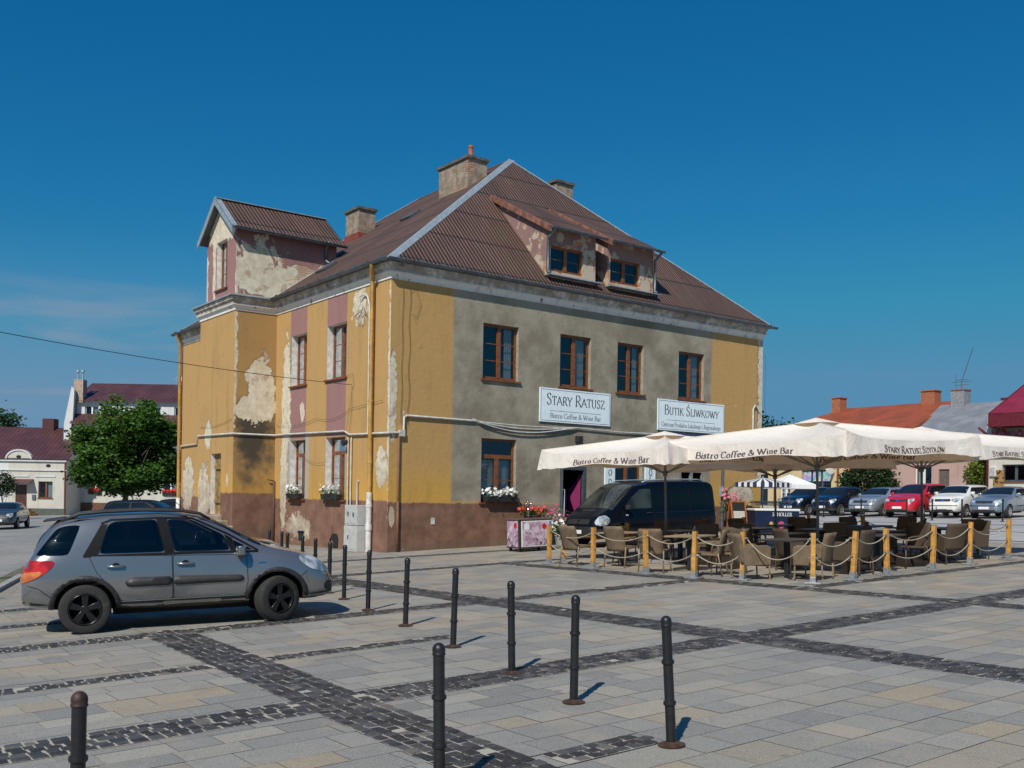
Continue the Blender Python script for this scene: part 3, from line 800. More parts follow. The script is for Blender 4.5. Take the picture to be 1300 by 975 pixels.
# cornice round the eaves
def outset(path, prof):
    """sweep a (distance out, height) profile along a plan path, outside on the left"""
    n = len(path); vs = []; fs = []; k = len(prof)
    dirs = [(Vector(path[i+1]) - Vector(path[i])).normalized() for i in range(n-1)]
    for i, p in enumerate(path):
        a = dirs[max(i-1, 0)]; b = dirs[min(i, n-2)]
        na, nb = Vector((-a.y, a.x)), Vector((-b.y, b.x)); m_ = (na + nb); m_ = m_ / (m_.dot(na)) if m_.length > .1 else na
        for d, z in prof: vs.append((p[0] + m_.x * d, p[1] + m_.y * d, z))
    for i in range(n-1):
        for j in range(k-1): fs.append((i*k+j, i*k+j+1, (i+1)*k+j+1, (i+1)*k+j))
    return vs, [tuple(reversed(f)) for f in fs]
def m_corn(s):
    n = s.noise(3., 7, .65); st = s.noise(1., 6, .6, s.scale(None, 5, 5, .8))
    c = s.mix(s.step(st, .5, .75), (.70, .68, .63), (.45, .42, .37))
    z = s.xyz()[2]; c = s.mix(s.mul(s.step(z, 8.1, 8.14), s.step(n, .3, .55)), c, (.33, .29, .24))
    return {'Base Color': s.mix(s.step(n, .60, .66), c, (.17, .14, .115)), 'Roughness': .9, 'Normal': s.bump(n, .5, .02)}
M_corn = mat('flaking cornice', m_corn)
path = [(W_ + .02, 0), (0, 0), (0, TY0), (TX, TY0), (TX, TY1), (0, TY1), (0, L_)]
prof = [(-.02, 7.91), (.03, 7.92), (.03, 8.0), (.06, 8.02), (.08, 8.07), (.12, 8.09), (.13, 8.22), (.19, 8.25), (.21, 8.36), (-.02, 8.37)]
mb = MB(); mb.add(*outset(path, prof)); mb.add(*outset([(W_, L_), (W_, 0), (W_ - .001, 0)][0:2], prof))
mb.build('cornice', M_corn, hall, fixn=False)
mb = MB(); mb.add(*outset([(0.05, TY0), (TX, TY0), (TX, TY1), (0, TY1)], [(-.05, 8.375), (.27, 8.375), (.27, 8.42), (-.05, 8.5)])); mb.build('flashing', M_zinc, hall)

# roof of corrugated sheets
def m_roof(ax):
    def fn(s):
        x, y, z = s.xyz(); u = x if ax == 'x' else y
        wv = s.m('SINE', s.mul(u, 6.28318 / .145))
        lap = s.m('FRACT', s.m('DIVIDE', s.add(z, s.mul(s.sub(s.noise(.6, 2), .5), .03)), 1.22))
        sheet = s.m('FLOOR', s.m('DIVIDE', z, 1.22)); col_ = s.m('FLOOR', s.m('DIVIDE', u, .95))
        wn = s.node('ShaderNodeTexWhiteNoise', noise_dimensions='2D'); s.put(wn.inputs['Vector'], s.comb(sheet, col_, 0.))
        n = s.noise(1.3, 7, .62); st = s.noise(1., 6, .65, s.scale(None, 7, .6, .8) if ax == 'x' else s.scale(None, .6, 7, .8))
        c = s.mix(wn.outputs[0], (.080, .039, .028), (.122, .061, .043))
        c = s.mix(s.mul(s.step(st, .46, .72), .6), c, (.165, .108, .078))
        c = s.mix(s.mul(s.step(n, .52, .72), .5), c, (.10, .085, .042))
        c = s.mix(s.mul(s.step(wv, .1, -.9), .5), c, (.018, .010, .008))
        c = s.mix(s.mul(s.step(lap, .085, .02), .9), c, (.012, .008, .007)); c = s.mix(s.mul(s.step(s.noise(5, 6, .7), .6, .72), .35), c, (.20, .16, .12))
        return {'Base Color': c, 'Roughness': .72, 'Normal': s.bump(s.add(wv, s.mul(s.step(lap, 0, .06), .8)), .8, .03)}
    return fn
M_rx = mat('corrugated roofing front', m_roof('x')); M_ry = mat('corrugated roofing side', m_roof('y'))
E0, ZE, ZR = .27, 8.42, 14.54; AF = (8.29, 5.5, ZR); AB = (8.29, 12.07, ZR)
c0, c1, c2, c3 = (-E0, -E0, ZE), (W_+E0, -E0, ZE), (W_+E0, L_+E0, ZE), (-E0, L_+E0, ZE)
mb = MB()
mb.use(0).poly([c0, c1, AF]); mb.poly([c2, c3, AB]); mb.use(1).poly([c3, c0, AF, AB]); mb.poly([c1, c2, AB, AF])
mb.use(2)
dn = lambda p: (p[0], p[1], p[2] - .05)
for a, b in ((c0, c1), (c1, c2), (c2, c3), (c3, c0)): mb.quad(dn(a), dn(b), b, a)
mb.poly([dn(c3), dn(c2), dn(c1), dn(c0)])
roof = mb.build('roof', [M_rx, M_ry, M_slatec], hall)
def ridge_strip(p0, p1, w, n1, n2, m_, name='hip_cap', up=.03):
    """folded metal cap along a hip or ridge; n1, n2 = directions down either slope"""
    p0, p1, n1, n2 = map(Vector, (p0, p1, n1, n2)); mb = MB(); o = Vector((0, 0, up))
    d1 = n1.normalized() * w; d2 = n2.normalized() * w
    mb.quad(p0 + o, p1 + o, p1 + d1 + o*.6, p0 + d1 + o*.6); mb.quad(p1 + o, p0 + o, p0 + d2 + o*.6, p1 + d2 + o*.6)
    return mb.build(name, m_, roof)
mf_, ms_ = (ZR-ZE)/(5.5+E0), (ZR-ZE)/(8.29+E0)
def onF(x, y): return (x, y, ZE + (y + E0) * mf_)
def onL(x, y): return (x, y, ZE + (x + E0) * ms_)
ridge_strip(c0, AF, .24, (1, 0, 0), (0, 1, 0), M_zinc)
ridge_strip(c1, AF, .12, (-1, 0, 0), (0, 1, 0), M_zinc); ridge_strip(AF, AB, .18, (-1, 0, -ms_), (1, 0, -ms_), plain('ridge cap', (.10, .06, .045), .7))
ridge_strip(c3, AB, .2, (1, 0, 0), (0, -1, 0), M_zinc)
# gutters
M_gut = plain('gutter steel', (.13, .155, .175), .45, .5, var=.25, vs=3)
def gutter(p0, p1, name='gutter', r=.075, par=None, brackets=True):
    p0, p1 = Vector(p0), Vector(p1); t = (p1 - p0).normalized(); sd_ = t.cross(Vector((0, 0, 1))).normalized(); mb = MB()
    n = 8; L = (p1-p0).length
    for sgn, rr in ((1, r), (1, r - .008)):
        ring = [sd_ * math.cos(math.pi * (1 + k / n)) * rr + Vector((0, 0, 1)) * math.sin(math.pi * (1 + k / n)) * rr for k in range(n+1)]
        mb.add([p0 + q for q in ring] + [p1 + q for q in ring], [(i, i+1, n+1+i+1, n+1+i) for i in range(n)])
    mb.tube([p0 + sd_ * r, p1 + sd_ * r], .012, 6); mb.tube([p0 - sd_ * r, p1 - sd_ * r], .012, 6)
    if brackets:
        k = int(L / .75)
        for i in range(k):
            q = p0 + t * (i + .5) * L / k; mb.cyl(q - t * .015, q + t * .015, r + .008, n=10)
    return mb.build(name, M_gut, par or hall)
gutter((W_ + .4, -E0 - .06, 8.40), (-E0 - .06, -E0 - .06, 8.43)); gutter((-E0 - .06, -E0 - .1, 8.43), (-E0 - .06, TY0 - .3, 8.41)); gutter((-E0 - .06, TY1 + .3, 8.41), (-E0 - .06, L_ + .3, 8.39))
# chimneys
def m_chim(s):
    x, y, z = s.xyz(); b, f = s.brick(s.comb(s.add(x, y), z, 0.), .26, .085, .014)
    c = s.mix(f, s.mix(b, (.24, .09, .05), (.38, .19, .10)), (.34, .30, .25)); n = s.noise(1.9, 7, .62)
    pl = s.step(n, .41, .44)
    c = s.mix(pl, c, s.mix(s.step(s.noise(5, 6), .35, .7), (.20, .155, .115), (.36, .295, .22)))
    return {'Base Color': c, 'Roughness': .95, 'Normal': s.bump(n, .5, .03)}
M_chim = mat('chimney brick and render', m_chim); M_terra = plain('terracotta', (.40, .12, .055), .8)
M_cap = plain('chimney cap concrete', (.10, .095, .085), .9, var=.4)
def chimney(x0, x1, y0, y1, zb, zt, pot=None):
    mb = MB(); mb.box(x0, x1, y0, y1, zb, zt - .1); mb.use(1).box(x0 - .07, x1 + .07, y0 - .07, y1 + .07, zt - .1, zt)
    mb.use(3).box(x0 - .1, x1 + .1, y0 - .1, y1 + .1, zb, zb + (.12 if pot is None else .05))
    if pot: mb.use(2).cyl((pot[0], pot[1], zt), (pot[0], pot[1], zt + .5), .09, .085, 14); mb.cyl((pot[0], pot[1], zt + .42), (pot[0], pot[1], zt + .47), .105, None, 14)
    return mb.build('chimney', [M_chim, M_cap, M_terra, M_slatec], roof)
chimney(6.10, 6.95, 5.10, 7.05, 12.5, 14.15, (6.45, 5.45)); chimney(10.15, 11.0, 4.95, 5.75, 12.6, 14.05); chimney(4.75, 5.5, 10.85, 11.95, 11.6, 13.3)
mb = MB(); mb.box(4.7, 5.55, 10.8, 12.0, 11.6, 12.25); mb.build('chimney_flashing', plain('red flashing', (.22, .05, .03), .6), roof)
# flat hatch lights in the side slope
for (x, y) in ((4.6, 6.6), (2.6, 8.6), (1.1, 6.4)):
    mb = MB(); p = Vector(onL(x, y)); t = Vector((1, 0, ms_)).normalized(); nn = Vector((-ms_, 0, 1)).normalized()
    mb.fbox(p + nn * .01, t * .55, Vector((0, .75, 0)), nn * .07); mb.build('roof_hatch', M_slatec, roof)
# tower roof
mb = MB(); k = (zr - ze) / (yr - ya); x0, x1 = TX - .22, 2.55; ov = .26
th = .06
for sgn, yy in ((1, ya - ov), (-1, yb + ov)):
    zz = ze - ov * k
    a, b, c, d = (x0, yy, zz), (x1, yy, zz), (x1, yr, zr + .03), (x0, yr, zr + .03)
    mb.use(0); pts = [a, b, c, d] if sgn > 0 else [d, c, b, a]; mb.quad(*[(p[0], p[1], p[2] + th) for p in pts]); mb.use(1); mb.quad(*reversed(pts))
    mb.quad(a, b, (b[0], b[1], b[2] + th), (a[0], a[1], a[2] + th))
tr = mb.build('tower_roof', [M_rx, M_slatec], hall)
mb = MB()
for yy in (ya - ov, yb + ov):
    zz = ze - ov * k
    for xx in (x0 - .03,):
        mb.fbox((xx, yy, zz - .16), (0.03, 0, 0), (0, yr - yy, zr + .03 - zz), (0, 0, .27))
        mb.fbox((xx, yy, zz + .07), (0.22, 0, 0), (0, yr - yy, zr + .03 - zz), (0, 0, .02))
mb.bar((x0, yr, zr + .1), (x1, yr, zr + .1), .22, .03)
mb.build('bargeboard', M_zinc, tr)
gutter((x1, ya - ov - .06, ze - ov * k + .03), (x0 + .05, ya - ov - .06, ze - ov * k + .05), par=tr)
mb = MB(); mb.tube([(1.86, ya - ov - .06, ze - .1), (1.86, ya - .06, ze - .3), (1.86, ya - .06, 10.1), (1.9, ya - .3, 9.98)], .05, 10); mb.build('downpipe', M_gut, hall, smooth=True)
ridge_strip(onL(-.3, ya - .08), onL(2.6, ya - .08), .12, (0, -1, 0), (0, 1, 0), M_zinc, 'valley_flashing')
# dormers
M_rust = plain('rusted flashing', (.20, .085, .055), .8, var=.45, vs=5, dirt=((.10, .06, .05), .6))
def m_dorm(s):
    x, y, z = s.xyz(); n = s.noise(2.2, 7, .62); c = aged(s, (.26, .155, .14), .4)
    m = s.step(s.add(n, s.mul(s.step(z, 10.1, 9.1), .16)), .56, .58)
    b, f = s.brick(s.comb(s.add(x, y), z, 0.), .26, .085, .012)
    c2_ = s.mix(s.step(s.noise(3, 5), .52, .56), (.46, .38, .29), s.mix(f, s.mix(b, (.30, .10, .04), (.45, .22, .10)), (.4, .33, .25)))
    return {'Base Color': s.mix(m, c, c2_), 'Roughness': .9, 'Normal': s.bump(n, .4, .02)}
M_dorm = mat('dormer plaster', m_dorm)
def dormer(x0, x1, w0, w1, zt, ln):
    yd = .13; zb = onF(0, yd)[2] - .1; dz = (12.1 - zt) / 3.02
    mb = MB(); wall_grid(mb, (0, yd, 0), UX, NX, x0, x1, zb, zt - .05, [(w0, w1, 9.06, 9.9)], .14, 0)
    yi = (zt - .05 - ZE - E0 * mf_) / mf_
    for xx, flip in ((x0, 0), (x1, 1)):
        pts = [(xx, yd, zb), (xx, yd, zt - .05), (xx, 3.0, zt - .05 + dz * 2.85), (xx, 3.1, onF(0, 3.1)[2] - .1)]
        mb.poly(pts if flip else pts[::-1])
    d = mb.build('dormer', M_dorm, hall)
    mb = MB(); yf = yd - .36; zf = zt - .36 * dz * .9
    a, b, c, e = (x0 - .12, yf, zf), (x1 + .12, yf, zf), (x1 + .12, 3.15, zt + dz * 3.02), (x0 - .12, 3.15, zt + dz * 3.02)
    mb.use(0).quad(*[(p[0], p[1], p[2] + .05) for p in (a, b, c, e)]); mb.use(1).quad(e, c, b, a); mb.quad(a, b, (b[0], b[1], b[2] + .05), (a[0], a[1], a[2] + .05))
    mb.quad(b, c, (c[0], c[1], c[2] + .05), (b[0], b[1], b[2] + .05))
    mb.build('dormer_roof', [M_rx, M_slatec], d)
    mb = MB(); mb.fbox((x0 - .15, yf, zf - .12), (.05, 0, 0), (0, 3.15 - yf, zt + dz * 3.02 - zf), (0, 0, .2)); mb.fbox((x0 - .12, yf, zf + .055), (.16, 0, 0), (0, 3.15 - yf, zt + dz * 3.02 - zf), (0, 0, .012)); mb.build('flashing', M_rust, d)
    gutter((x1 + .14, yf - .06, zf + .03), (x0 - .14, yf - .06, zf + .04), par=d, r=.06, brackets=False)
    gx_ = x0 - .02 if ln else x1 + .02
    mb = MB(); mb.tube([(gx_, yf - .06, zf), (gx_, yd - .07, zf - .25), (gx_, yd - .07, 9.0), (gx_, yd - .2, 8.95)], .05, 10); mb.build('downpipe', M_gut, d, smooth=True)
    mb = MB(); mb.box(x0 - .1, x1 + .1, yd - .28, yd + .02, zb + .12, zb + .15); mb.build('apron', M_zinc, d)
    window(d, (0, yd, 0), UX, NX, w0, w1, 9.06, 9.9, .13, bars=(.5,), curtain=0, sill=False, room=.08)
dormer(5.85, 7.95, 6.0, 7.4, 10.5, True); dormer(8.5, 10.68, 8.63, 10.03, 10.5, False)

# rainwater pipes
M_ypipe = plain('yellow rain pipe', (.46, .26, .06), .55, var=.2, vs=4, dirt=((.30, .16, .10), .5))
mb = MB(); mb.tube([(-.33, .55, 8.36), (-.31, .62, 8.25), (-.13, .88, 7.95), (-.12, .9, 1.75)], .065, 12)
for z in (2.6, 4.4, 6.2): mb.cyl((-.12, .9, z), (-.12, .9, z + .06), .078)
dp = mb.build('downpipe', M_ypipe, hall, smooth=40)
mb = MB(); mb.tube([(-.12, .9, 1.74), (-.12, .9, -.1)], .085, 12); mb.cyl((-.12, .9, 1.3), (-.12, .9, 1.42), .1); mb.cyl((-.12, .9, .62), (-.12, .9, .8), .105); mb.build('standpipe', plain('white drain pipe', (.6, .59, .56), .5), dp, smooth=40)
mb = MB(); mb.tube([(-.33, 17.3, 8.34), (-.13, 17.45, 7.95), (-.12, 17.45, 1.4)], .065, 12); dp = mb.build('downpipe', M_ypipe, hall, smooth=40)
mb = MB(); mb.tube([(-.12, 17.45, 1.42), (-.12, 17.45, -.2)], .085, 12); mb.build('standpipe', MATS['white drain pipe'], dp, smooth=True)
mb = MB(); mb.tube([(-.05, 7.80, 2.1), (-.05, 7.80, -.2)], .04, 8); mb.tube([(-.05, 7.8, 2.1), (-.3, 7.8, 2.15)], .02, 6); mb.build('pipe', plain('rusty pipe', (.09, .05, .035), .8), hall, smooth=True)
mb = MB(); mb.tube([(.30, -.05, 3.4), (.30, -.05, 0)], .035, 8)
mb.tube([(.30, -.05, 1.5), (.30, -.05, 0)], .04, 8); mb.build('pipe', plain('brown pipe', (.17, .08, .045), .7), hall, smooth=True)
# conduits on the plaster
mb = MB()
mb.tube([(-.06, 17.4, 3.62), (-.06, 15.5, 3.66), (-.06, 15.4, 3.98), (-.06, 11.3, 3.86)], .03, 8)
mb.tube([(TX - .05, 11.15, 3.73), (TX - .05, 7.83, 3.69), (-.06, 7.83, 3.70), (-.06, 7.1, 3.70), (-.06, 2.6, 3.62), (-.06, 2.3, 3.50), (-.06, .0, 3.46), (-.05, -.05, 3.46), (.34, -.05, 3.48), (.46, -.05, 3.52), (.47, -.05, 3.95), (.56, -.05, 3.99), (2.9, -.05, 3.98)], .032, 8)
for k, (dz, sag) in enumerate(((0, .05), (.035, .16), (.06, .28))):
    pts = [(2.9, -.05, 3.98 + dz)]
    for i in range(1, 12): t = i / 12; pts.append((2.9 + 4.2 * t, -.06 - .01 * k, 3.98 + dz * .4 - sag * math.sin(t * math.pi) * (1.2 - .4 * t)))
    pts += [(7.1, -.05, 3.99), (9, -.05, 3.95), (11.5, -.05, 3.97 + dz * .5), (13.8, -.05, 4.02), (16.4, -.05, 4.03)]
    mb.tube(pts, .021, 7)
for y in (2.36, 2.16): mb.tube([(-.06, y, 3.42), (-.06, y, .4)], .022, 7)
mb.tube([(-.06, 1.14, 3.5), (-.06, 1.16, 7.3), (-.06, 1.3, 7.6), (-.06, 1.55, 7.68), (-.1, 1.72, 7.62)], .026, 7); mb.tube([(-.06, 1.75, 1.2), (-.06, 1.75, 2.05), (-.06, 1.7, 2.1)], .026, 7)
mb.box(.30, .48, -.1, 0, 3.38, 3.56)
mb.tube([(16.3, -.06, 5.2), (16.1, -.05, 5.35), (16.0, -.05, 5.2), (16.0, -.05, 4.05)], .035, 7)
mb.build('conduit', M_white, hall, smooth=50)
def wire(p, r, n=6): MB().tube(p, r * .42, n).build('loose_cable', M_cabb, hall)
def rope_pts(a, b, sag, n=14): return [(a[0] + (b[0]-a[0])*i/n, a[1] + (b[1]-a[1])*i/n, a[2] + (b[2]-a[2])*i/n - sag * 4 * (i/n) * (1 - i/n)) for i in range(n+1)]
wire(rope_pts((-.05, 7.7, 4.05), (-.05, 4.6, 4.12), .12) + rope_pts((-.05, 4.5, 4.12), (-.05, 2.3, 4.3), .16)[1:] + [(-.05, .3, 4.42)], .012, 6)
wire(rope_pts((TX - .04, 11., 4.05), (TX - .04, 8., 4.2), .1), .012, 6)
wire([(-.05, 2.2, 5.0), (-.04, 2.2, 4.3), (-.04, 2.35, 3.6)], .01, 6); wire([(-.05, 2.7, 5.3), (-.05, 2.15, 5.36), (-.05, 2.1, 4.9)], .01, 6)
for x, amp in ((.62, .03), (.38, .02)): wire([(x + amp * math.sin(i * 1.7), -.03, 7.7 - i * .36) for i in range(12)], .012, 6)
wire([(.62, -.03, 7.6), (.8, -.03, 7.75), (1.0, -.03, 7.3), (.85, -.03, 6.9), (.7, -.03, 6.95)], .01, 6)
for k in range(8): a = R.random() * 6; wire([(-.1, 1.55, 7.2), (-.16 - .1 * R.random(), 1.5 + .25 * math.cos(a), 7.15 + .2 * math.sin(a)), (-.12, 1.5 + .35 * math.cos(a + 1), 6.9 + .1 * R.random())], .012, 5)
wire([(-.08, 1.72, 7.62), (-.12, 1.6, 7.4), (-.1, 1.8, 7.2), (-.1, 1.5, 7.1)], .012, 6)
wire(rope_pts((-.06, 6.3, 3.3), (-.06, 3.9, 2.7), .25), .01, 6)
wire([(16.2, -.06, 7.7), (16.5, -.2, 7.2), (16.55, -.15, 5.3), (16.7, -.1, 4.9), (16.4, -.1, 4.6)], .012, 6)

# lamp on the corner, lamp box over the door
mb = MB(); mb.cyl((-.04, 2.42, 3.28), (-.22, 2.42, 3.24), .07, .1, 12); mb.build('wall_lamp', M_cabb, hall)
mb = MB(); mb.box(7.04, 7.24, -.2, -.02, 3.5, 3.72); mb.build('wall_lamp', M_cabb, hall, bevel=.01)
# doorway of the bistro
M_door = plain('anthracite door', (.06, .07, .08), .4); M_mag = plain('magenta board', (.20, .012, .085), .6, var=.08)
mb = MB(); O = Vector((6.44, .1, .22))
for a, b in ((6.445, 6.55), (7.45, 7.555)): mb.box(a, b, -.02, .1, .22, 2.71)
mb.box(6.55, 7.45, -.02, .1, 2.6, 2.71)
mb.build('door_frame', M_door, hall)
dl = bpy.data.objects.new('door', None); COL.objects.link(dl); dl.parent = hall; dl.location = (6.47, -.03, .24); dl.rotation_euler = (0, 0, RAD(-128))
for a, b, c_, d in ((0, .09, 0, 2.34), (.80, .89, 0, 2.34), (.09, .80, 0, .16), (.09, .80, 2.24, 2.34)): MB().box(a, b, -.025, .025, c_, d).build('door_rail', M_door, dl, bevel=.004)
MB().box(.09, .80, -.006, .006, .16, 2.24).build('pane', M_glass, dl)
MB().tube([(.84, .03, .8), (.84, .08, .8), (.84, .08, 1.7), (.84, .03, 1.7)], .016, 8).build('handle', M_zinc, dl, smooth=True)
mb = MB(); mb.box(6.0, 8.1, 1.4, 1.45, 0, 3); mb.box(6.2, 6.3, .1, 1.4, 0, 3); mb.box(7.9, 8.0, .1, 1.4, 0, 3); mb.box(6.2, 8, .1, 1.4, .15, .2); mb.box(6.2, 8, .1, 1.4, 2.9, 3); mb.build('hallway', M_dark, hall)
mb = MB(); mb.poly([(7.05, 1.0, .25), (7.44, .13, .25), (7.44, .13, 2.55), (7.36, .3, 2.2), (6.95, 1.2, 1.1)]); mb.build('magenta_panel', M_mag, hall)
mb = MB()
for k in range(3): mb.box(6.1 - .05 * k, 7.9 + .05 * k, -.05 - .32 * (3 - k), -.001 - .32 * (0), -.2, .22 - .07 * 0 - (2 - k) * 0 - (0 if k == 2 else 0))
mb = MB()
for k in range(2): mb.box(6.5 - .1 * k, 7.9, -.36 * (k + 1), -.36 * k - .002, -.1, .205 - .10 * k)
mb.build('doorstep', plain('worn limestone', (.44, .42, .38), .85, bump=.3), hall, bevel=.012)
# second doorway
mb = MB(); mb.box(12.0, 13.4, .9, .95, .3, 3.); mb.box(11.9, 12.0, .05, .9, .3, 3); mb.box(13.4, 13.5, .05, .9, .3, 3); mb.box(12, 13.4, .1, .9, .3, .35); mb.box(12, 13.4, .1, .9, 2.85, 2.95); mb.build('hallway', M_dark, hall)
mb = MB()
for a, b in ((12.055, 12.16), (12.64, 12.76), (13.24, 13.345)): mb.box(a, b, .02, .1, .42, 2.79)
mb.box(12.16, 13.24, .02, .1, 2.68, 2.79); mb.build('door_frame', plain('grey door', (.22, .22, .21), .6), hall)
mb = MB(); mb.box(11.9, 13.5, -.4, -.002, .2, .415); mb.build('doorstep', MATS['worn limestone'], hall)
# vents and holes at the foot of the wall, small notices
MB().prism([(-.03, 3.5, 0), (-.03, 3.05, 0), (-.03, 3.02, .28), (-.03, 3.1, .42), (-.03, 3.35, .44), (-.03, 3.58, .24)], (.05, 0, 0)).build('cellar_vent', M_dark, hall)
MB().box(-.025, .02, 5.5, 5.85, .12, .42).build('cellar_vent', M_dark, hall)
MB().box(-.08, .0, 5.42, 5.92, .44, .47).build('vent_hood', M_zinc, hall)
MB().box(-.05, -.032, 3.32, 3.42, -.05, .2).build('vent_board', MATS['ochre plank door'], hall)
mb = MB(); mb.box(1.47, 1.60, -.02, -.004, .82, 1.02); mb.build('notice', M_white, hall)
# blue awning fabric over the second door
mb = MB(); n = 12
for i in range(n):
    a, b = 11.62 + 2.05 * i / n, 11.62 + 2.05 * (i + 1) / n; f = lambda u: .03 * math.sin(u * 5)
    mb.quad((a, -.34 + f(a), 3.62 - .02 * f(a)), (b, -.34 + f(b), 3.62), (b, -.06, 4.08), (a, -.06, 4.08))
aw = mb.build('awning', plain('navy awning cloth', (.012, .02, .085), .8), hall, smooth=True)
mb = MB()
for k in range(9): a = k * .7; c_ = Vector((12.72 + .16 * math.cos(a), -.28 - .005 * k, 3.80 + .07 * math.sin(a))); mb.prism([c_ + Vector((.06 * math.cos(j), -.02, .045 * math.sin(j))) for j in (0, 1.25, 2.5, 3.75, 5)], (0, .004, 0))
mb.build('emblem', plain('orange emblem', (.5, .2, .08), .7), aw)
# stairs to the tower door
mb = MB(); M_step = plain('worn stair stone', (.33, .27, .20), .9, var=.35, vs=3, bump=.5)
for k in range(6): mb.box(TX - 1.35 - .02 * k, TX - .002, 9.0 - .42 * (k + 1) if k else 8.75, 10.6 if k == 0 else 9.0 - .42 * k - (-.25), -.4, .88 - .17 * k)
mb.build('stair', M_step, hall, bevel=.03)

# signboards fixed over the ground floor
M_sign = plain('white signboard', (.74, .83, .86), .5, var=.04); M_signl = plain('navy lettering', (.035, .045, .075), .7, var=0.)
def signboard(x0, x1, z0, z1, big, small, label, bigw, smallw, cap):
    t = thing('signboard', label, 'sign', (x0, 0, z0), group='white signboards on the facade')
    w_, h = x1 - x0, z1 - z0
    MB().box(0, w_, -.05, -.012, 0, h).build('board', M_sign, t, bevel=.006)
    f = lambda u, v, e: (w_/2 + u, -.054 - e, v)
    mb = MB(); e = .045
    for a, b, c, d in ((e, w_-e, e, e+.012), (e, w_-e, h-e-.012, h-e), (e, e+.012, e, h-e), (w_-e-.012, w_-e, e, h-e), (w_*.14, w_*.86, h*.335, h*.335+.01)): mb.quad((a, -.053, c), (b, -.053, c), (b, -.053, d), (a, -.053, d))
    write(mb, big, f, cap, v0=h * .52, smallcaps=True, width=bigw, w=.12); write(mb, small, f, .155, v0=h * .13, width=smallw, w=.12)
    mb.build('lettering', M_signl, t)
signboard(5.50, 8.58, 4.12, 5.22, 'STARY RATUSZ', 'Bistro Coffee & Wine Bar', 'white signboard reading STARY RATUSZ on the grey facade', 2.5, 2.2, .36)
signboard(10.84, 14.34, 4.14, 5.24, 'BUTIK ŚLIWKOWY', 'Centrum Produktu Lokalnego i Regionalnego', 'white signboard reading BUTIK ŚLIWKOWY near the right end of the facade', 2.85, 3.1, .33)
def tallsign(x0, x1, z0, z1, chars, top, step, label):
    t = thing('hanging_sign', label, 'sign', (x0, 0, z0), group='narrow upright signs beside the ground floor window')
    w_, h = x1 - x0, z1 - z0
    MB().box(0, w_, -.07, -.015, 0, h).build('board', M_sign, t, bevel=.006)
    mb = MB()
    for i, ch in enumerate(chars): write(mb, ch, lambda u, v, e: (w_/2 + u, -.074 - e, v), .2, v0=top - z0 - i * step, w=.17)
    mb.build('lettering', M_signl, t)
tallsign(8.36, 8.82, 1.3, 3.2, 'LODY', 2.78, .32, 'narrow white upright sign left of the window, lettered LODY')
tallsign(10.26, 10.76, 1.3, 3.2, 'COFFEE', 2.72, .2, 'narrow white upright sign right of the window, lettered COFFEE')
# ================================================================ vehicles
def paint(name, c, rough=.32, metal=.0, coat=.6, flake_=0., spec=.5):
    def fn(s):
        n = s.noise(1.6, 5, .6); d = s.noise(60, 2)
        x, y, z = s.xyz()
        col = s.mix(s.step(n, .35, .7), tuple(v * .93 for v in c), c)
        if flake_: col = s.mix(s.mul(s.step(d, .4, .7), flake_), col, tuple(min(1, v * 1.35) for v in c))
        dust = s.mul(s.step(z, .62, .25), s.mul(s.step(s.noise(5, 6, .65), .35, .65), .35))
        col = s.mix(dust, col, (.20, .18, .15))
        return {'Base Color': col, 'Roughness': s.add(s.mul(dust, .5), rough), 'Metallic': metal, 'Coat Weight': coat, 'Coat Roughness': .06, 'Specular IOR Level': spec}
    return mat(name, fn)
M_trim = plain('black car plastic', (.018, .018, .019), .55, var=.15, dirt=((.06, .055, .05), .4))
M_mask = plain('gloss black band', (.006, .006, .007), .5, var=.1, spec=.15)
M_tyre = plain('tyre rubber', (.022, .021, .020), .85, vs=10, dirt=((.06, .055, .048), .5), bump=.2)
M_well = plain('wheel well', (.006, .006, .006), 1.)
def m_tint(k):
    def fn(s):
        lw = s.node('ShaderNodeLayerWeight'); lw.inputs[0].default_value = .35
        t = s.node('ShaderNodeBsdfTransparent'); t.inputs[0].default_value = (k, k * 1.08, k * 1.06, 1)
        g = s.node('ShaderNodeBsdfGlossy'); g.inputs[0].default_value = (.9, .95, 1, 1); g.inputs['Roughness'].default_value = .01
        m = s.node('ShaderNodeMixShader'); s.put(m.inputs[0], s.add(s.mul(lw.outputs[0], .5), .03))
        s.l.new(t.outputs[0], m.inputs[1]); s.l.new(g.outputs[0], m.inputs[2]); return {'surface': m.outputs[0]}
    return fn
M_tint = mat('tinted glass', m_tint(.42)); M_tintd = mat('dark tinted glass', m_tint(.22)); M_seat = plain('grey seat cloth', (.045, .047, .05), .9); M_cabin = plain('cabin trim', (.03, .03, .032), .8)
M_cglass = mat('car glass', lambda s: {'Base Color': s.mix(s.step(s.noise(.7, 1), .3, .7), (.006, .008, .010), (.009, .012, .015)), 'Roughness': .04, 'Specular IOR Level': .65})
M_cglass2 = mat('clear car glass', lambda s: {'Base Color': s.mix(s.step(s.noise(.9, 1), .3, .7), (.008, .011, .014), (.013, .018, .021)), 'Roughness': .04, 'Specular IOR Level': .6})
M_alloy = plain('alloy wheel', (.42, .42, .43), .35, .7, var=.1); M_blackalloy = plain('black alloy wheel', (.012, .012, .013), .28, .2)
M_chrome = plain('chrome', (.6, .6, .62), .15, 1., var=.05)
def m_lamp(s):
    v = s.noise(5, 3); n = s.noise(9, 3)
    return {'Base Color': s.mix(s.step(v, .38, .62), (.16, .20, .23), (.62, .66, .68)), 'Roughness': .06, 'Metallic': .2, 'Coat Weight': 1., 'Normal': s.bump(v, .15, .02)}
M_lamp = mat('headlamp glass', m_lamp)
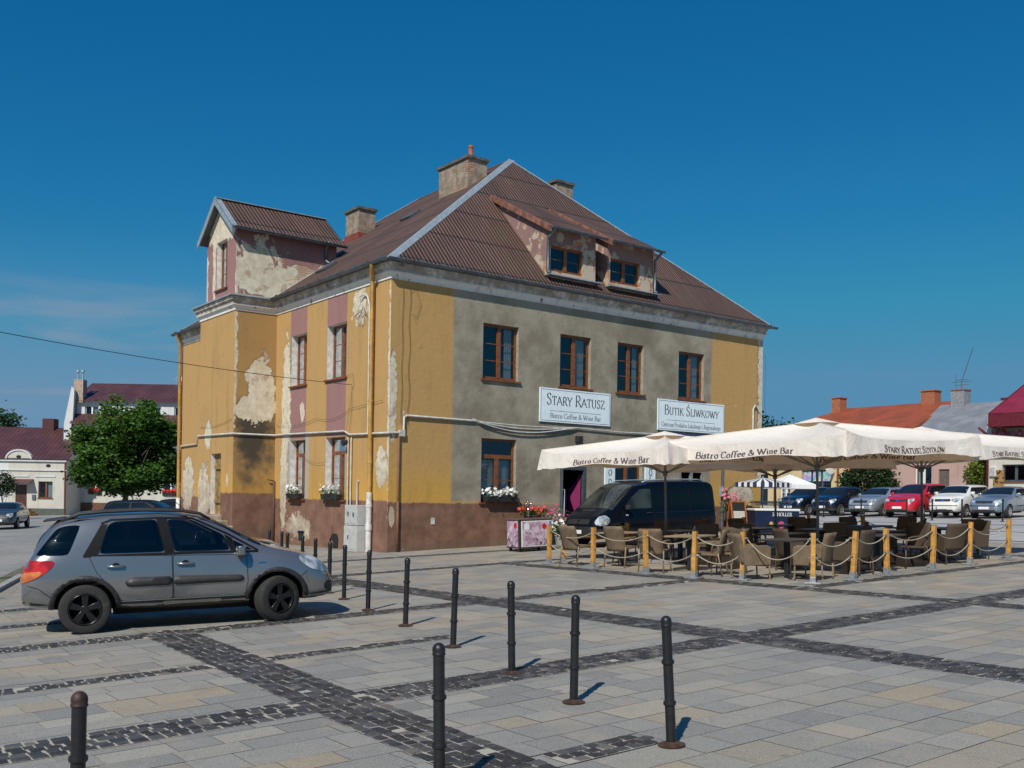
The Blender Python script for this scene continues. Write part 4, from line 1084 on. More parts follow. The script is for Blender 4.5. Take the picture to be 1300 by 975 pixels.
M_red = mat('red lamp', lambda s: {'Base Color': s.mix(s.step(s.noise(7, 3), .4, .62), (.30, .006, .006), (.55, .02, .015)), 'Roughness': .1, 'Coat Weight': 1.})
M_amb = mat('amber lamp', lambda s: {'Base Color': s.mix(s.step(s.noise(7, 3), .4, .62), (.42, .10, .02), (.62, .20, .05)), 'Roughness': .1, 'Coat Weight': 1.})
M_plate = plain('number plate white', (.72, .72, .70), .4, var=.05); M_blue = plain('plate blue', (.02, .06, .32), .5)

def interp(pts, x):
    if x <= pts[0][0]: return pts[0][1]
    for (a, b), (c, d) in zip(pts, pts[1:]):
        if x <= c: return b + (d - b) * (x - a) / (c - a)
    return pts[-1][1]

def smooth_mesh(verts, faces, lv=2, cuts=()):
    """subdivision surface, then the wheel arches cut out; returns (uncut BVH, finished mesh)"""
    me = bpy.data.meshes.new('tmp'); me.from_pydata(verts, [], faces)
    b = bmesh.new(); b.from_mesh(me); bmesh.ops.recalc_face_normals(b, faces=b.faces); b.to_mesh(me); b.free()
    o = bpy.data.objects.new('tmp', me); COL.objects.link(o)
    md = o.modifiers.new('s', 'SUBSURF'); md.levels = lv; md.render_levels = lv
    dg = bpy.context.evaluated_depsgraph_get()
    m1 = bpy.data.meshes.new_from_object(o.evaluated_get(dg))
    bv = BVHTree.FromPolygons([v.co for v in m1.vertices], [tuple(p.vertices) for p in m1.polygons])
    m2 = m1
    for cut in cuts:
        mc = bpy.data.meshes.new('cut'); mc.from_pydata(cut.v, [], cut.f); oc = bpy.data.objects.new('cut', mc); COL.objects.link(oc)
        b = bmesh.new(); b.from_mesh(mc); bmesh.ops.recalc_face_normals(b, faces=b.faces); b.to_mesh(mc); b.free()
        o2 = bpy.data.objects.new('tmp2', m2); COL.objects.link(o2)
        bo = o2.modifiers.new('b', 'BOOLEAN'); bo.object = oc; bo.operation = 'DIFFERENCE'; bo.solver = 'EXACT'
        for sv in ('EXACT', 'FAST'):
            bo.solver = sv; dg = bpy.context.evaluated_depsgraph_get()
            mm = bpy.data.meshes.new_from_object(o2.evaluated_get(dg))
            if len(mm.polygons) > len(m2.polygons) * .6: m2 = mm; break
        bpy.data.objects.remove(o2); bpy.data.objects.remove(oc)
    bpy.data.objects.remove(o)
    return bv, m2

class Car:
    """body lofted along x (nose at +x, wheels on z = 0); glass, lamps and trims are laid on its surface"""
    def __init__(s, name, label, cat, loc, rz, sp, group=None, paintm=None):
        s.sp = sp; s.root = thing(name, label, cat, loc, rz, group); lean(s.root)
        s.paint = paintm; s.body()
    def body(s):
        sp = s.sp; W = sp['W'] / 2; top = sp['top']; belt = sp['belt']; x0, x1 = top[0][0], top[-1][0]
        xs = sorted({p[0] for p in top} | set(sp.get('xs', [])))
        V = []; F = []; n = None
        hoodx = sp['ws']                      # where the windscreen meets the bonnet
        for x in xs:
            zt = interp(top, x); zb = interp(sp['bot'], x)
            t = interp(sp['plan'], x)         # 0..1 of half width
            w = W * t
            zs = min(interp(belt, x), zt - .035)
            gh = max(0., min(1., (zt - zs) / .35))      # 0 on the bonnet, 1 in the greenhouse
            wt = w * ((1 - gh) * .86 + gh * sp.get('tumble', .70)); ws_ = w * (.955 - .0 * gh)
            zm = zb + (zs - zb) * .5
            half = [(0, zb), (w * .80, zb), (w * .945, zb + (zs - zb) * .15), (w, zm), (w * .985, zb + (zs - zb) * .80), (ws_ * .985, zs), (ws_ * .55 + wt * .45 - .0, zs * .5 + (zt - .05) * .5) if gh > .3 else (ws_ * .6 + wt * .4, zs * .45 + zt * .55),
                    (wt, zt - .055 * gh - .012), (wt * .86, zt - .012 * gh - .003), (0, zt + .008)]
            if n is None: n = len(half)
            V += [(x, -y, z) for y, z in half] + [(x, y, z) for y, z in reversed(half[1:-1])]
        m = 2 * n - 2; k = len(xs)
        for i in range(k-1):
            for j in range(m): F.append((i*m+j, i*m+(j+1) % m, (i+1)*m+(j+1) % m, (i+1)*m+j))
        for e, rv in ((0, False), (k-1, True)):           # end caps in strips
            for j in range(n-1):
                a, b, c, d = e*m + j, e*m + j + 1, e*m + (m - j - 1) % m, e*m + (m - j) % m
                q = [a, b, c, d]; q2 = []
                for v in q:
                    if v not in q2: q2.append(v)
                F.append(tuple(q2 if rv else q2[::-1]))
        cut = MB(); r = sp['wr']; wy = W
        s.axles = sp['axles']; ra = r + sp.get('gap', .055)
        for ax in s.axles:
            for sg in (-1, 1): cut.cyl((ax, sg * (W - .30), r), (ax, sg * (W + .3), r), ra, n=36)
        s.bv, me = smooth_mesh(V, F, 2, [cut] + sp.get('cuts', []))
        me.materials.clear(); me.materials.append(s.paint); me.materials.append(M_well)
        for p in me.polygons:
            c = p.center; p.use_smooth = True
            p.material_index = 1 if (s.bv.find_nearest(c)[3] or 0) > .004 else 0
            if c.z < .30 and p.normal.z < -.6: p.material_index = 1
        me.set_sharp_from_angle(angle=RAD(38))
        me.name = 'car_body'
        o = bpy.data.objects.new('body', me); COL.objects.link(o); o.parent = s.root; s.b = o
        MB().box(-.9 + (s.axles[0]+s.axles[1])/2, .9 + (s.axles[0]+s.axles[1])/2, -W*.55, W*.55, .2, .32).build('underbody', M_well, s.root)
    def hit(s, p, view):
        W = 6
        if view in ('R', 'L'):
            sg = -1 if view == 'R' else 1
            r = s.bv.ray_cast(Vector((p[0], sg * W, p[1])), Vector((0, -sg, 0)))
        elif view == 'F': r = s.bv.ray_cast(Vector((W, p[0], p[1])), Vector((-1, 0, 0)))
        elif view == 'B': r = s.bv.ray_cast(Vector((-W, p[0], p[1])), Vector((1, 0, 0)))
        else: r = s.bv.ray_cast(Vector((p[0], p[1], W)), Vector((0, 0, -1)))
        return r[0], r[1]
    def patch(s, name, poly, view, m, off=.004, rnd=1, step=.07, parent=None, thick=0.):
        P = [Vector(p) for p in poly]
        for _ in range(rnd):               # soften corners
            Q = []
            for i in range(len(P)):
                a, b = P[i], P[(i+1) % len(P)]; L = (b - a).length; t = min(.25, .035 / max(L, 1e-4))
                Q += [a.lerp(b, t), a.lerp(b, 1 - t)]
            P = Q
        B = []
        for i in range(len(P)):
            a, b = P[i], P[(i+1) % len(P)]; k = max(1, int((b - a).length / step))
            B += [a.lerp(b, j / k) for j in range(k)]
        nb = len(B); pts = list(B)
        xs = [p.x for p in B]; ys = [p.y for p in B]
        def inside(q):
            c = False; j = nb - 1
            for i in range(nb):
                a, b = B[i], B[j]
                if (a.y > q.y) != (b.y > q.y) and q.x < (b.x - a.x) * (q.y - a.y) / (b.y - a.y) + a.x: c = not c
                j = i
            return c
        u = min(xs) + step * .5
        while u < max(xs):
            v = min(ys) + step * .5
            while v < max(ys):
                q = Vector((u, v))
                if inside(q) and min((q - w_).length for w_ in B) > step * .35: pts.append(q)
                v += step
            u += step
        r = delaunay_2d_cdt(pts, [(i, (i+1) % nb) for i in range(nb)], [], 1, 1e-5)
        vs = []; bad = set()
        for i, p in enumerate(r[0]):
            h, nn = s.hit(p, view)
            if h is None: bad.add(i); vs.append((0, 0, 0)); continue
            vs.append(tuple(h + nn * off))
        fs = [tuple(f) for f in r[2] if not any(i in bad for i in f)]
        if not fs: return None
        mb = MB(); mb.add(vs, fs)
        o = mb.build(name, m, parent or s.root)
        me = o.data; b = bmesh.new(); b.from_mesh(me); bmesh.ops.recalc_face_normals(b, faces=b.faces); b.to_mesh(me); b.free()
        # outward
        c = sum((p.normal * p.area for p in me.polygons), Vector()); ref = {'R': Vector((0,-1,0)), 'L': Vector((0,1,0)), 'F': Vector((1,0,0)), 'B': Vector((-1,0,0)), 'T': Vector((0,0,1))}[view]
        if c.dot(ref) < 0: me.flip_normals()
        me.polygons.foreach_set('use_smooth', [True] * len(me.polygons))
        if thick:
            md = o.modifiers.new('t', 'SOLIDIFY'); md.thickness = thick; md.offset = 1
        return o
    def line(s, name, pts, view, m, w=.012, off=.003, parent=None):
        """a seam or trim line drawn along the surface"""
        P = [Vector(p) for p in pts]; Q = []
        for a, b in zip(P, P[1:]):
            k = max(1, int((b - a).length / .05)); Q += [a.lerp(b, j / k) for j in range(k)]
        Q.append(P[-1]); L = []; Rr = []
        for i, p in enumerate(Q):
            t = (Q[min(i+1, len(Q)-1)] - Q[max(i-1, 0)]); t.normalize(); nn = Vector((-t.y, t.x)) * w / 2
            hl, nl = s.hit(p + nn, view); hr, nr = s.hit(p - nn, view)
            if hl is None or hr is None: continue
            L.append(hl + nl * off); Rr.append(hr + nr * off)
        if len(L) < 2: return
        mb = MB(); n = len(L); mb.add(L + Rr, [(i, i+1, n+i+1, n+i) for i in range(n-1)])
        return mb.build(name, m, parent or s.root, smooth=True)
    def wheels(s, rim, spokes=5, steer=0., width=.2, track=None, hub=None):
        sp = s.sp; r = sp['wr']; W = sp['W'] / 2
        for ax in s.axles:
            for sg in (-1, 1):
                e = bpy.data.objects.new('wheel', None); COL.objects.link(e); e.empty_display_size = .1; e.parent = s.root
                e.location = (ax, sg * (W - .015 - width / 2), r)
                e.rotation_euler = (0, 0, (steer if ax > 0 else 0) + (0 if sg < 0 else math.pi))   # outer face along local -y
                h = width / 2; ri = r * sp.get('rim', .68)
                prof = [(ri, h), (ri + .02, h), (r - .03, h * 1.0), (r - .008, h * .86), (r, h * .6), (r, -h * .6), (r - .008, -h * .86), (r - .03, -h), (ri + .02, -h), (ri, -h * .9)]
                MB().lathe(prof, 40, axis='y').build('tyre', M_tyre, e, smooth=50, fixn=True)
                mb = MB()
                mb.lathe([(ri, -h * .95), (ri - .006, h * .98), (ri - .022, h * .98), (ri - .03, h * .5), (ri - .03, -h * .8)], 36, axis='y')
                y = -h * .82
                mb.lathe([(.001, h * .88), (.055, h * .86), (.06, h * .6)], 16, axis='y')
                for k in range(spokes):
                    a = 6.28318 * k / spokes + .3; c_, n_ = Vector((math.cos(a), 0, math.sin(a))), Vector((-math.sin(a), 0, math.cos(a)))
                    wi, wo = .030, .048
                    p = [c_ * .04 - n_ * wi, c_ * (ri - .02) - n_ * wo, c_ * (ri - .02) + n_ * wo, c_ * .04 + n_ * wi]
                    mb.prism([q + Vector((0, y, 0)) for q in p], (0, .03, 0))
                mb.build('rim', rim, e, smooth=35, fixn=True, bevel=.006)
                mb = MB(); mb.lathe([(.001, -h * .3), (ri - .03, -h * .3)], 24, axis='y'); mb.lathe([(.001, h * .2), (.13, h * .2), (.13, -.02)], 24, axis='y'); mb.build('brake_disc', M_well if rim is M_blackalloy else M_trim, e, fixn=False)
    def mirror(s, x, z, m, sides=(-1, 1)):
        for sg in sides:
            h, nn = s.hit((x, z - .04), 'R'); y = abs(h.y)
            mb = MB()
            pts = [(x + .06, y + .02), (x + .09, y + .10), (x + .05, y + .20), (x - .03, y + .215), (x - .06, y + .13), (x - .05, y + .03)]
            lo = [(a, sg * b, z - .06) for a, b in pts]; hi = [(a - .01, sg * (b * .995), z + .075) for a, b in pts]
            if sg > 0: mb.prism(lo, (0, 0, .13))
            else: mb.prism(lo[::-1], (0, 0, .13))
            mb.bar((x, sg * (y - .03), z - .05), (x + .02, sg * (y + .08), z - .02), .05, .04)
            mb.build('mirror', m, s.root, bevel=.03, seg=3, smooth=40)

def mirror_poly(p): return p
def both(c, name, poly, m, **k):
    for v in 'RL': c.patch(name, poly, v, m, **k)

# ---------------------------------------------------------------- the grey crossover in front
P_grey = paint('grey metallic paint', (.255, .262, .272), .22, .7, 1., .2)
sx4 = dict(W=1.755, wr=.325, axles=(-1.25, 1.25), gap=.06, ws=1.15, tumble=.705, rim=.66,
  top=[(-2.03, .72), (-1.99, .86), (-1.92, 1.0), (-1.80, 1.20), (-1.66, 1.44), (-1.50, 1.545), (-1.1, 1.585), (-.5, 1.60), (.0, 1.585), (.3, 1.53), (.62, 1.37), (.95, 1.18), (1.18, 1.055), (1.45, 1.005), (1.75, .93), (1.95, .83), (2.07, .68), (2.12, .55)],
  belt=[(-2.05, .70), (-1.92, .93), (-1.6, 1.0), (-.8, .985), (.6, .94), (1.2, .93), (1.6, .88), (1.9, .74), (2.12, .52)],
  bot=[(-2.03, .42), (-1.9, .33), (-1.5, .29), (0, .25), (1.5, .27), (1.9, .27), (2.05, .30), (2.12, .36)],
  plan=[(-2.03, .72), (-1.99, .82), (-1.92, .89), (-1.8, .94), (-1.5, .975), (-1, 1), (1.2, 1), (1.5, .98), (1.75, .93), (1.95, .82), (2.07, .66), (2.12, .50)])
GLASS = {'rear': [(-1.07, 1.045), (-.95, 1.42), (-.86, 1.465), (-.33, 1.478), (-.24, 1.04)], 'front': [(-.12, 1.035), (-.20, 1.478), (.12, 1.465), (.55, 1.24), (.62, 1.03)],
         'quarter': [(-1.84, 1.04), (-1.575, 1.39), (-1.46, 1.425), (-1.28, 1.43), (-1.44, 1.04)], 'nose': [(.70, 1.025), (.66, 1.17), (.93, 1.025)]}
def _side_cut(poly, y0, y1): return MB().prism([(x, y0, z) for x, z in poly], (0, y1 - y0, 0))
_cab = _side_cut([(-1.72, .62), (-1.72, 1.06), (-1.50, 1.44), (-1.3, 1.50), (-.4, 1.53), (.1, 1.51), (.35, 1.44), (.70, 1.20), (.88, 1.0), (.80, .62)], -.60, .60)
_cab2 = _side_cut([(-1.62, .60), (-1.62, 1.03), (-1.44, 1.15), (.55, 1.15), (.72, 1.06), (.78, .60)], -.745, .745)
sx4['cuts'] = [_cab, _cab2] + [_side_cut([(sum(q[0] for q in g) / len(g) + (x - sum(q[0] for q in g) / len(g)) * .96, sum(q[1] for q in g) / len(g) + (z - sum(q[1] for q in g) / len(g)) * .95) for x, z in g], a, b) for g in GLASS.values() for a, b in ((-1.2, -.47), (.47, 1.2))]
sx4['cuts'] += [MB().prism([(.42, -.50, .9), (.42, .50, .9), (.98, .60, .9), (.98, -.60, .9)], (0, 0, 1.2)), MB().prism([(-2.4, -.48, 1.10), (-2.4, -.46, 1.40), (-2.4, .46, 1.40), (-2.4, .48, 1.10)], (1.0, 0, 0))]
heading = math.atan2(-.65, 2.51)
# near side wheels stand at (-11.14, -11.27) and (-8.63, -11.92)
mid = Vector(((-11.14 - 8.63) / 2, (-11.27 - 11.92) / 2)); nv = Vector((-math.sin(heading), math.cos(heading)))
ctr = mid + nv * .78
c = Car('parked_car', 'grey metallic hatchback with black wheels and roof rails parked at the front of the square', 'car', (ctr.x, ctr.y, gz(ctr.x, ctr.y) + .012), heading, sx4, None, P_grey)
c.wheels(M_blackalloy, 5, RAD(24), .205)
# black sills and wheel arch mouldings
def arch(ax, r0, r1, a0, a1, n=16):
    zc = .325
    return [(ax + r1 * math.cos(a0 + (a1 - a0) * i / n), zc + r1 * math.sin(a0 + (a1 - a0) * i / n)) for i in range(n + 1)] + [(ax + r0 * math.cos(a1 + (a0 - a1) * i / n), zc + r0 * math.sin(a1 + (a0 - a1) * i / n)) for i in range(n + 1)]
for v in 'RL':
    for ax in (-1.25, 1.25): c.patch('arch_moulding', arch(ax, .388, .445, RAD(3), RAD(177)), v, M_trim, off=.012, rnd=0, step=.05, thick=.008)
    c.patch('sill_cladding', [(-.80, .275), (.80, .275), (.83, .40), (-.84, .40)], v, M_trim, off=.008, rnd=0)
    c.patch('side_moulding', [(-.72, .595), (-.76, .66), (-.68, .72), (-.16, .715), (-.16, .60)], v, M_trim, off=.012, thick=.01)
    c.patch('side_moulding', [(-.145, .60), (-.145, .715), (.76, .69), (.79, .65), (.77, .60)], v, M_trim, off=.012, thick=.01)
    # window band in one black mask, the panes over it
    c.patch('pillar_band', [(-.245, 1.03), (-.335, 1.485), (-.195, 1.485), (-.115, 1.03)], v, M_mask, off=.003, rnd=0, step=.05)
    c.patch('pillar_band', [(-1.26, 1.03), (-1.03, 1.43), (-.95, 1.43), (-1.07, 1.04)], v, M_mask, off=.003, rnd=0, step=.05)
    c.patch('pillar_band', [(.62, 1.03), (.55, 1.25), (.655, 1.19), (.70, 1.02)], v, M_mask, off=.003, rnd=0, step=.05)
    c.line('window_trim', [(-1.26, 1.02), (.2, 1.015), (1.0, 1.0)], v, M_mask, .03, .005); c.line('window_trim', [(-1.03, 1.44), (-.90, 1.485), (-.3, 1.497), (.14, 1.478), (.6, 1.25), (1.0, 1.01)], v, M_mask, .025, .005)
    c.patch('window', GLASS['rear'], v, M_tintd, off=.004, rnd=2)
    c.patch('window', GLASS['front'], v, M_tint, off=.004, rnd=2)
    c.patch('window', GLASS['nose'], v, M_tint, off=.004, rnd=1)
    c.patch('rear_quarter_window', GLASS['quarter'], v, M_tintd, off=.004, rnd=2)
    # doors: dark joint under, panel over
    rd = [(-1.19, 1.02), (-1.10, .80), (-.90, .56), (-.80, .41), (-.155, .41), (-.155, .99)]
    fd = [(-.14, .99), (-.14, .41), (.80, .41), (.84, .60), (.83, .96)]
    for nm, pl_, hx in (('door', rd, -.86), ('door', fd, .02)):
        d = c.patch(nm, pl_, v, P_grey, off=.0055, rnd=1, step=.06)
        c.line('door_gap', pl_ + pl_[:1], v, M_well, .0075, .0075, d)
        h, nn = c.hit((hx, .875), v)
        mb = MB(); sg = -1 if v == 'R' else 1
        for k in range(1): mb.lathe([(.001, -.004), (.055, -.004), (.05, .0)], 16, (h.x, h.y + sg * .006, .868), 'y')
        mb.build('handle_recess', M_well, d)
        mb = MB(); mb.tube([(hx - .10, h.y + sg * .012, .872), (hx - .09, h.y + sg * .035, .875), (hx + .09, h.y + sg * .036, .872), (hx + .10, h.y + sg * .012, .87)], .018, 8); mb.build('handle', P_grey, d, smooth=True)
    c.patch('tail_lamp', [(-2.02, .70), (-1.965, .88), (-1.93, .985), (-1.60, .975), (-1.62, .90), (-1.78, .77), (-1.96, .70)], v, M_red, off=.008, rnd=1, step=.04)
    c.patch('tail_lamp', [(-2.02, .70), (-1.985, .83), (-1.74, .845), (-1.80, .765), (-1.96, .705)], v, M_amb, off=.012, rnd=1, step=.04)
    c.patch('headlamp', [(1.56, .86), (1.60, .935), (1.75, .905), (1.95, .78), (2.045, .66), (1.98, .65), (1.75, .715), (1.63, .79)], v, M_lamp, off=.006, rnd=2, step=.05)
    c.patch('fog_lamp', [(1.93, .46), (1.97, .53), (2.09, .52), (2.1, .40), (1.97, .39)], v, M_trim, off=.006)
    c.patch('bumper_skirt', [(1.62, .26), (1.68, .36), (2.10, .40), (2.12, .34), (1.9, .25)], v, M_trim, off=.006)
    c.patch('bumper_skirt', [(-2.02, .46), (-1.68, .40), (-1.62, .30), (-1.95, .30)], v, M_trim, off=.006)
    c.line('bumper_joint', [(-1.99, .68), (-1.80, .62), (-1.66, .50)], v, M_well, .008); c.line('bumper_joint', [(1.58, .62), (1.68, .70)], v, M_well, .008)
    c.line('tailgate_joint', [(-1.70, 1.48), (-1.93, .99)], v, M_well, .009)
    c.line('roof_seam', [(-1.45, 1.50), (-1.0, 1.545), (-.3, 1.555), (.2, 1.50), (.72, 1.27), (1.12, 1.05)], v, M_well, .008)
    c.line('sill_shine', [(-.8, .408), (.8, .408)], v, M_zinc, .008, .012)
    c.patch('badge', [(.99, .835), (.99, .85), (1.10, .85), (1.10, .835)], v, M_chrome, off=.006, rnd=0)
for sg in (-1, 1):
    pts = []
    for x in (-1.52, -1.3, -1., -.5, 0, .25, .38):
        h, nn = c.hit((x, sg * .53), 'T'); pts.append(h + Vector((0, 0, .045 if -1.4 < x < .3 else .005)))
    MB().tube(pts, .022, 8).build('roof_rail', M_trim, c.root, smooth=True)
c.patch('windscreen', [(.36, -.56), (.36, .56), (1.06, .70), (1.06, -.70)], 'T', M_tint, off=.004, rnd=2)
c.patch('rear_window', [(-.55, 1.08), (-.5, 1.42), (.5, 1.42), (.55, 1.08)], 'B', M_tintd, off=.004, rnd=2)
for sx_, sy_ in ((.05, -.36), (.05, .36), (-.85, -.36), (-.85, .36), (-.85, 0)):
    mb = MB(); mb.prism([(sx_ - .05, sy_ - .23, .62), (sx_ - .22, sy_ - .23, 1.18), (sx_ - .12, sy_ - .23, 1.20), (sx_ + .10, sy_ - .23, .70), (sx_ + .5, sy_ - .23, .72), (sx_ + .5, sy_ - .23, .60)], (0, .46, 0)); mb.prism([(sx_ - .24, sy_ - .12, 1.22), (sx_ - .26, sy_ - .12, 1.38), (sx_ - .17, sy_ - .12, 1.38), (sx_ - .14, sy_ - .12, 1.22)], (0, .24, 0)); mb.bar((sx_ - .18, sy_ - .05, 1.15), (sx_ - .2, sy_ - .05, 1.25), .02, .02)
    mb.build('seat', M_seat, c.root, bevel=.03, fixn=True)
MB().prism([(.55, -.70, .7), (.52, -.70, .95), (.66, -.70, 1.02), (.86, -.70, .99), (.80, -.70, .7)], (0, 1.4, 0)).build('dashboard', M_cabin, c.root, bevel=.02, fixn=True)
mb = MB(); _w = [Vector((.40 + .06 * math.cos(k * .3927), .36 + .17 * math.sin(k * .3927), .98 + .16 * math.cos(k * .3927))) for k in range(17)]; mb.tube(_w, .015, 6); mb.bar((.40, .20, .98), (.40, .52, .98), .03, .02); mb.tube([(.40, .36, .98), (.6, .36, .9)], .025, 6); mb.build('steering_wheel', M_cabin, c.root)
c.patch('number_plate', [(-.26, .74), (-.26, .84), (.26, .84), (.26, .74)], 'B', M_plate, off=.012, rnd=0)
c.patch('grille', [(-.45, .60), (-.42, .70), (.42, .70), (.45, .60)], 'F', M_trim, off=.006)
c.patch('lower_grille', [(-.6, .36), (-.55, .48), (.55, .48), (.6, .36)], 'F', M_trim, off=.006)
c.mirror(.74, 1.02, M_trim if False else P_grey)
h, nn = c.hit((-1.5, 0), 'T'); mb = MB(); zr_ = h.z; mb.add([(-1.50, -.52, zr_ - .02), (-1.50, .52, zr_ - .02), (-1.745, .47, zr_ - .045), (-1.745, -.47, zr_ - .045), (-1.46, -.52, zr_ + .012), (-1.46, .52, zr_ + .012), (-1.745, .47, zr_ - .022), (-1.745, -.47, zr_ - .022)], [(0,1,2,3),(7,6,5,4),(3,2,6,7),(0,3,7,4),(1,5,6,2),(0,4,5,1)]); mb.build('spoiler', M_trim, c.root, bevel=.012, smooth=40, fixn=True)
MB().tube([(.1, 0, 1.58), (-.05, 0, 1.72)], .005, 5).build('aerial', M_trim, c.root)
MB().tube([(1.05, .3, 1.13), (1.12, -.25, 1.09), (1.13, -.62, 1.06)], .012, 6).build('wiper', M_trim, c.root)

# ---------------------------------------------------------------- the dark blue van beside the terrace
P_van = paint('dark blue van paint', (.0025, .0045, .010), .22, .0, .0, 0., .22)
M_vglass = mat('van glass', lambda s: {'Base Color': (.004, .005, .006), 'Roughness': .03, 'Specular IOR Level': .25})
M_vscreen = mat('van windscreen glass', lambda s: {'Base Color': s.mix(s.step(s.noise(1.1, 2), .35, .65), (.014, .018, .018), (.05, .058, .05)), 'Roughness': .03, 'Specular IOR Level': .4})  # paler mottling in the base colour stands for the wall's reflection
van = dict(W=1.90, wr=.325, axles=(-1.65, 1.45), gap=.06, ws=1.9, tumble=.88, rim=.62,
  top=[(-2.39, 1.0), (-2.37, 1.5), (-2.33, 1.82), (-2.22, 1.93), (-1.5, 1.955), (0, 1.96), (.55, 1.93), (.85, 1.84), (1.2, 1.58), (1.6, 1.27), (1.80, 1.14), (2.0, 1.04), (2.2, .92), (2.33, .76), (2.41, .56)],
  belt=[(-2.4, .95), (-2.3, 1.12), (0, 1.12), (1.0, 1.05), (1.6, 1.0), (2.0, .88), (2.25, .74), (2.41, .5)],
  bot=[(-2.39, .38), (-2.2, .28), (0, .25), (2.0, .25), (2.25, .26), (2.41, .32)],
  plan=[(-2.39, .88), (-2.36, .95), (-2.2, 1), (1.4, 1), (1.8, .965), (2.05, .90), (2.2, .82), (2.33, .70), (2.41, .54)])
VX, VY = 7.42, -2.72
van = dict(van, axles=(-1.78, 1.62), ws=2.05, **{k: [(x * 1.08, z) for x, z in van[k]] for k in ('top', 'belt', 'bot', 'plan')})
v = Car('parked_van', 'dark blue passenger van with black side glass parked behind the terrace', 'van', (VX, VY, gz(VX, VY) + .012), math.pi, van, None, P_van)
P_vhi = paint('van edge highlight', (.012, .035, .10), .2, .2, .8)  # lighter blue painted as the highlight along the pillar edges
_p, _l = v.patch, v.line
sc = lambda q, vw: [(a * 1.08, b) for a, b in q] if vw in 'RLT' else q
v.patch = lambda n_, q, vw, m_, **k: _p(n_, sc(q, vw), vw, m_, **k)
v.line = lambda n_, q, vw, m_, *a, **k: _l(n_, sc(q, vw), vw, m_, *a, **k)
v.wheels(M_alloy, 5, 0, .21)
for w_ in 'RL':
    v.patch('window_mask', [(-2.22, 1.10), (-2.18, 1.72), (-2.1, 1.77), (.20, 1.77), (.20, 1.10)], w_, M_vglass, off=.003)
    for a, b in ((-2.16, -1.25), (-1.19, -.45), (-.39, .14)): v.patch('window', [(a, 1.14), (a + .02, 1.73), (b, 1.73), (b, 1.14)], w_, M_vglass, off=.007, rnd=2)
    v.patch('window', [(.32, 1.12), (.32, 1.70), (.72, 1.70), (1.12, 1.42), (1.32, 1.20), (1.30, 1.12)], w_, M_vscreen, off=.006, rnd=2)
    v.line('door_gap', [(.25, 1.78), (.25, .35), (1.02, .35), (1.1, .55), (1.38, .80), (1.42, 1.1)], w_, M_well, .012); v.line('door_gap', [(-1.22, 1.78), (-1.22, .75)], w_, M_well, .012); v.line('door_rail', [(-2.1, .98), (.2, .98)], w_, M_well, .014)
    v.patch('headlamp', [(1.92, .70), (1.86, .84), (1.97, .96), (2.14, .92), (2.27, .74), (2.24, .66), (2.05, .64)], w_, M_lamp, off=.007, rnd=2, step=.04)
    v.patch('bumper', [(1.86, .27), (1.83, .52), (2.2, .56), (2.38, .52), (2.42, .32), (2.2, .26)], w_, M_trim, off=.005)
    v.patch('sill_cladding', [(-1.25, .27), (-1.25, .42), (1.05, .42), (1.05, .27)], w_, M_trim, off=.006)
    v.patch('tail_lamp', [(-2.38, .8), (-2.37, 1.3), (-2.3, 1.3), (-2.3, .8)], w_, M_red, off=.006)
    v.patch('side_lamp', [(1.22, .92), (1.22, .96), (1.32, .96), (1.32, .92)], w_, M_lamp, off=.006, rnd=0)
    v.line('shoulder', [(-2.2, .80), (1.1, .80)], w_, P_van, .03, .006)
    h, nn = v.hit((.45, .98), w_); sg = -1 if w_ == 'R' else 1
    MB().tube([(.34, h.y, .98), (.36, h.y + sg * .03, .98), (.54, h.y + sg * .03, .98), (.56, h.y, .98)], .018, 6).build('handle', M_trim, v.root, smooth=True)
v.patch('windscreen', [(.80, -.66), (.80, .66), (1.2, .76), (1.78, .82), (1.78, -.82), (1.2, -.76)], 'T', M_vscreen, off=.005, rnd=2)
v.patch('grille', [(-.52, .70), (-.46, .84), (.46, .84), (.52, .70)], 'F', M_trim, off=.006)
v.patch('bumper', [(-.70, .36), (-.66, .62), (.66, .62), (.70, .36)], 'F', M_trim, off=.006)
v.patch('number_plate', [(-.26, .42), (-.26, .53), (.26, .53), (.26, .42)], 'F', M_plate, off=.02, rnd=0)
v.patch('emblem', [(0, .68), (-.06, .77), (0, .86), (.06, .77)], 'F', M_chrome, off=.016, rnd=0, step=.03)
v.patch('bonnet_vent', [(1.86, -.30), (1.86, .30), (1.96, .28), (1.96, -.28)], 'T', M_trim, off=.006)
v.mirror(1.4, 1.16, M_trim)
for sg in (-1, 1):
    pts = [v.hit((x, sg * .70), 'T')[0] + Vector((0, 0, .05 if -2 < x < .4 else .01)) for x in (-2.1, -1.9, -1.2, -.5, .3, .55)]
    MB().tube(pts, .02, 8).build('roof_rail', M_zinc, v.root, smooth=True)
MB().tube([(1.75, .5, 1.18), (1.80, -.1, 1.17), (1.79, -.7, 1.13)], .012, 6).build('wiper', M_trim, v.root)

for w_ in 'RL': v.line('pillar_shine', [(2.0, 1.06), (1.28, 1.52), (.9, 1.80), (.4, 1.86)], w_, P_vhi, .035, .009)
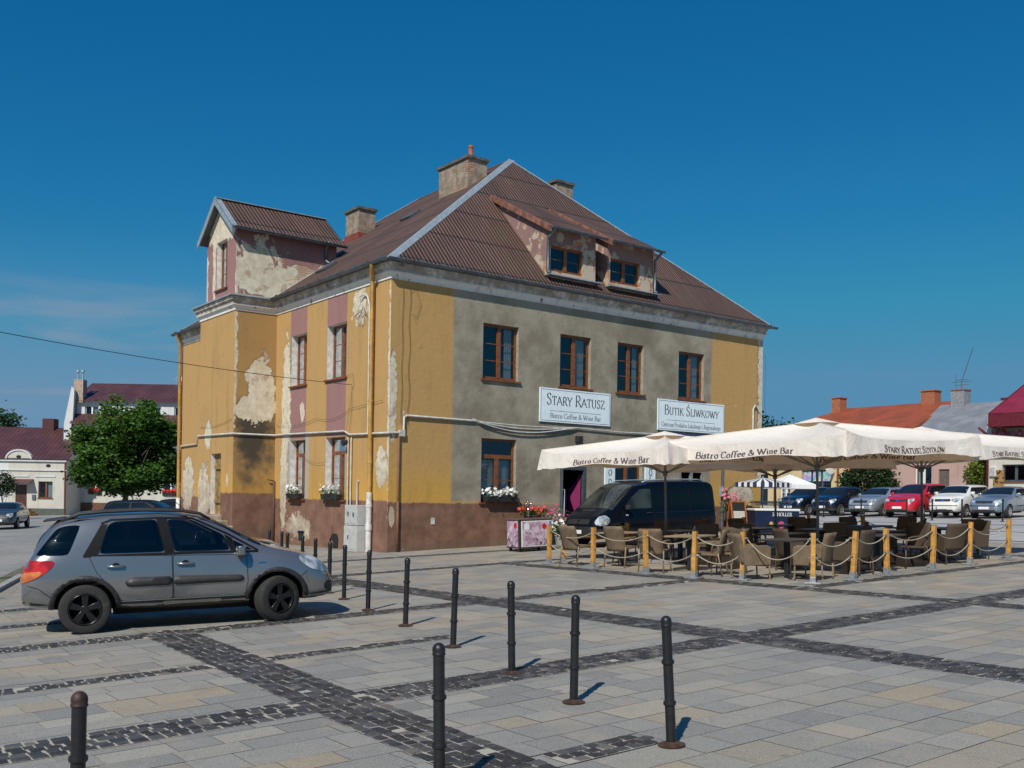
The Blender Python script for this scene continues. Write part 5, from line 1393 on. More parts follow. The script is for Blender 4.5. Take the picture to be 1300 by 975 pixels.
# ---------------------------------------------------------------- cars of the far rank
def sizes(L, W, H, bonnet, roof0, roof1, hz, tail='hatch', ws=None):
    """profile of an ordinary car: bonnet length, roof from roof0 to roof1 (measured from the nose)"""
    h = L / 2; n = h
    top = [(n, .50), (n - .05, .62), (n - .14, hz - .14), (n - .35, hz - .04), (n - bonnet * .6, hz + .02), (n - bonnet, hz + .07), (n - (bonnet + roof0) / 2, (hz + H) / 2 + .06), (n - roof0, H - .05), (n - roof0 - .3, H - .005), (n - (roof0 + roof1) / 2, H), (n - roof1 + .2, H - .02), (n - roof1, H - .07)]
    if tail == 'sedan': top += [(-h + .62, hz + .16), (-h + .5, hz + .10), (-h + .14, hz + .07), (-h + .03, hz - .1), (-h, .55)]
    else: top += [(-h + .16, hz + .18), (-h + .08, hz - .02), (-h + .03, .75), (-h, .55)]
    top = sorted(set(top))
    return dict(W=W, wr=.31, axles=(-h + .17 * L + .08, h - .2 * L), gap=.05, ws=n - bonnet, tumble=.71, rim=.66, top=top,
      belt=[(-h, .52), (-h + .1, hz - .06), (-h + .4, hz), (n - bonnet, hz - .03), (n - .4, hz - .1), (n - .1, .62), (n, .46)],
      bot=[(-h, .36), (-h + .2, .26), (0, .22), (n - .3, .23), (n, .30)],
      plan=[(-h, .74), (-h + .06, .86), (-h + .2, .94), (-h + .6, 1), (n - .9, 1), (n - .5, .96), (n - .25, .88), (n - .1, .76), (n, .58)])
def far_car(name, label, loc, rz, sp, pm, L, W, H, bonnet, roof0, roof1, hz, tail='hatch', rim=M_alloy, rail=False, emblem=None, dark=True, group='cars parked in a row across the square', plate=True, grille=.34):
    c = Car(name, label, 'car', (loc[0], loc[1], gz(*loc) + .012), rz, sp, group, pm); n = L / 2; hw = W / 2
    c.wheels(rim, 5, 0, .19)
    zb = hz + .03; xa = n - bonnet - .28; xr = n - roof0 - .02
    xe = n - roof1 + (.02 if tail != 'sedan' else -.05)
    xB = (xa + xe) / 2 - .05
    for v in 'RL':
        c.patch('window_mask', [(xa, zb), (xr - .05, H - .13), (xe + .25, H - .13), (xe - (.06 if tail != 'sedan' else .3), zb + .03)], v, M_mask, off=.003)
        c.patch('window', [(xa - .12, zb + .02), (xr - .15, H - .16), (xB + .05, H - .155), (xB + .05, zb + .02)], v, M_cglass2, off=.007, rnd=2)
        c.patch('window', [(xB - .04, zb + .02), (xB - .04, H - .155), (xe + .3, H - .16), (xe + .02, zb + .04)], v, M_cglass, off=.007, rnd=2)
        c.line('door_gap', [(xB, H - .12), (xB, .36), (xa - .05, .36), (xa + .08, .6), (xa + .05, zb)], v, M_well, .012)
        c.line('door_gap', [(xB, .36), (xe + .42, .36), (xe + .25, .62), (xe + .1, zb)], v, M_well, .012)
        c.line('side_moulding', [(xe + .3, .55), (xa, .55)], v, M_trim, .045, .008)
        c.patch('headlamp', [(n - .34, hz - .20), (n - .42, hz - .10), (n - .2, hz - .115), (n - .06, hz - .26), (n - .05, hz - .33), (n - .15, hz - .33)], v, M_lamp, off=.008, rnd=1, step=.05)
        c.patch('tail_lamp', [(-n + .01, .72), (-n + .03, hz - .02), (-n + .3, hz - .04), (-n + .2, .74)], v, M_red, off=.007, step=.05)
        for hx in (xB + .16, xe + .36):
            h, nn = c.hit((hx, hz - .1), v); sg = -1 if v == 'R' else 1
            MB().tube([(hx - .08, h.y, hz - .1), (hx - .07, h.y + sg * .03, hz - .1), (hx + .07, h.y + sg * .03, hz - .1), (hx + .08, h.y, hz - .1)], .016, 6).build('handle', pm, c.root)
    c.patch('windscreen', [(n - roof0 - .02, -hw * .66), (n - roof0 - .02, hw * .66), (n - bonnet - .02, hw * .80), (n - bonnet - .02, -hw * .80)], 'T', M_cglass2, off=.005, rnd=2)
    c.patch('rear_window', [(-hw * .6, hz + .08), (-hw * .55, H - .12), (hw * .55, H - .12), (hw * .6, hz + .08)], 'B', M_cglass, off=.005, rnd=2)
    zl = hz - .22
    for sg in (-1, 1): c.patch('headlamp', [(sg * hw * .50, zl - .04), (sg * hw * .48, zl + .055), (sg * hw * .70, zl + .085), (sg * hw * .82, zl + .07), (sg * hw * .80, zl - .045)], 'F', M_lamp, off=.010, rnd=1, step=.05)
    g = hw * .44
    c.patch('grille', [(-g, zl - .05), (-g, zl + .04), (g, zl + .04), (g, zl - .05)], 'F', M_trim, off=.010, step=.05)
    c.line('grille_bar', [(-g, zl + .05), (g, zl + .05)], 'F', M_chrome, .02, .014)
    c.patch('lower_grille', [(-hw * .62, .30), (-hw * .6, .40), (hw * .6, .40), (hw * .62, .30)], 'F', M_trim, off=.008, step=.06)
    c.line('bumper_strip', [(-hw * .78, .585), (hw * .78, .585)], 'F', M_trim if dark else pm, .035, .010)
    if plate:
        c.patch('number_plate', [(-.26, .43), (-.26, .54), (.26, .54), (.26, .43)], 'F', M_plate, off=.025, rnd=0)
        c.patch('number_plate', [(-.26, .43), (-.26, .54), (-.215, .54), (-.215, .43)], 'F', M_blue, off=.028, rnd=0)
    if emblem == 'oval': c.patch('emblem', [(.09 * math.cos(a * .5236), zl + .0 + .04 * math.sin(a * .5236)) for a in range(12)], 'F', M_blue, off=.02, rnd=0, step=.03)
    if emblem == 'ring':
        c.line('emblem', [(.055 * math.cos(a * .5236), zl + .0 + .055 * math.sin(a * .5236)) for a in range(13)], 'F', M_chrome, .016, .02)
    c.mirror(n - bonnet - .35, hz + .10, pm)
    if rail:
        for sg in (-1, 1):
            pts = [c.hit((x, sg * hw * .6), 'T')[0] + Vector((0, 0, .04)) for x in (xr - .25, xr - .8, xe + .6, xe + .3)]
            MB().tube(pts, .018, 6).build('roof_rail', M_trim, c.root)
    return c
P_blk = paint('near black paint', (.008, .010, .016), .25, .2, .9); P_nav = paint('midnight paint', (.010, .012, .024), .25, .2, .9)
P_sil = paint('silver blue paint', (.36, .41, .47), .3, .5, .8); P_red = paint('bright red paint', (.50, .010, .022), .3, .0, .9)
P_wht = paint('white car paint', (.74, .73, .68), .35, 0, .7); P_ice = paint('ice blue silver paint', (.25, .32, .39), .3, .5, .8)
face = math.pi + RAD(5)
def spec(*a, **k): return (sizes(*a, **k),) + a
rank = [
 ('black compact off-roader at the left end of the parked rank', 8.45, P_blk, (4.0, 1.73, 1.53, 1.15, 1.75, 3.85, 1.02), 'hatch', M_alloy, False, 'oval', 'hatch', 0.),
 ('small round black hatchback second from the left in the parked rank', 6.35, P_nav, (3.65, 1.66, 1.53, .95, 1.65, 3.2, 1.0), 'hatch', M_alloy, False, 'oval', 'hatch', .1),
 ('silver blue estate car between the black hatchback and the red car', 3.95, P_sil, (4.65, 1.74, 1.47, 1.35, 2.05, 4.3, .98), 'hatch', M_alloy, True, 'ring', 'hatch', 0.),
 ('bright red family car in the parked rank', 1.65, P_red, (4.45, 1.80, 1.64, 1.10, 2.0, 4.1, 1.04), 'hatch', M_alloy, False, 'oval', 'hatch', .35),
 ('white compact off-roader beside the red car', -.45, P_wht, (4.02, 1.72, 1.55, 1.05, 1.75, 3.85, 1.05), 'hatch', M_alloy, False, 'oval', 'hatch', .1),
 ('ice blue saloon at the right end of the parked rank', -2.5, P_ice, (4.37, 1.73, 1.45, 1.40, 2.1, 3.45, .97), 'sedan', M_alloy, False, 'ring', 'sedan', .1)]
for lab, yy, pm, dims, tail, rim, rail, em, _, dx in rank:
    L, W, H = dims[:3]
    # front left wheel of the car on the line x = 31.2
    hl = face; sp = sizes(*dims, tail=tail)
    fx, fy = sp['axles'][1], W / 2
    cx = 31.2 - dx - (fx * math.cos(hl) - fy * math.sin(hl)); cy = yy - (fx * math.sin(hl) + fy * math.cos(hl))
    far_car('parked_car', lab, (cx, cy), hl, sp, pm, *dims, tail=tail, rim=rim, rail=rail, emblem=em, dark=em != 'oval' or pm is P_wht)
# a dark blue car beyond the grey hatchback, one half out of frame on the left, two before the tree
P_dk = paint('dark blue car paint', (.014, .02, .04), .22, .3, .95)
dm = (4.3, 1.74, 1.46, 1.25, 1.95, 3.9, .99)
hl = RAD(-19); n = Vector((math.cos(hl), math.sin(hl))); far_car('parked_car', 'dark blue car parked behind the grey hatchback, only its bonnet showing', (-6.62 - n.x * 2.15, -7.8 - n.y * 2.15), hl, sizes(*dm), P_dk, *dm, group='cars parked around the hall', emblem='ring')
dm = (4.5, 1.78, 1.45, 1.3, 2.0, 3.6, .97); p = street(-27.9, 55.5); far_car('parked_car', 'dark silver saloon at the left edge on the street', (p.x, p.y), RAD(-112), sizes(*dm, tail='sedan'), paint('gunmetal paint', (.06, .07, .085), .25, .4, .9), *dm, tail='sedan', group='cars parked around the hall', emblem='ring')
dm = (4.4, 1.76, 1.50, 1.2, 1.95, 4.1, 1.0); p = street(-18.4, 51); far_car('parked_car', 'black estate car parked before the leafy tree', (p.x, p.y), RAD(-40), sizes(*dm), P_blk, *dm, group='cars parked around the hall', emblem=None)
p = street(-17.2, 55); far_car('parked_car', 'black hatchback parked behind the black estate car by the leafy tree', (p.x, p.y), RAD(-42), sizes(*dm), P_nav, *dm, group='cars parked around the hall', emblem=None)
# ================================================================ bollards
M_iron = plain('black cast iron', (.012, .012, .014), .42, var=.25, vs=14, bump=.15)
M_irust = plain('rusty cap iron', (.035, .016, .013), .6, var=.5, vs=20); M_rustb = plain('rusted foot plate', (.055, .026, .015), .85, var=.5, vs=14)
def bollard(name, mat_cap):
    t = thing(name, 'x', 'bollard', (0, 0, 0), group='iron bollards along the edge of the square')
    MB().lathe([(.001, 0), (.095, 0), (.098, .012), (.08, .020), (.045, .026), (.038, .034)], 20).build('foot', M_rustb, t, smooth=40)
    MB().lathe([(.036, .02), (.0355, .285), (.0435, .29), (.046, .302), (.0435, .315), (.0355, .32), (.035, .575), (.0435, .58), (.046, .592), (.0435, .605), (.035, .61), (.035, .845)], 20).build('post', M_iron, t, smooth=40)
    MB().lathe([(.035, .84), (.041, .846), (.041, .853), (.0375, .858), (.040, .872), (.038, .89), (.030, .905), (.016, .915), (.001, .918)], 20).build('cap', mat_cap, t, smooth=50)
    return t
b0 = bollard('bollard', M_iron)
BL = [(-11.33, -20.17, 'black iron bollard in the foreground left of the centre band of setts', -1.1), (-9.45, -20.27, 'black iron bollard on a rusty foot, leaning, nearest the right', -3.4),
      (-9.05, -18.75, 'black iron bollard, second of the front row from the right', .2), (-8.64, -17.34, 'black iron bollard, third of the row from the right', -1.4), (-8.15, -15.57, 'black iron bollard, fourth of the row from the right', 1.1), (-7.63, -13.65, 'black iron bollard, fifth of the row from the right', .9), (-7.15, -11.76, 'black iron bollard, sixth of the row from the right', .7),
      (-6.7, -10.13, 'black iron bollard close to the nose of the grey hatchback', .4), (-6.4, -9.0, 'black iron bollard behind the nose of the grey hatchback', .3), (-5.95, -7.5, 'black iron bollard beside the dark bonnet', .5), (-5.6, -6.2, 'black iron bollard beyond the dark bonnet, before the cellar vent', .4), (-5.25, -4.7, 'black iron bollard beyond the dark bonnet, third from the end', .4), (-4.95, -3.75, 'black iron bollard beyond the dark bonnet, second from the end', .4), (-4.7, -2.5, 'black iron bollard at the far end of the row by the tower foot', .3)]
for i, (x, y, lab, tilt) in enumerate(BL):
    o = b0 if i == 0 else dup(b0, (x, y, 0), 0)
    o.location = (x, y, gz(x, y) + .012); o['label'] = lab; o.rotation_euler = Matrix.Rotation(RAD(tilt), 3, FW).to_euler()
o = bollard('bollard', M_irust); o.location = (-13.37, -20.10, gz(-13.37, -20.10) - .01); o['label'] = 'black iron bollard with a rusty round cap at the lower left'; o.rotation_euler = (0, RAD(.3), 0)
# slim posts along the parking
def slim():
    t = thing('parking_post', 'slim dark post in front of the parked rank', 'post', group='slim posts before the parked cars')
    MB().lathe([(.001, 0), (.10, 0), (.10, .012), (.035, .03), (.035, .9), (.045, .905), (.045, .95), (.001, .97)], 12).build('shaft', M_iron, t, smooth=40)
    return t
p0 = slim()
SP = [(29.0, 8.3, 'slim dark post before the black off-roader'), (29.0, 6.0, 'slim dark post before the small black hatchback'), (28.2, 3.3, 'slim dark post before the silver blue estate'), (28.2, .9, 'slim dark post before the red car'), (27.8, -.6, 'slim dark post between the red car and the white car'), (27.6, -2.1, 'slim dark post before the white car with a small crosspiece'), (27.6, -3.9, 'slim dark post before the ice blue saloon')]
for i, (x, y, lab) in enumerate(SP):
    o = p0 if i == 0 else dup(p0, (x, y, 0), 0); o.location = (x, y, gz(x, y)); o['label'] = lab
p = street(-16.9, 26); o = dup(b0, (p.x, p.y, gz(p.x, p.y)), 0, 'short dark post on the kerb behind the rear of the grey hatchback')

# ================================================================ the roped terrace
M_post = plain('honey pine post', (.50, .255, .055), .6, var=.28, vs=9, dirt=((.24, .13, .05), .5)); M_postd = plain('dark end grain', (.16, .075, .03), .8); M_galv = plain('galvanised bracket', (.33, .35, .36), .45, .5, var=.2, vs=20)
M_rope = plain('beige rope', (.36, .32, .24), .9, var=.25, vs=60); M_clip = plain('rope clip', (.6, .6, .6), .3, .9)
def make_post():
    t = thing('rope_post', 'x', 'post', group='honey pine rope posts round the terrace')
    MB().box(-.042, .042, -.042, .042, .03, .91).build('shaft', [M_post], t, bevel=.006)
    MB().box(-.043, .043, -.043, .043, .91, .918).build('cap', M_postd, t, bevel=.003)
    mb = MB(); mb.box(-.14, .14, -.14, .14, 0, .028); mb.box(-.052, -.0425, -.05, .05, .028, .16); mb.box(.0425, .052, -.05, .05, .028, .16); mb.box(-.0425, .0425, .0425, .05, .028, .16); mb.box(-.0425, .0425, -.05, -.0425, .028, .12)
    mb.build('bracket', M_galv, t, bevel=.003)
    mb = MB()
    for z in (.46, .80):
        for sg in (-1, 1): mb.tube([(sg * .043, 0, z), (sg * .06, 0, z + .01), (sg * .072, 0, z - .01), (sg * .06, 0, z - .025)], .007, 6)
    mb.build('hook', M_clip, t, smooth=True)
    return t
pp = make_post()
front = [(.34, -6.94), (.14, -8.71), (.0, -10.49), (-.05, -11.85), (.30, -12.75), (.62, -14.09), (1.60, -14.25), (2.8, -14.19), (4.43, -14.18), (6.2, -14.0), (7.9, -13.98)]
fl = ['honey pine rope post beside the printed drinks cart', 'honey pine rope post between the two tan chairs at the left', 'honey pine rope post by the third tan chair, slightly turned', 'honey pine rope post by the tan chair that faces left', 'honey pine rope post left of the deep wicker armchair', 'honey pine rope post at the near corner of the terrace', 'honey pine rope post just right of the near corner, leaning', 'honey pine rope post, second right of the near corner, leaning the other way', 'dark topped rope post on the right front edge', 'honey pine rope post second from the right end', 'honey pine rope post at the right end of the front edge']
back = [(.75, -7.0), (2.3, -7.5), (3.6, -7.5), (5.2, -7.4), (6.5, -7.6), (8.2, -8.4), (8.3, -10.0), (8.4, -11.6), (8.45, -13.0)]
tilts = [0, 0, 2, -1, 0, 0, 3, -2.5, 1, 1, 0]
posts = []
for i, (x, y) in enumerate(front + back):
    o = pp if i == 0 else dup(pp, (0, 0, 0), 0)
    rz = 0.
    pts = front if i < len(front) else back; k = i if i < len(front) else i - len(front)
    a = pts[max(k-1, 0)]; b = pts[min(k+1, len(pts)-1)]; rz = math.atan2(b[1]-a[1], b[0]-a[0])
    o.location = (x, y, gz(x, y) + .015); o.rotation_euler = (0, 0, rz + RAD(8 * math.sin(i * 2.3)))
    if i < len(front): o.rotation_euler.x = RAD(tilts[i])
    o['label'] = fl[i] if i < len(fl) else ['shaded rope post by the nose of the van', 'shaded rope post before the front wheel of the van', 'shaded rope post before the middle of the van', 'shaded rope post before the rear wheel of the van', 'shaded rope post by the rear corner of the van', 'shaded rope post at the back corner near the ice cream freezer', 'shaded rope post on the right edge before the silver blue estate', 'shaded rope post on the right edge before the red car', 'shaded rope post on the right edge before the white car'][k]
def rope(a, b, z, sag, lab, name='rope'):
    A = Vector((a[0], a[1], gz(*a) + z)); B = Vector((b[0], b[1], gz(*b) + z)); d = (B - A).normalized(); A += d * .075; B -= d * .075
    n = 18; pts = [A.lerp(B, i / n) - Vector((0, 0, sag * 4 * (i/n) * (1 - i/n))) for i in range(n + 1)]
    mb = MB(); mb.tube(pts, .0105, 8)
    o = mb.build(name, M_rope, smooth=True); tag(o, lab, 'rope', 'beige ropes slung between the posts')
    for p in (A, B):
        MB().cyl(p - d * .03, p + d * .03, .019, None, 8).build('clip', M_clip, o)
names = ['the drinks cart and the first tan chair', 'the two tan chairs at the left', 'the third tan chair and the next post', 'the tan chair facing left and the wicker armchair', 'the deep wicker armchair and the near corner', 'the near corner and the first leaning post', 'the two leaning posts', 'the second leaning post and the dark topped post', 'the dark topped post and the second post from the right', 'the two posts at the right end']
for i in range(len(front) - 1):
    if i == 4: rope(front[i], front[i+1], .80, .38, 'long beige rope hanging low at the near corner of the terrace'); continue
    for z, w_, sg in ((.80, 'upper', .14), (.46, 'lower', .15)): rope(front[i], front[i+1], z, sg * (1.3 if i > 7 else 1), '%s beige rope between %s' % (w_, names[i]))
for i in range(4, len(back) - 1): rope(back[i], back[i+1], .80, .15, 'beige rope on the far side of the terrace, before %s' % ['the freezer', 'the silver blue estate', 'the red car', 'the white car'][i-4])
rope(back[-1], front[-1], .80, .12, 'short beige rope at the right corner of the terrace')

# ---- wicker chairs
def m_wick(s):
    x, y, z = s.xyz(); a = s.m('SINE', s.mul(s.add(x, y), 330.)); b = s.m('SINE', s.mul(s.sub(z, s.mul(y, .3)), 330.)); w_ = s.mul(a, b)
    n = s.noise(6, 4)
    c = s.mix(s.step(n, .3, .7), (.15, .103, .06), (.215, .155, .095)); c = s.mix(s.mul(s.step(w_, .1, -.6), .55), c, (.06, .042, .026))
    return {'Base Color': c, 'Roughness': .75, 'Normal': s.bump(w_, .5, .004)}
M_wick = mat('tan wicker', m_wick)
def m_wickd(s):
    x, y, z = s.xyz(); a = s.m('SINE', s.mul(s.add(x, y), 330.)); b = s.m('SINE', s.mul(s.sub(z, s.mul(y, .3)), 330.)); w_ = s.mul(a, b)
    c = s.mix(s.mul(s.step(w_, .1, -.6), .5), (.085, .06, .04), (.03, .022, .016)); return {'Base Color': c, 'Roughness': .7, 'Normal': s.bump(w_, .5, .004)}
M_wickd = mat('shaded tan wicker', m_wickd)  # same wicker, the parasols' shade put into its colour
M_leg = plain('tan chair tube', (.24, .18, .115), .5); M_legd = plain('shaded chair tube', (.07, .05, .035), .5)  # second tube colour darkened to carry the parasols' shade
def chair_open(m, ml, lab):
    """armchair with tube frame and open sides; faces +x"""
    t = thing('wicker_chair', lab, 'chair', group='wicker chairs on the terrace')
    MB().add([(-.24, -.25, .40), (.26, -.26, .425), (.26, .26, .425), (-.24, .25, .40), (-.24, -.25, .445), (.26, -.26, .465), (.26, .26, .465), (-.24, .25, .445)], [(0,3,2,1),(4,5,6,7),(0,1,5,4),(1,2,6,5),(2,3,7,6),(3,0,4,7)]).build('seat', m, t, bevel=.015)
    mb = MB(); n = 8; V = []
    for i in range(n + 1):
        f = i / n; x = -.25 - .13 * f - .03 * f * f; z = .36 + .56 * f; w_ = .24 + .02 * f - (.03 if f == 1 else 0)
        V += [(x + .02 + .02, -w_, z), (x, -w_ * .5, z), (x, w_ * .5, z), (x + .02 + .02, w_, z)]
    F = [(i*4+j, i*4+j+1, i*4+j+5, i*4+j+4) for i in range(n) for j in range(3)]
    mb.add(V, F); o = mb.build('backrest', m, t, smooth=True); md = o.modifiers.new('t', 'SOLIDIFY'); md.thickness = .028; md.offset = 0
    for sg in (-1, 1):
        MB().tube([(.28, sg * .27, 0), (.265, sg * .27, .42)], .016, 8).build('leg', ml, t, smooth=True)
        MB().tube([(-.34, sg * .265, 0), (-.27, sg * .26, .38), (-.25, sg * .255, .46)], .016, 8).build('leg', ml, t, smooth=True)
        MB().tube([(.265, sg * .27, .40), (.25, sg * .278, .56), (.20, sg * .285, .635), (.10, sg * .288, .655), (-.12, sg * .285, .66), (-.30, sg * .262, .645)], .021, 8).build('armrest', m, t, smooth=True)
    return t
def chair_tub(m, ml, lab):
    """deep armchair, woven down to the seat frame on three sides; faces +x"""
    t = thing('wicker_armchair', lab, 'armchair', group='deep wicker armchairs on the terrace')
    MB().box(-.24, .25, -.24, .24, .36, .44).build('seat', m, t, bevel=.02)
    mb = MB(); n = 8; V = []
    for i in range(n + 1):
        f = i / n; x = -.26 - .10 * f - .03 * f * f; z = .30 + .58 * f; w_ = .27 + .01 * f
        V += [(x + .05, -w_, z), (x, -w_ * .55, z), (x, w_ * .55, z), (x + .05, w_, z)]
    mb.add(V, [(i*4+j, i*4+j+1, i*4+j+5, i*4+j+4) for i in range(n) for j in range(3)]); o = mb.build('backrest', m, t, smooth=True); md = o.modifiers.new('t', 'SOLIDIFY'); md.thickness = .03; md.offset = 0
    for sg in (-1, 1):
        y0, y1 = (sg * .255, sg * .30); y0, y1 = min(y0, y1), max(y0, y1)
        MB().prism([(-.25, y0, .28), (.27, y0, .28), (.28, y0, .62), (.20, y0, .655), (-.30, y0, .655)], (0, y1 - y0, 0)).build('armrest', m, t, bevel=.015, fixn=True)
        for x in (.25, -.27): MB().cyl((x * 1.04, sg * .27, 0), (x, sg * .27, .3), .015, .017, 8).build('leg', ml, t)
    return t
lab0 = 'tan wicker chair in the sun, first from the left by the drinks cart'
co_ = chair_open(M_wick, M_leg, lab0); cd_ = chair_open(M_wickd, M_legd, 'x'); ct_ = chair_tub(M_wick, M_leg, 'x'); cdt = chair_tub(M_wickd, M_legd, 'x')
used_ = set()
def put_chair(src, x, y, deg, lab):
    o = src if src.name not in used_ else dup(src, (0, 0, 0), 0)
    used_.add(src.name); o.location = (x, y, gz(x, y) + .014); o.rotation_euler = (0, 0, RAD(deg)); o['label'] = lab; lean(o)
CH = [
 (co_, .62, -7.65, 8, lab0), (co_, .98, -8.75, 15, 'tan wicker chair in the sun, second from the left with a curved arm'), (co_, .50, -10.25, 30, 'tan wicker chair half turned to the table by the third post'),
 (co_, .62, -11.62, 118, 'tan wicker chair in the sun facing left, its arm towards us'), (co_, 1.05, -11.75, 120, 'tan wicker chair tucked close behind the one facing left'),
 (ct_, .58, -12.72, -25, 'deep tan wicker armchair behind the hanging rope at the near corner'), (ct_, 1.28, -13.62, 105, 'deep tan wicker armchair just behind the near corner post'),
 (cdt, 2.65, -13.55, 95, 'shaded wicker armchair between the two leaning posts'), (cd_, 4.75, -13.45, 160, 'shaded wicker chair behind the rope left of the dark topped post'), (cdt, 7.6, -13.25, 165, 'shaded wicker armchair at the right end table, back to the right'), (ct_, 8.0, -12.9, 175, 'tan wicker armchair at the far right corner'),
 (cd_, 2.2, -7.75, -70, 'shaded wicker chair before the front wheel of the van'), (cd_, 2.35, -9.9, 200, 'shaded wicker chair between the second and third tables at the left'), (cd_, 3.3, -8.1, -90, 'shaded wicker chair with its back to the van'), (cdt, 1.95, -10.9, 190, 'shaded wicker armchair beyond the tan chair facing left'),
 (cd_, 4.6, -8.2, -95, 'shaded wicker chair before the rear half of the van'), (cd_, 5.6, -8.4, -100, 'shaded wicker chair before the rear corner of the van'), (cd_, 3.6, -10.2, 10, 'shaded wicker chair before the navy umbrella pole'), (cdt, 2.6, -12.2, -20, 'wicker armchair in the deep shade of the middle umbrella'), (cd_, 3.9, -12.1, 185, 'shaded wicker chair right of the front umbrella pole'),
 (cd_, 6.0, -9.6, 180, 'shaded wicker chair before the ice cream freezer'), (cd_, 6.9, -9.2, -120, 'shaded wicker chair right of the ice cream freezer'), (ct_, 5.6, -10.9, 60, 'tan sided wicker armchair in the shade behind the middle table'), (cd_, 6.6, -10.1, -80, 'shaded wicker chair with its back to the small black hatchback'), (cd_, 7.6, -10.3, -110, 'shaded wicker chair with its back to the silver blue estate'),
 (cd_, 7.9, -11.3, 180, 'shaded wicker chair before the red car, nearer the post'), (cd_, 7.3, -11.9, 120, 'shaded wicker chair before the red car, by the right umbrella pole'), (cdt, 6.1, -12.0, -60, 'shaded wicker armchair left of the right umbrella pole'), (cd_, 5.7, -13.2, 20, 'shaded wicker chair beside the dark topped post'), (cdt, 6.2, -13.5, 70, 'shaded wicker armchair at the near side of the right end table'), (cdt, 3.9, -13.1, -10, 'shaded wicker armchair right of the second leaning post')]
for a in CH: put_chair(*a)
# ---- tables
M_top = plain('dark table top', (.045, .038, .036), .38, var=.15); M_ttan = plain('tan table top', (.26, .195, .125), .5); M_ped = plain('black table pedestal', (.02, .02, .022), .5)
def table(m, lab):
    t = thing('bistro_table', lab, 'table', group='square bistro tables on the terrace')
    MB().box(-.40, .40, -.40, .40, .71, .745).build('table_top', m, t, bevel=.008)
    MB().box(-.045, .045, -.045, .045, .04, .71).build('pedestal', M_ped, t, bevel=.008)
    mb = MB()
    for k in range(4):
        a = k * math.pi / 2 + math.pi / 4; d = Vector((math.cos(a), math.sin(a), 0)); mb.bar(d * .02 + Vector((0, 0, .05)), d * .36 + Vector((0, 0, .022)), .06, .035)
    mb.build('foot', M_ped, t, bevel=.006)
    return t
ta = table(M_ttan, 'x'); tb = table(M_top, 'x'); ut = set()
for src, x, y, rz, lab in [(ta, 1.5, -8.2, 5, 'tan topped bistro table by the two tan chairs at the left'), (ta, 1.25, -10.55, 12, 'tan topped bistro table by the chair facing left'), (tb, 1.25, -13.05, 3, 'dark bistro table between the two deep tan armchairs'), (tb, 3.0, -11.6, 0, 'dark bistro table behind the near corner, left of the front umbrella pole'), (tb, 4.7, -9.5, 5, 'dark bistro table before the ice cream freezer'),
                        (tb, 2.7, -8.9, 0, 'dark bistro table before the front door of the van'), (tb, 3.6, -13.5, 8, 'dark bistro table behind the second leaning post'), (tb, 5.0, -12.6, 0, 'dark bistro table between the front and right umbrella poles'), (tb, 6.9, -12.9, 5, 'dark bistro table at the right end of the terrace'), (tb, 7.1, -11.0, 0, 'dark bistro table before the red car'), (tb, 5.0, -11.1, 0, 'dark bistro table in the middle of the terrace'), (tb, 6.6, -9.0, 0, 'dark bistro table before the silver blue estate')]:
    o = src if src.name not in ut else dup(src, (0, 0, 0), 0); ut.add(src.name)
    o.location = (x, y, gz(x, y) + .014); o.rotation_euler = (0, 0, RAD(rz)); o['label'] = lab; lean(o)

# ---- parasols
def m_canvas(s):
    n = s.noise(1.2, 6, .6); st = s.noise(3.5, 6, .62)
    c = s.mix(s.step(n, .3, .7), (.83, .775, .70), (.89, .845, .78)); c = s.mix(s.mul(s.step(st, .58, .76), .25), c, (.55, .47, .37))
    p = s.node('ShaderNodeBsdfDiffuse'); s.put(p.inputs[0], c)
    t = s.node('ShaderNodeBsdfTranslucent'); s.put(t.inputs[0], s.mix(1., c, (.86, .56, .27), 'MULTIPLY'))
    h = s.bump(s.noise(2.0, 5, .55, None, .8), .6, .09); s.put(p.inputs['Normal'], h)
    m = s.node('ShaderNodeMixShader'); m.inputs[0].default_value = .27; s.l.new(p.outputs[0], m.inputs[1]); s.l.new(t.outputs[0], m.inputs[2])
    return {'surface': m.outputs[0]}
M_canv = mat('cream canvas', m_canvas); M_pole = plain('grey umbrella pole', (.13, .14, .145), .45, .4); M_rib = plain('grey rib', (.20, .205, .20), .5, .3)
M_conc = plain('concrete slab', (.27, .26, .245), .9, var=.2, bump=.4); M_ink = plain('faded plum lettering', (.085, .055, .06), .8, var=.1)
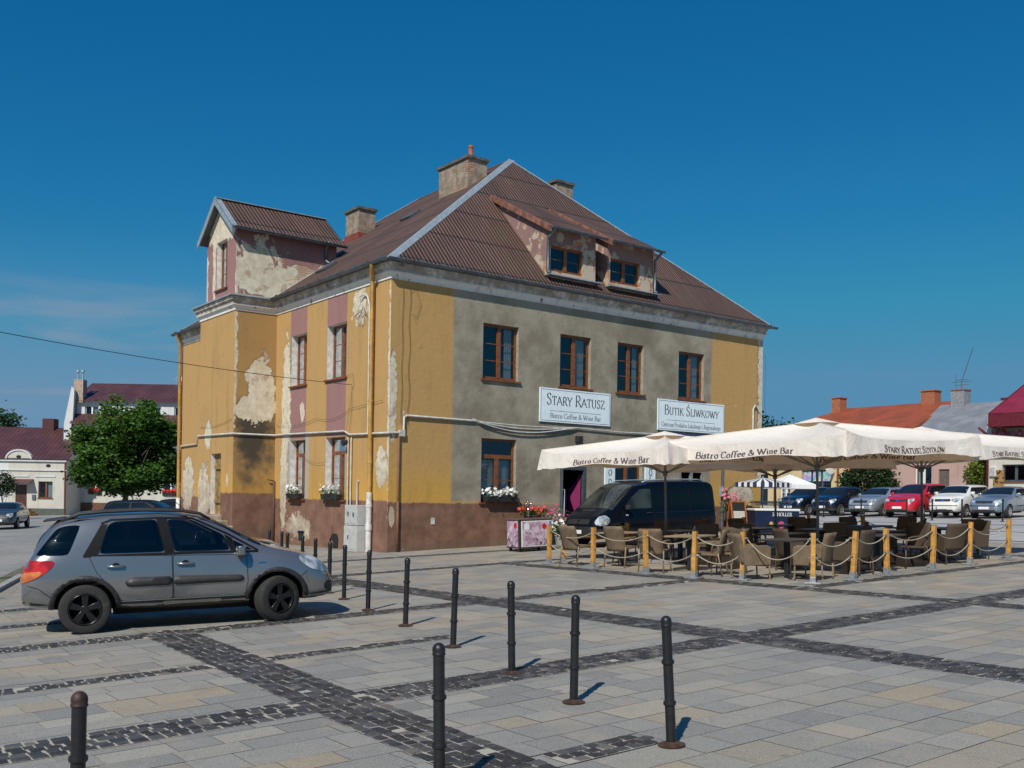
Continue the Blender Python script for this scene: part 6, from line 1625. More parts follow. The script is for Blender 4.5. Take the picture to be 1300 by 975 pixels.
def parasol(x, y, a, ztop, zv, zb, label, seed, texts, base='slabs', rz=0.):
    t = thing('parasol', label, 'parasol', (x, y, gz(x, y) + .014), rz, 'large cream parasols over the terrace')
    rr = random.Random(seed); n = 40
    # canopy: square pyramid, skirts pulled out into horns at the four corners
    ph = [rr.random() * 6.28 for _ in range(12)]
    def rimu(side, f):      # side 0..3, f 0..1 along it -> plan direction
        c = [(-1, -1), (1, -1), (1, 1), (-1, 1)]; p, q = c[side], c[(side + 1) % 4]
        return p[0] + (q[0] - p[0]) * f, p[1] + (q[1] - p[1]) * f
    def skirt(side, f, h):
        """h 0 = fold, 1 = hem"""
        dx, dy = rimu(side, f); e = 4 * f * (1 - f); cnr = abs(2 * f - 1) ** 6
        nx, ny = [(0, -1), (1, 0), (0, 1), (-1, 0)][side]
        inn = .045 * e                                          # edges bow in between the corners
        r_ = a * (1 - .02 - inn) + h * (.10 - .05 * e)
        px, py = dx * r_, dy * r_
        wav = .018 * math.sin(f * 19 + ph[side]) + .012 * math.sin(f * 43 + ph[side + 4])
        px += nx * wav * h; py += ny * wav * h
        z = zv + (zb - zv) * h * (1 - .16 * e) - .05 * e * (1 - h) * 1.2 + .03 * math.sin(f * 11 + ph[side + 8]) * h * e + cnr * (.10 * (1 - h) + .0 * h)
        k_ = min(f, 1 - f) * 2 * a                     # puckers that run out from the rib tip
        pk = .022 * math.sin(k_ * 16 + ph[side]) * math.exp(-k_ * 1.3) * (.35 + h)
        return Vector((px + nx * pk, py + ny * pk, z + pk * .6))
    mb = MB(); idx = {}
    rows_up = 9; rows_dn = 6
    grid = []
    for side in range(4):
        for i in range(n):
            f = i / n; col = []
            fold = skirt(side, f, 0)
            for k in range(rows_up + 1):
                g = k / rows_up; p = Vector((0, 0, ztop)).lerp(fold, g)
                dx, dy = rimu(side, f)
                sagc = -.13 * math.sin(g * math.pi) * 4 * f * (1 - f)
                p.z += sagc; col.append(p)
            for k in range(1, rows_dn + 1): col.append(skirt(side, f, k / rows_dn))
            grid.append(col)
    m = len(grid); K = len(grid[0])
    vs = [p for c in grid for p in c]
    fs = [(i*K + k, i*K + k + 1, ((i+1) % m)*K + k + 1, ((i+1) % m)*K + k) for i in range(m) for k in range(K - 1)]
    mb.add(vs, fs)
    cn = mb.build('canopy', M_canv, t, smooth=55)
    mb = MB(); mb.add([(-.34, -.34, ztop - .03), (.34, -.34, ztop - .03), (.34, .34, ztop - .03), (-.34, .34, ztop - .03), (0, 0, ztop + .09)], [(0,1,4),(1,2,4),(2,3,4),(3,0,4)]); mb.build('vent_cap', M_canv, cn)
    for side, text, u0, capv, wd, sm in texts:
        mb = MB(); L = 2 * a
        def fn(u, v, e):
            f = min(.995, max(.005, .5 + u / L)); h = .885 - v / .365
            p = skirt(side, f, h); nx, ny = [(0, -1), (1, 0), (0, 1), (-1, 0)][side]
            return p + Vector((nx * .008, ny * .008, .004))
        # split long strokes so that they follow the cloth
        write(mb, text, fn, capv, u0=u0, width=wd, smallcaps=sm, w=.17); mb.build('lettering', M_ink, cn)
    MB().cyl((0, 0, .06), (0, 0, ztop - .05), .032, .026, 14).build('pole', M_pole, t, smooth=50)
    hubz = zb - .15
    mb = MB(); mb.cyl((0, 0, hubz - .05), (0, 0, hubz + .07), .055, None, 14); mb.build('hub', M_pole, t)
    for k in range(8):
        side, f = k // 2, (.0 if k % 2 == 0 else .5)
        if k % 2 == 0: MB().tube([Vector((0, 0, ztop + .004)).lerp(skirt(side, 0., 0), g) + Vector((0, 0, .004)) for g in (.12, .4, .7, 1)] + [skirt(side, 0., q) + Vector((0, 0, .002)) for q in (.35, .7, 1)], .007, 5).build('seam', M_canv, cn)
        e = skirt(side, f, 0); o_ = Vector((0, 0, ztop - .10))
        sg_ = .17 if k % 2 else .02
        rb = MB().tube([o_.lerp(e, g * .97) - Vector((0, 0, .03 + sg_ * math.sin(g * math.pi) + .02 * g)) for g in (0, .17, .33, .5, .67, .83, 1)], .014, 6).build('rib', M_rib, t)
        md_ = o_.lerp(e, .52) - Vector((0, 0, .05 + sg_)); MB().bar((0, 0, hubz), md_, .02, .03).build('strut', M_rib, rb)
    if base == 'slabs':
        for i, (bx, by) in enumerate(((-.27, -.27), (.27, -.27), (.27, .27), (-.27, .27))): MB().box(bx - .25, bx + .25, by - .25, by + .25, 0, .075).build('base_slab', M_conc, t, bevel=.012)
        mb = MB(); mb.bar((-.5, 0, .085), (.5, 0, .085), .06, .02); mb.bar((0, -.5, .087), (0, .5, .087), .06, .02); mb.cyl((0, 0, .08), (0, 0, .35), .045, None, 12); mb.build('stand', M_pole, t)
    else:
        MB().lathe([(.001, 0), (.46, 0), (.47, .03), (.45, .11), (.40, .14), (.06, .15), (.06, .3), (.04, .3)], 28).build('base_slab', M_conc, t, smooth=40)
    lean(t); return t
WB = ('Bistro Coffee & Wine Bar', .155, 2.55, False); SR = ('STARY RATUSZ SZYDŁÓW', .17, 2.2, True)
def tx(side, q, u0=0.): return (side, q[0], u0, q[1], q[2], q[3])
parasol(2.55, -8.6, 2.1, 2.99, 2.60, 2.23, 'cream square parasol in front of the van, printed Bistro Coffee & Wine Bar', 3, [tx(3, WB, .3), tx(0, SR)])
parasol(3.44, -12.17, 2.36, 3.10, 2.66, 2.28, 'cream square parasol in the middle with STARY RATUSZ SZYDŁÓW on its right skirt', 5, [tx(3, WB, -.1), tx(0, SR), tx(1, WB), tx(2, SR)], 'round')
parasol(7.75, -12.0, 2.36, 3.02, 2.58, 2.22, 'cream square parasol at the right edge, half out of frame', 9, [tx(0, SR), tx(3, WB)])
parasol(6.65, -8.55, 2.1, 2.78, 2.45, 2.12, 'cream square parasol behind the middle one, mostly hidden', 12, [])
# ================================================================ planting
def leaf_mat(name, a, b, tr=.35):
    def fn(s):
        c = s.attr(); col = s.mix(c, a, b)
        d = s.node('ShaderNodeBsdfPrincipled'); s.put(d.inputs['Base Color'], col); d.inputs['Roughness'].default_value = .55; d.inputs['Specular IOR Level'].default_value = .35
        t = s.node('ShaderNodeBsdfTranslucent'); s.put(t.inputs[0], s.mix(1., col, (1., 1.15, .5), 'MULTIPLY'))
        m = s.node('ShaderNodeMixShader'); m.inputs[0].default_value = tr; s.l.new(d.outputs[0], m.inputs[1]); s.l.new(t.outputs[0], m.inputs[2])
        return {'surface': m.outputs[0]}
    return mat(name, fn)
def leaf(mb, p, size, rr, up=.4, asp=.55):
    a = rr.random() * 6.283; d = Vector((math.cos(a), math.sin(a), (rr.random() - .6) * 1.3)).normalized()
    n = Vector((rr.gauss(0, 1), rr.gauss(0, 1), rr.gauss(0, 1) + up)).normalized(); sd_ = d.cross(n)
    if sd_.length < .05: return
    sd_.normalize(); L = size * (.7 + rr.random() * .6); w_ = L * asp
    mb.add([p, p + d * L * .5 + sd_ * w_ * .5, p + d * L, p + d * L * .5 - sd_ * w_ * .5], [(0, 1, 2, 3)])
def crown(mb, c, rad, rr, clumps, per, size, cl_r, hollow=.55, lumps=6, flat=0.):
    """leaf clumps through a lumpy ellipsoid"""
    c = Vector(c); lob = [(Vector((rr.gauss(0, 1), rr.gauss(0, 1), rr.gauss(0, 1))).normalized(), .55 + rr.random() * .8) for _ in range(lumps)]
    for _ in range(clumps):
        d = Vector((rr.gauss(0, 1), rr.gauss(0, 1), rr.gauss(0, 1))).normalized()
        k = 1.
        for l, f in lob: k += (f - 1) * max(0, d.dot(l)) ** 3
        r_ = (hollow + (1 - hollow) * rr.random() ** .6) * k
        q = c + Vector((d.x * rad[0], d.y * rad[1], d.z * rad[2])) * r_
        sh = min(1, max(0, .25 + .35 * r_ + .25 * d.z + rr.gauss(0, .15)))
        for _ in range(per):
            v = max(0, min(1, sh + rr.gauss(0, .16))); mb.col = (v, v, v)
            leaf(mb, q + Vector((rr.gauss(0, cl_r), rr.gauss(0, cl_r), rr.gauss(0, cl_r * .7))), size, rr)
M_bark = plain('bark', (.085, .065, .045), .95, var=.35, vs=9, bump=.6, bs=30)
def limb(mb, p, q, r0, r1, rr, n=6):
    pts = []; rs = []
    for i in range(n + 1):
        t = i / n; w_ = Vector((rr.gauss(0, 1), rr.gauss(0, 1), 0)) * (q - p).length * .03 * (0 < i < n)
        pts.append(p.lerp(q, t) + w_); rs.append(r0 + (r1 - r0) * t)
    mb.tube(pts, rs, 8); return pts
def tree(name, label, loc, h0, c, rad, leafm, seed, clumps, per, size, clr, trunk_r=.18, group=None, limbs=9, cat='tree', hollow=.5, lobes=None):
    rr = random.Random(seed); t = thing(name, label, cat, loc, 0, group)
    mb = MB(); top = Vector((c[0], c[1], c[2] + rad[2] * .4)); pts = limb(mb, Vector((0, 0, -.1)), top, trunk_r, trunk_r * .3, rr, 8)
    for i in range(limbs):
        a = i * 2.4 + rr.random(); s_ = pts[2 + i % 5]; e = Vector(c) + Vector((math.cos(a) * rad[0] * .55, math.sin(a) * rad[1] * .55, rad[2] * (rr.random() * .8 - .4)))
        limb(mb, s_, e, trunk_r * .45, trunk_r * .08, rr, 5)
    mb.build('trunk', M_bark, t, smooth=True)
    mb = MB(); 
    if lobes:
        for (lx, ly, lz, a_, b_, k_) in lobes: crown(mb, (c[0] + lx, c[1] + ly, c[2] + lz), (a_, a_, b_), rr, k_, per, size, clr, hollow, 7)
    else: crown(mb, c, rad, rr, clumps, per, size, clr, hollow, 9)
    mb.build('crown', leafm, t)
    return t
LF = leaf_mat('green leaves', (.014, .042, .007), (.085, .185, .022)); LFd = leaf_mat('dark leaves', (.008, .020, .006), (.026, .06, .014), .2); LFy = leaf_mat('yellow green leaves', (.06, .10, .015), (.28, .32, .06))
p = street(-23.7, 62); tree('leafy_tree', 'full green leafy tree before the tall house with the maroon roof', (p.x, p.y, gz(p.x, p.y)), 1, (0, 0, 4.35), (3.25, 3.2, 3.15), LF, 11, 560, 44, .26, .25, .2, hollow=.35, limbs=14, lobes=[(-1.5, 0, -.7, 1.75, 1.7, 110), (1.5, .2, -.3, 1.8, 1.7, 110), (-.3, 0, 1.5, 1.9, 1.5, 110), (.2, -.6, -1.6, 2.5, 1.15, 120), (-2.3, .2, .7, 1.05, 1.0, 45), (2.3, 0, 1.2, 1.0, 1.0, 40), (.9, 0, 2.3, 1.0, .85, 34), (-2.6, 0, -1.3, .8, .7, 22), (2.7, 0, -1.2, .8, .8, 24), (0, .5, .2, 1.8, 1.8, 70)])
p = street(-56.2, 108); tree('far_tree', 'dark tree rising behind the low house with the arched gable', (p.x, p.y, gz(p.x, p.y)), 1, (0, 0, 7.6), (4.2, 4, 3.6), LFd, 12, 260, 30, .42, .45, .3, 'trees beyond the roofs')
p = street(22.6, 92); tree('far_tree', 'green tree peeping past the right corner of the hall', (p.x, p.y, gz(p.x, p.y)), 1, (0, 0, 5.0), (3, 3, 3.), LFd, 13, 160, 26, .4, .42, .25, 'trees beyond the roofs')
p = street(-38.2, 75.5); tree('round_shrub', 'small clipped shrub at the left edge before the white wall', (p.x, p.y, gz(p.x, p.y)), 1, (0, 0, 2.6), (.75, .75, .85), LFd, 14, 70, 26, .16, .16, .05, None, 3, 'shrub')
P_ = CAM + (FW + RT * ((1101 - 650) / 1275.)) * 58.5; tree('round_bush', 'broad rounded dark bush behind the parked cars', (P_.x, P_.y, gz(P_.x, P_.y) + .1), 1, (0, 0, 1.45), (1.5, 1.5, 1.35), LFd, 15, 330, 34, .17, .17, .12, None, 8, 'bush', .7)
P_ = CAM + (FW + RT * ((1240 - 650) / 1275.)) * 58; tree('young_maple', 'young maple with yellow green leaves before the pink house', (P_.x, P_.y, gz(P_.x, P_.y) + .12), 1, (.05, 0, 2.05), (.75, .7, .95), LFy, 16, 60, 24, .2, .17, .04, None, 5, 'tree', .3)

# ================================================================ houses across the square on the right
def m_pl(name, c, k=.3):
    return mat(name, lambda s: {'Base Color': aged(s, c, k), 'Roughness': .92, 'Normal': s.bump(s.noise(40, 4), .2, .01)})
M_py = m_pl('pale yellow plaster', (.56, .44, .25)); M_pk = m_pl('dusty pink plaster', (.46, .31, .27)); M_wh = m_pl('off white plaster', (.56, .53, .47)); M_peach = m_pl('peach plaster', (.52, .29, .19))
def m_tile(c, ax, w_=.3, h=.35):
    def fn(s):
        x, y, z = s.xyz(); u = x if ax == 'x' else y
        a = s.m('SINE', s.mul(u, 6.283 / w_)); lap = s.m('FRACT', s.m('DIVIDE', z, h * .5)); n = s.noise(.9, 6)
        col = s.mix(s.step(n, .35, .68), tuple(v * .72 for v in c), c); col = s.mix(s.mul(s.step(lap, .14, .0), .7), col, tuple(v * .25 for v in c)); col = s.mix(s.mul(s.step(a, .0, -.9), .4), col, tuple(v * .3 for v in c))
        return {'Base Color': col, 'Roughness': .6, 'Normal': s.bump(s.add(a, lap), .4, .03)}
    return fn
M_rt = mat('red roof tiles', m_tile((.36, .085, .032), 'y')); M_rtx = mat('red roof tiles side', m_tile((.36, .085, .032), 'x'))
M_gt = mat('grey seamed roof', lambda s: {'Base Color': s.mix(s.step(s.noise(1.2, 6), .35, .7), (.20, .215, .235), (.29, .305, .325)), 'Roughness': .5, 'Metallic': .2, 'Normal': s.bump(s.step(s.m('FRACT', s.mul(s.xyz()[1], 1.4)), .92, .96), .6, .04)})
M_mt = mat('maroon sheet roof', lambda s: {'Base Color': s.mix(s.mul(s.step(s.m('FRACT', s.mul(s.xyz()[0], 2.6)), .78, .9), .65), s.mix(s.step(s.noise(.8, 5), .35, .7), (.070, .027, .027), (.10, .040, .038)), (.02, .006, .008)), 'Roughness': .45, 'Normal': s.bump(s.step(s.m('FRACT', s.mul(s.xyz()[0], 2.6)), .8, .9), .6, .04)})
M_ct = mat('crimson sheet roof', lambda s: {'Base Color': s.mix(s.step(s.noise(.8, 5), .35, .7), (.19, .014, .034), (.25, .022, .048)), 'Roughness': .5, 'Normal': s.bump(s.step(s.m('FRACT', s.mul(s.xyz()[1], 2.8)), .8, .9), .5, .03)})
M_brown = plain('brown rain pipe', (.20, .06, .03), .6); M_brk = plain('brick chimney', (.34, .12, .06), .9, var=.3, vs=12); M_wf = plain('white window frame', (.72, .72, .70), .5, var=.05); M_crim = plain('crimson trim', (.13, .012, .022), .5)
XF = 42.
UXF, NXF = (0, 1, 0), (-1, 0, 0)
h = thing('shop_house', 'pale yellow house with a red tiled roof, shop windows and a red RESTAURACJA sign', 'house', (0, 0, 0))
holes = [(14.75, 17.1, 1.5, 3.85), (19.9, 21.0, 1.45, 3.6), (11.0, 12.2, 1.5, 3.4), (12.6, 13.7, 2.1, 3.4), (18.0, 18.9, 1.9, 3.2)]
mb = MB(); wall_grid(mb, (XF, 0, 0), UXF, NXF, 10.4, 24.5, .6, 5.6, holes, .2, 0); mb.build('wall', M_py, h)
mb = MB(); mb.poly([(XF, 10.4, .6), (XF, 10.4, 5.6), (49.3, 10.4, 8.5), (56.5, 10.4, 5.6), (56.5, 10.4, .6)][::-1]); mb.build('gable_wall', M_peach, h)
MB().quad((56.5, 10.4, .6), (56.5, 24.5, .6), (56.5, 24.5, 5.6), (56.5, 10.4, 5.6)).build('wall', M_py, h)
rf = MB().use(0).poly([(XF - .4, 10.25, 5.5), (49.3, 10.25, 8.62), (49.3, 18.8, 8.62), (XF - .4, 24.9, 5.5)][::-1]).poly([(56.9, 10.25, 5.5), (56.9, 24.9, 5.5), (49.3, 18.8, 8.62), (49.3, 10.25, 8.62)][::-1]).use(1).poly([(XF - .4, 24.9, 5.5), (49.3, 18.8, 8.62), (56.9, 24.9, 5.5)][::-1]).build('roof', [M_rt, M_rtx], h)
MB().prism([(XF - .45, 10.2, 5.36), (49.3, 10.2, 8.5), (49.3, 10.2, 8.66), (XF - .45, 10.2, 5.52)], (0, .18, 0)).build('verge_board', M_rt, rf)
for a, b, c_, d in ((48.8, 49.6, 18.9, 19.6), (48.9, 49.7, 11.6, 12.6)):
    k = MB().box(a, b, c_, d, 7.6, 9.35).build('chimney', M_brk, rf); MB().box(a - .06, b + .06, c_ - .06, d + .06, 9.35, 9.43).build('chimney_cap', M_brk, rf)
# low dormer shape in the tiles
MB().prism([(43.6, 13.2, 6.2), (43.6, 15.4, 6.2), (43.6, 14.3, 6.95)], (3.0, 0, .6)).build('roof_dormer', M_rt, rf, fixn=True)
window(h, (XF, 0, 0), UXF, NXF, 14.75, 17.1, 1.5, 3.85, .2, cols=3, bars=(.62,), curtain=0, frame=M_door, sill=False)
window(h, (XF, 0, 0), UXF, NXF, 19.9, 21.0, 1.45, 3.6, .2, cols=1, bars=(.6,), curtain=0, frame=plain('maroon door', (.10, .03, .02), .6), sill=False)
window(h, (XF, 0, 0), UXF, NXF, 11.0, 12.2, 1.5, 3.4, .2, curtain=.3, sill=False); window(h, (XF, 0, 0), UXF, NXF, 12.6, 13.7, 2.1, 3.4, .2, curtain=.3); window(h, (XF, 0, 0), UXF, NXF, 18.0, 18.9, 1.9, 3.2, .2, curtain=.5, frame=M_wf)
for y in (10.55, 14.2, 19.25): MB().cyl((XF - .09, y, 1.3), (XF - .09, y, 5.45), .07, None, 10).build('downpipe', M_brown, h)
MB().box(XF - .1, XF - .01, 10.4, 24.5, 4.05, 4.2).build('string_course', M_wf, h)
def poster(s):
    v = s.voro(3.2, out=1); n = s.noise(5, 4)
    return {'Base Color': s.mix(s.step(n, .4, .6), s.mix(.3, (.12, .30, .50), v), s.mix(.3, (.55, .42, .42), v)), 'Roughness': .4}
M_post2 = mat('printed posters', poster)
for a in (14.85, 15.62, 16.4): MB().box(XF + .1, XF + .12, a, a + .62, 3.1, 3.78).build('poster', M_post2, h)
MB().box(XF - .08, XF - .01, 15.2, 16.9, 3.92, 4.25 - .22).build('shop_fascia', plain('yellow fascia', (.55, .36, .08), .6), h)
t = thing('shop_sign', 'red RESTAURACJA lettering on the yellow wall above the bush', 'sign', (XF - .03, 0, 0)); mb = MB()
write(mb, 'RESTAURACJA', lambda u, v, e: (-.03 - e, 12.35 - u, v), .34, v0=3.55, width=2.5, w=.22); mb.build('lettering', plain('red sign letters', (.50, .035, .02), .5), t)
t = thing('bracket_sign', 'white oval sign sticking out from the yellow shop wall', 'sign', (XF - .5, 14.45, 3.75)); MB().prism([(.42 * math.cos(k * .52) , 0, .2 * math.sin(k * .52)) for k in range(12)], (0, .05, 0)).build('panel', M_wf, t, fixn=True); MB().bar((.4, .025, .22), (.52, .025, .22), .03, .03).build('bracket', M_slatec, t)
# pink house
h = thing('pink_house', 'dusty pink house with a grey seamed roof, a brown door and number 9', 'house')
holes = [(7.75, 8.85, 2.35, 4.05), (6.62, 7.3, 1.5, 3.78)]
mb = MB(); wall_grid(mb, (XF + .05, 0, 0), UXF, NXF, 4.4, 10.39, .6, 4.9, holes, .16, 1); mb.build('wall', [M_pk, M_peach], h)
MB().poly([(XF + .05, 4.4, .6), (XF + .05, 4.4, 4.9), (47.6, 4.4, 8.1), (53, 4.4, 4.9), (53, 4.4, .6)]).build('gable_wall', M_pk, h)
rf = MB().poly([(XF - .35, 4.2, 4.75), (47.6, 4.2, 8.2), (47.6, 10.38, 8.2), (XF - .35, 10.38, 4.75)][::-1]).poly([(53.3, 4.2, 4.75), (53.3, 10.38, 4.75), (47.6, 10.38, 8.2), (47.6, 4.2, 8.2)][::-1]).build('roof', M_gt, h)
k = MB(); k.box(47.2, 48.0, 8.6, 9.5, 7.6, 9.05); k.use(1).box(47.15, 48.05, 8.55, 9.55, 9.05, 9.12); k.build('chimney', [plain('zinc clad chimney', (.30, .31, .32), .6, .3), M_brk], rf)
window(h, (XF + .05, 0, 0), UXF, NXF, 7.75, 8.85, 2.35, 4.05, .16, bars=(), frame=M_wf, curtain=.35)
mb = MB(); mb.box(XF + .13, XF + .18, 6.63, 7.29, 1.5, 3.77); d = mb.build('door', plain('grey brown door', (.12, .095, .08), .7), h); MB().box(XF + .10, XF + .13, 6.7, 6.76, 2.5, 2.58).build('handle', M_chrome, d)
mb = MB(); write(mb, '9', lambda u, v, e: (XF + .03 - e, 5.55 - u, v), .3, v0=4.3, w=.2); mb.build('house_number', M_ink, h)
t = thing('roof_aerial', 'thin tilted roof aerial on the grey chimney', 'aerial', (47.6, 9.0, 9.12)); mb = MB(); mb.tube([(0, 0, 0), (0, 0, .55), (-.05, -.75, 2.6)], .025, 6); mb.build('mast', M_slatec, t)
mb = MB()
for z, w_ in ((.3, .5), (.5, .7), (.62, .4)): mb.tube([(0, -w_, z), (0, w_, z)], .015, 5)
mb.tube([(0, .35, 0), (0, .4, 1.0)], .015, 5); mb.build('dipole', M_slatec, t)
t = thing('handrail', 'thin metal handrail by the steps of the pink house', 'railing', (XF - .8, 9.6, 1.45)); mb = MB()
mb.tube([(0, 1.4, 0), (0, 1.4, 1.0), (0, -.6, 1.0), (0, -1.2, .5)], .022, 6)
for y in (.4, -.6): mb.tube([(0, y, 0), (0, y, 1.0)], .018, 6)
mb.tube([(0, 1.4, .55), (0, -.6, .55)], .014, 6); mb.build('rail', M_slatec, t)
# crimson roofed house with the balcony
h = thing('balcony_house', 'off white house with a crimson sheet roof and a flower balcony at the right edge', 'house')
X2 = 41.
holes = [(1.5, 2.95, 3.0, 3.95), (-2.6, -1.2, 2.6, 3.95)]
mb = MB(); wall_grid(mb, (X2, 0, 0), UXF, NXF, -9, 3.8, .6, 4.75, holes, .2, 0); mb.build('wall', M_wh, h)
holes = [(1.8, 2.65, 5.0, 7.2 - .3)]
mb = MB(); wall_grid(mb, (X2 + 1.5, 0, 0), UXF, NXF, -9, 3.8, 4.75, 7.0, holes, .2, 0); mb.build('balcony_wall', M_wh, h)
MB().quad((X2, 3.8, .6), (X2 + 10, 3.8, .6), (X2 + 10, 3.8, 6.6), (X2, 3.8, 6.6)).build('side_wall', M_wh, h)
MB().box(X2 - .15, X2 + 1.5, -9, 3.8, 4.6, 4.78).build('balcony_slab', M_wh, h)
MB().box(X2 - .05, X2 + 1.5, 3.55, 3.8, 4.78, 6.2).build('balcony_cheek', M_wh, h)
mb = MB(); mb.tube([(X2 - .05, 3.5, 5.75), (X2 - .05, -9, 5.75)], .025, 6)
for k in range(26): y = 3.5 - k * .48; mb.tube([(X2 - .05, y, 4.78), (X2 - .05, y, 5.75)], .012, 5)
mb.build('balcony_rail', M_slatec, h)
window(h, (X2, 0, 0), UXF, NXF, 1.5, 2.95, 3.0, 3.95, .2, bars=(), curtain=0, frame=M_slatec); window(h, (X2, 0, 0), UXF, NXF, -2.6, -1.2, 2.6, 3.95, .2, bars=(), curtain=.3, frame=M_wf)
window(h, (X2 + 1.5, 0, 0), UXF, NXF, 1.8, 2.65, 5.0, 6.9, .2, cols=1, bars=(), curtain=0, frame=M_wf)
rf = MB().poly([(X2 - .9, 3.25, 6.75), (X2 + 6, 3.25, 10.1), (X2 + 6, -9.5, 10.1), (X2 - .9, -9.5, 6.75)]).poly([(X2 + 12, 3.25, 7), (X2 + 12, -9.5, 7), (X2 + 6, -9.5, 10.1), (X2 + 6, 3.25, 10.1)]).build('roof', M_ct, h)
MB().box(X2 - .88, X2 - .8, -9.5, 3.25, 6.02, 6.74).build('fascia', M_crim, rf); MB().prism([(X2 - .9, 3.25, 6.0), (X2 - .9, 3.25, 6.78), (X2 + 6, 3.25, 10.15), (X2 + 6, 3.25, 9.7), (X2, 3.25, 6.6), (X2, 3.25, 6.0)], (0, .06, 0)).build('verge_board', M_crim, rf, fixn=True)
MB().box(X2 - .8, X2 + 1.5, -9.5, 3.45, 6.1, 6.16).build('soffit', M_crim, h)
for (a, b) in ((.9, 3.2), (1.6, 1.7), (1.2, 2.0)): MB().box(X2 + a, X2 + a + .12, b, b + .35, 6.75 + (a + .9) * .486 + .02, 6.75 + (a + .9) * .486 + .16).build('snow_guard', M_crim, rf)
mb = MB(); mb.tube([(X2 - .75, 3.9, 6.0), (X2 - .3, 3.75, 5.7), (X2 - .12, 3.72, 5.5), (X2 - .12, 3.72, 1.3)], .075, 10); mb.build('downpipe', M_crim, h, smooth=True)
t = thing('notice_board', 'dark and amber notice board on the off white house', 'board', (X2 - .06, 3.1, 1.9)); MB().box(0, .05, -.3, .3, 0, 1.75).build('panel', mat('notice print', lambda s: {'Base Color': s.mix(s.step(s.noise(4, 4), .47, .5), (.02, .018, .015), (.34, .19, .06)), 'Roughness': .6}), t)
t = thing('meter_box', 'pale grey meter box on the corner of the off white house', 'box', (X2 - .12, 3.42, 3.3)); MB().box(0, .11, -.16, .16, 0, .55).build('case', M_wf, t, bevel=.01); MB().box(-.012, 0, -.13, .13, .04, .5).build('door', plain('grey lid', (.42, .43, .43), .6), t)
PET = [plain('pink petals', (.62, .16, .24), .7, var=.3, vs=40), plain('white petals', (.74, .74, .70), .7, var=.1, vs=40), plain('scarlet petals', (.62, .035, .022), .6, var=.25, vs=40), plain('magenta petals', (.48, .03, .13), .7, var=.3, vs=40)]
LFf = leaf_mat('window box leaves', (.015, .04, .008), (.08, .15, .03)); LFs = leaf_mat('silver foliage', (.20, .23, .19), (.52, .54, .48))
def flowers(parent, c, rad, petal, leafm, seed, nl=160, nf=60, fs=.05, ls=.07, name='flowers'):
    rr = random.Random(seed); mb = MB()
    for _ in range(nl):
        v = max(0, min(1, rr.gauss(.5, .25))); mb.col = (v, v, v)
        leaf(mb, Vector(c) + Vector((rr.uniform(-1, 1) * rad[0], rr.uniform(-1, 1) * rad[1], rr.gauss(-.2, .45) * rad[2])), ls, rr, .6, .6)
    mb.build('leaves', leafm, parent)
    mb = MB()
    for _ in range(nf):
        q = Vector(c) + Vector((rr.uniform(-1, 1) * rad[0], rr.uniform(-1, 1) * rad[1], rr.gauss(.35, .4) * rad[2]))
        n = Vector((rr.gauss(-.4, .6), rr.gauss(-.7, .6), rr.gauss(.5, .5))).normalized(); a = n.orthogonal().normalized(); b = n.cross(a)
        k = 5; f = fs * (.7 + .6 * rr.random())
        for j in range(k):
            t0 = 6.283 * j / k; d0, d1 = a * math.cos(t0 - .5) + b * math.sin(t0 - .5), a * math.cos(t0 + .5) + b * math.sin(t0 + .5)
            mb.add([q, q + d0 * f * .8 + n * f * .2, q + (d0 + d1) * f * .62 + n * f * .25, q + d1 * f * .8 + n * f * .2], [(0, 1, 2, 3)])
    mb.build('blossom', petal, parent)
def box_of_flowers(label, loc, rz, L, petal, seed, group=None, fs=.05):
    t = thing('flower_box', label, 'flower box', loc, rz, group)
    MB().add([(-L/2, -.09, 0), (L/2, -.09, 0), (L/2, .09, 0), (-L/2, .09, 0), (-L/2 - .02, -.11, .17), (L/2 + .02, -.11, .17), (L/2 + .02, .11, .17), (-L/2 - .02, .11, .17)], [(0,3,2,1),(4,5,6,7),(0,1,5,4),(1,2,6,5),(2,3,7,6),(3,0,4,7)]).build('trough', plain('black plastic trough', (.02, .02, .02), .6), t, bevel=.008)
    flowers(t, (0, -.02, .27), (L / 2 + .03, .15, .17), petal, LFf, seed, int(170 * L), int(75 * L), fs)
    return t
for k, (y, L, pt, lb) in enumerate(((3.0, .9, 0, 'pink flower box at the left end of the balcony'), (1.3, 1.6, 0, 'long pink flower box on the balcony'), (-.6, 1.6, 2, 'red flower box further along the balcony'))): box_of_flowers(lb, (X2 - .18, y, 5.3), -math.pi / 2, L, PET[pt], 40 + k, 'flower boxes on the balcony', .07)
t = thing('hanging_basket', 'brown hanging basket over the balcony', 'basket', (X2 - .1, 2.95, 6.2)); mb = MB(); mb.lathe([(.001, -.62), (.12, -.58), (.2, -.42), (.2, -.38)], 12); mb.build('bowl', M_brown, t); MB().tube([(0, 0, -.4), (0, 0, .0)], .012, 5).build('chain', M_slatec, t); flowers(t, (0, 0, -.32), (.24, .24, .14), PET[2], LFd, 50, 90, 20)
box_of_flowers('white flower box on the front ground floor sill', (3.95, -.09, 1.505), 0, 1.15, PET[1], 31, 'white flower boxes on the hall sills')
box_of_flowers('white flower box on the side sill nearer the corner', (-.12, 3.33, 1.505), -math.pi / 2, 1.05, PET[1], 32, 'white flower boxes on the hall sills')
box_of_flowers('white flower box on the side sill nearer the tower', (-.12, 6.0, 1.505), -math.pi / 2, .85, PET[1], 33, 'white flower boxes on the hall sills')

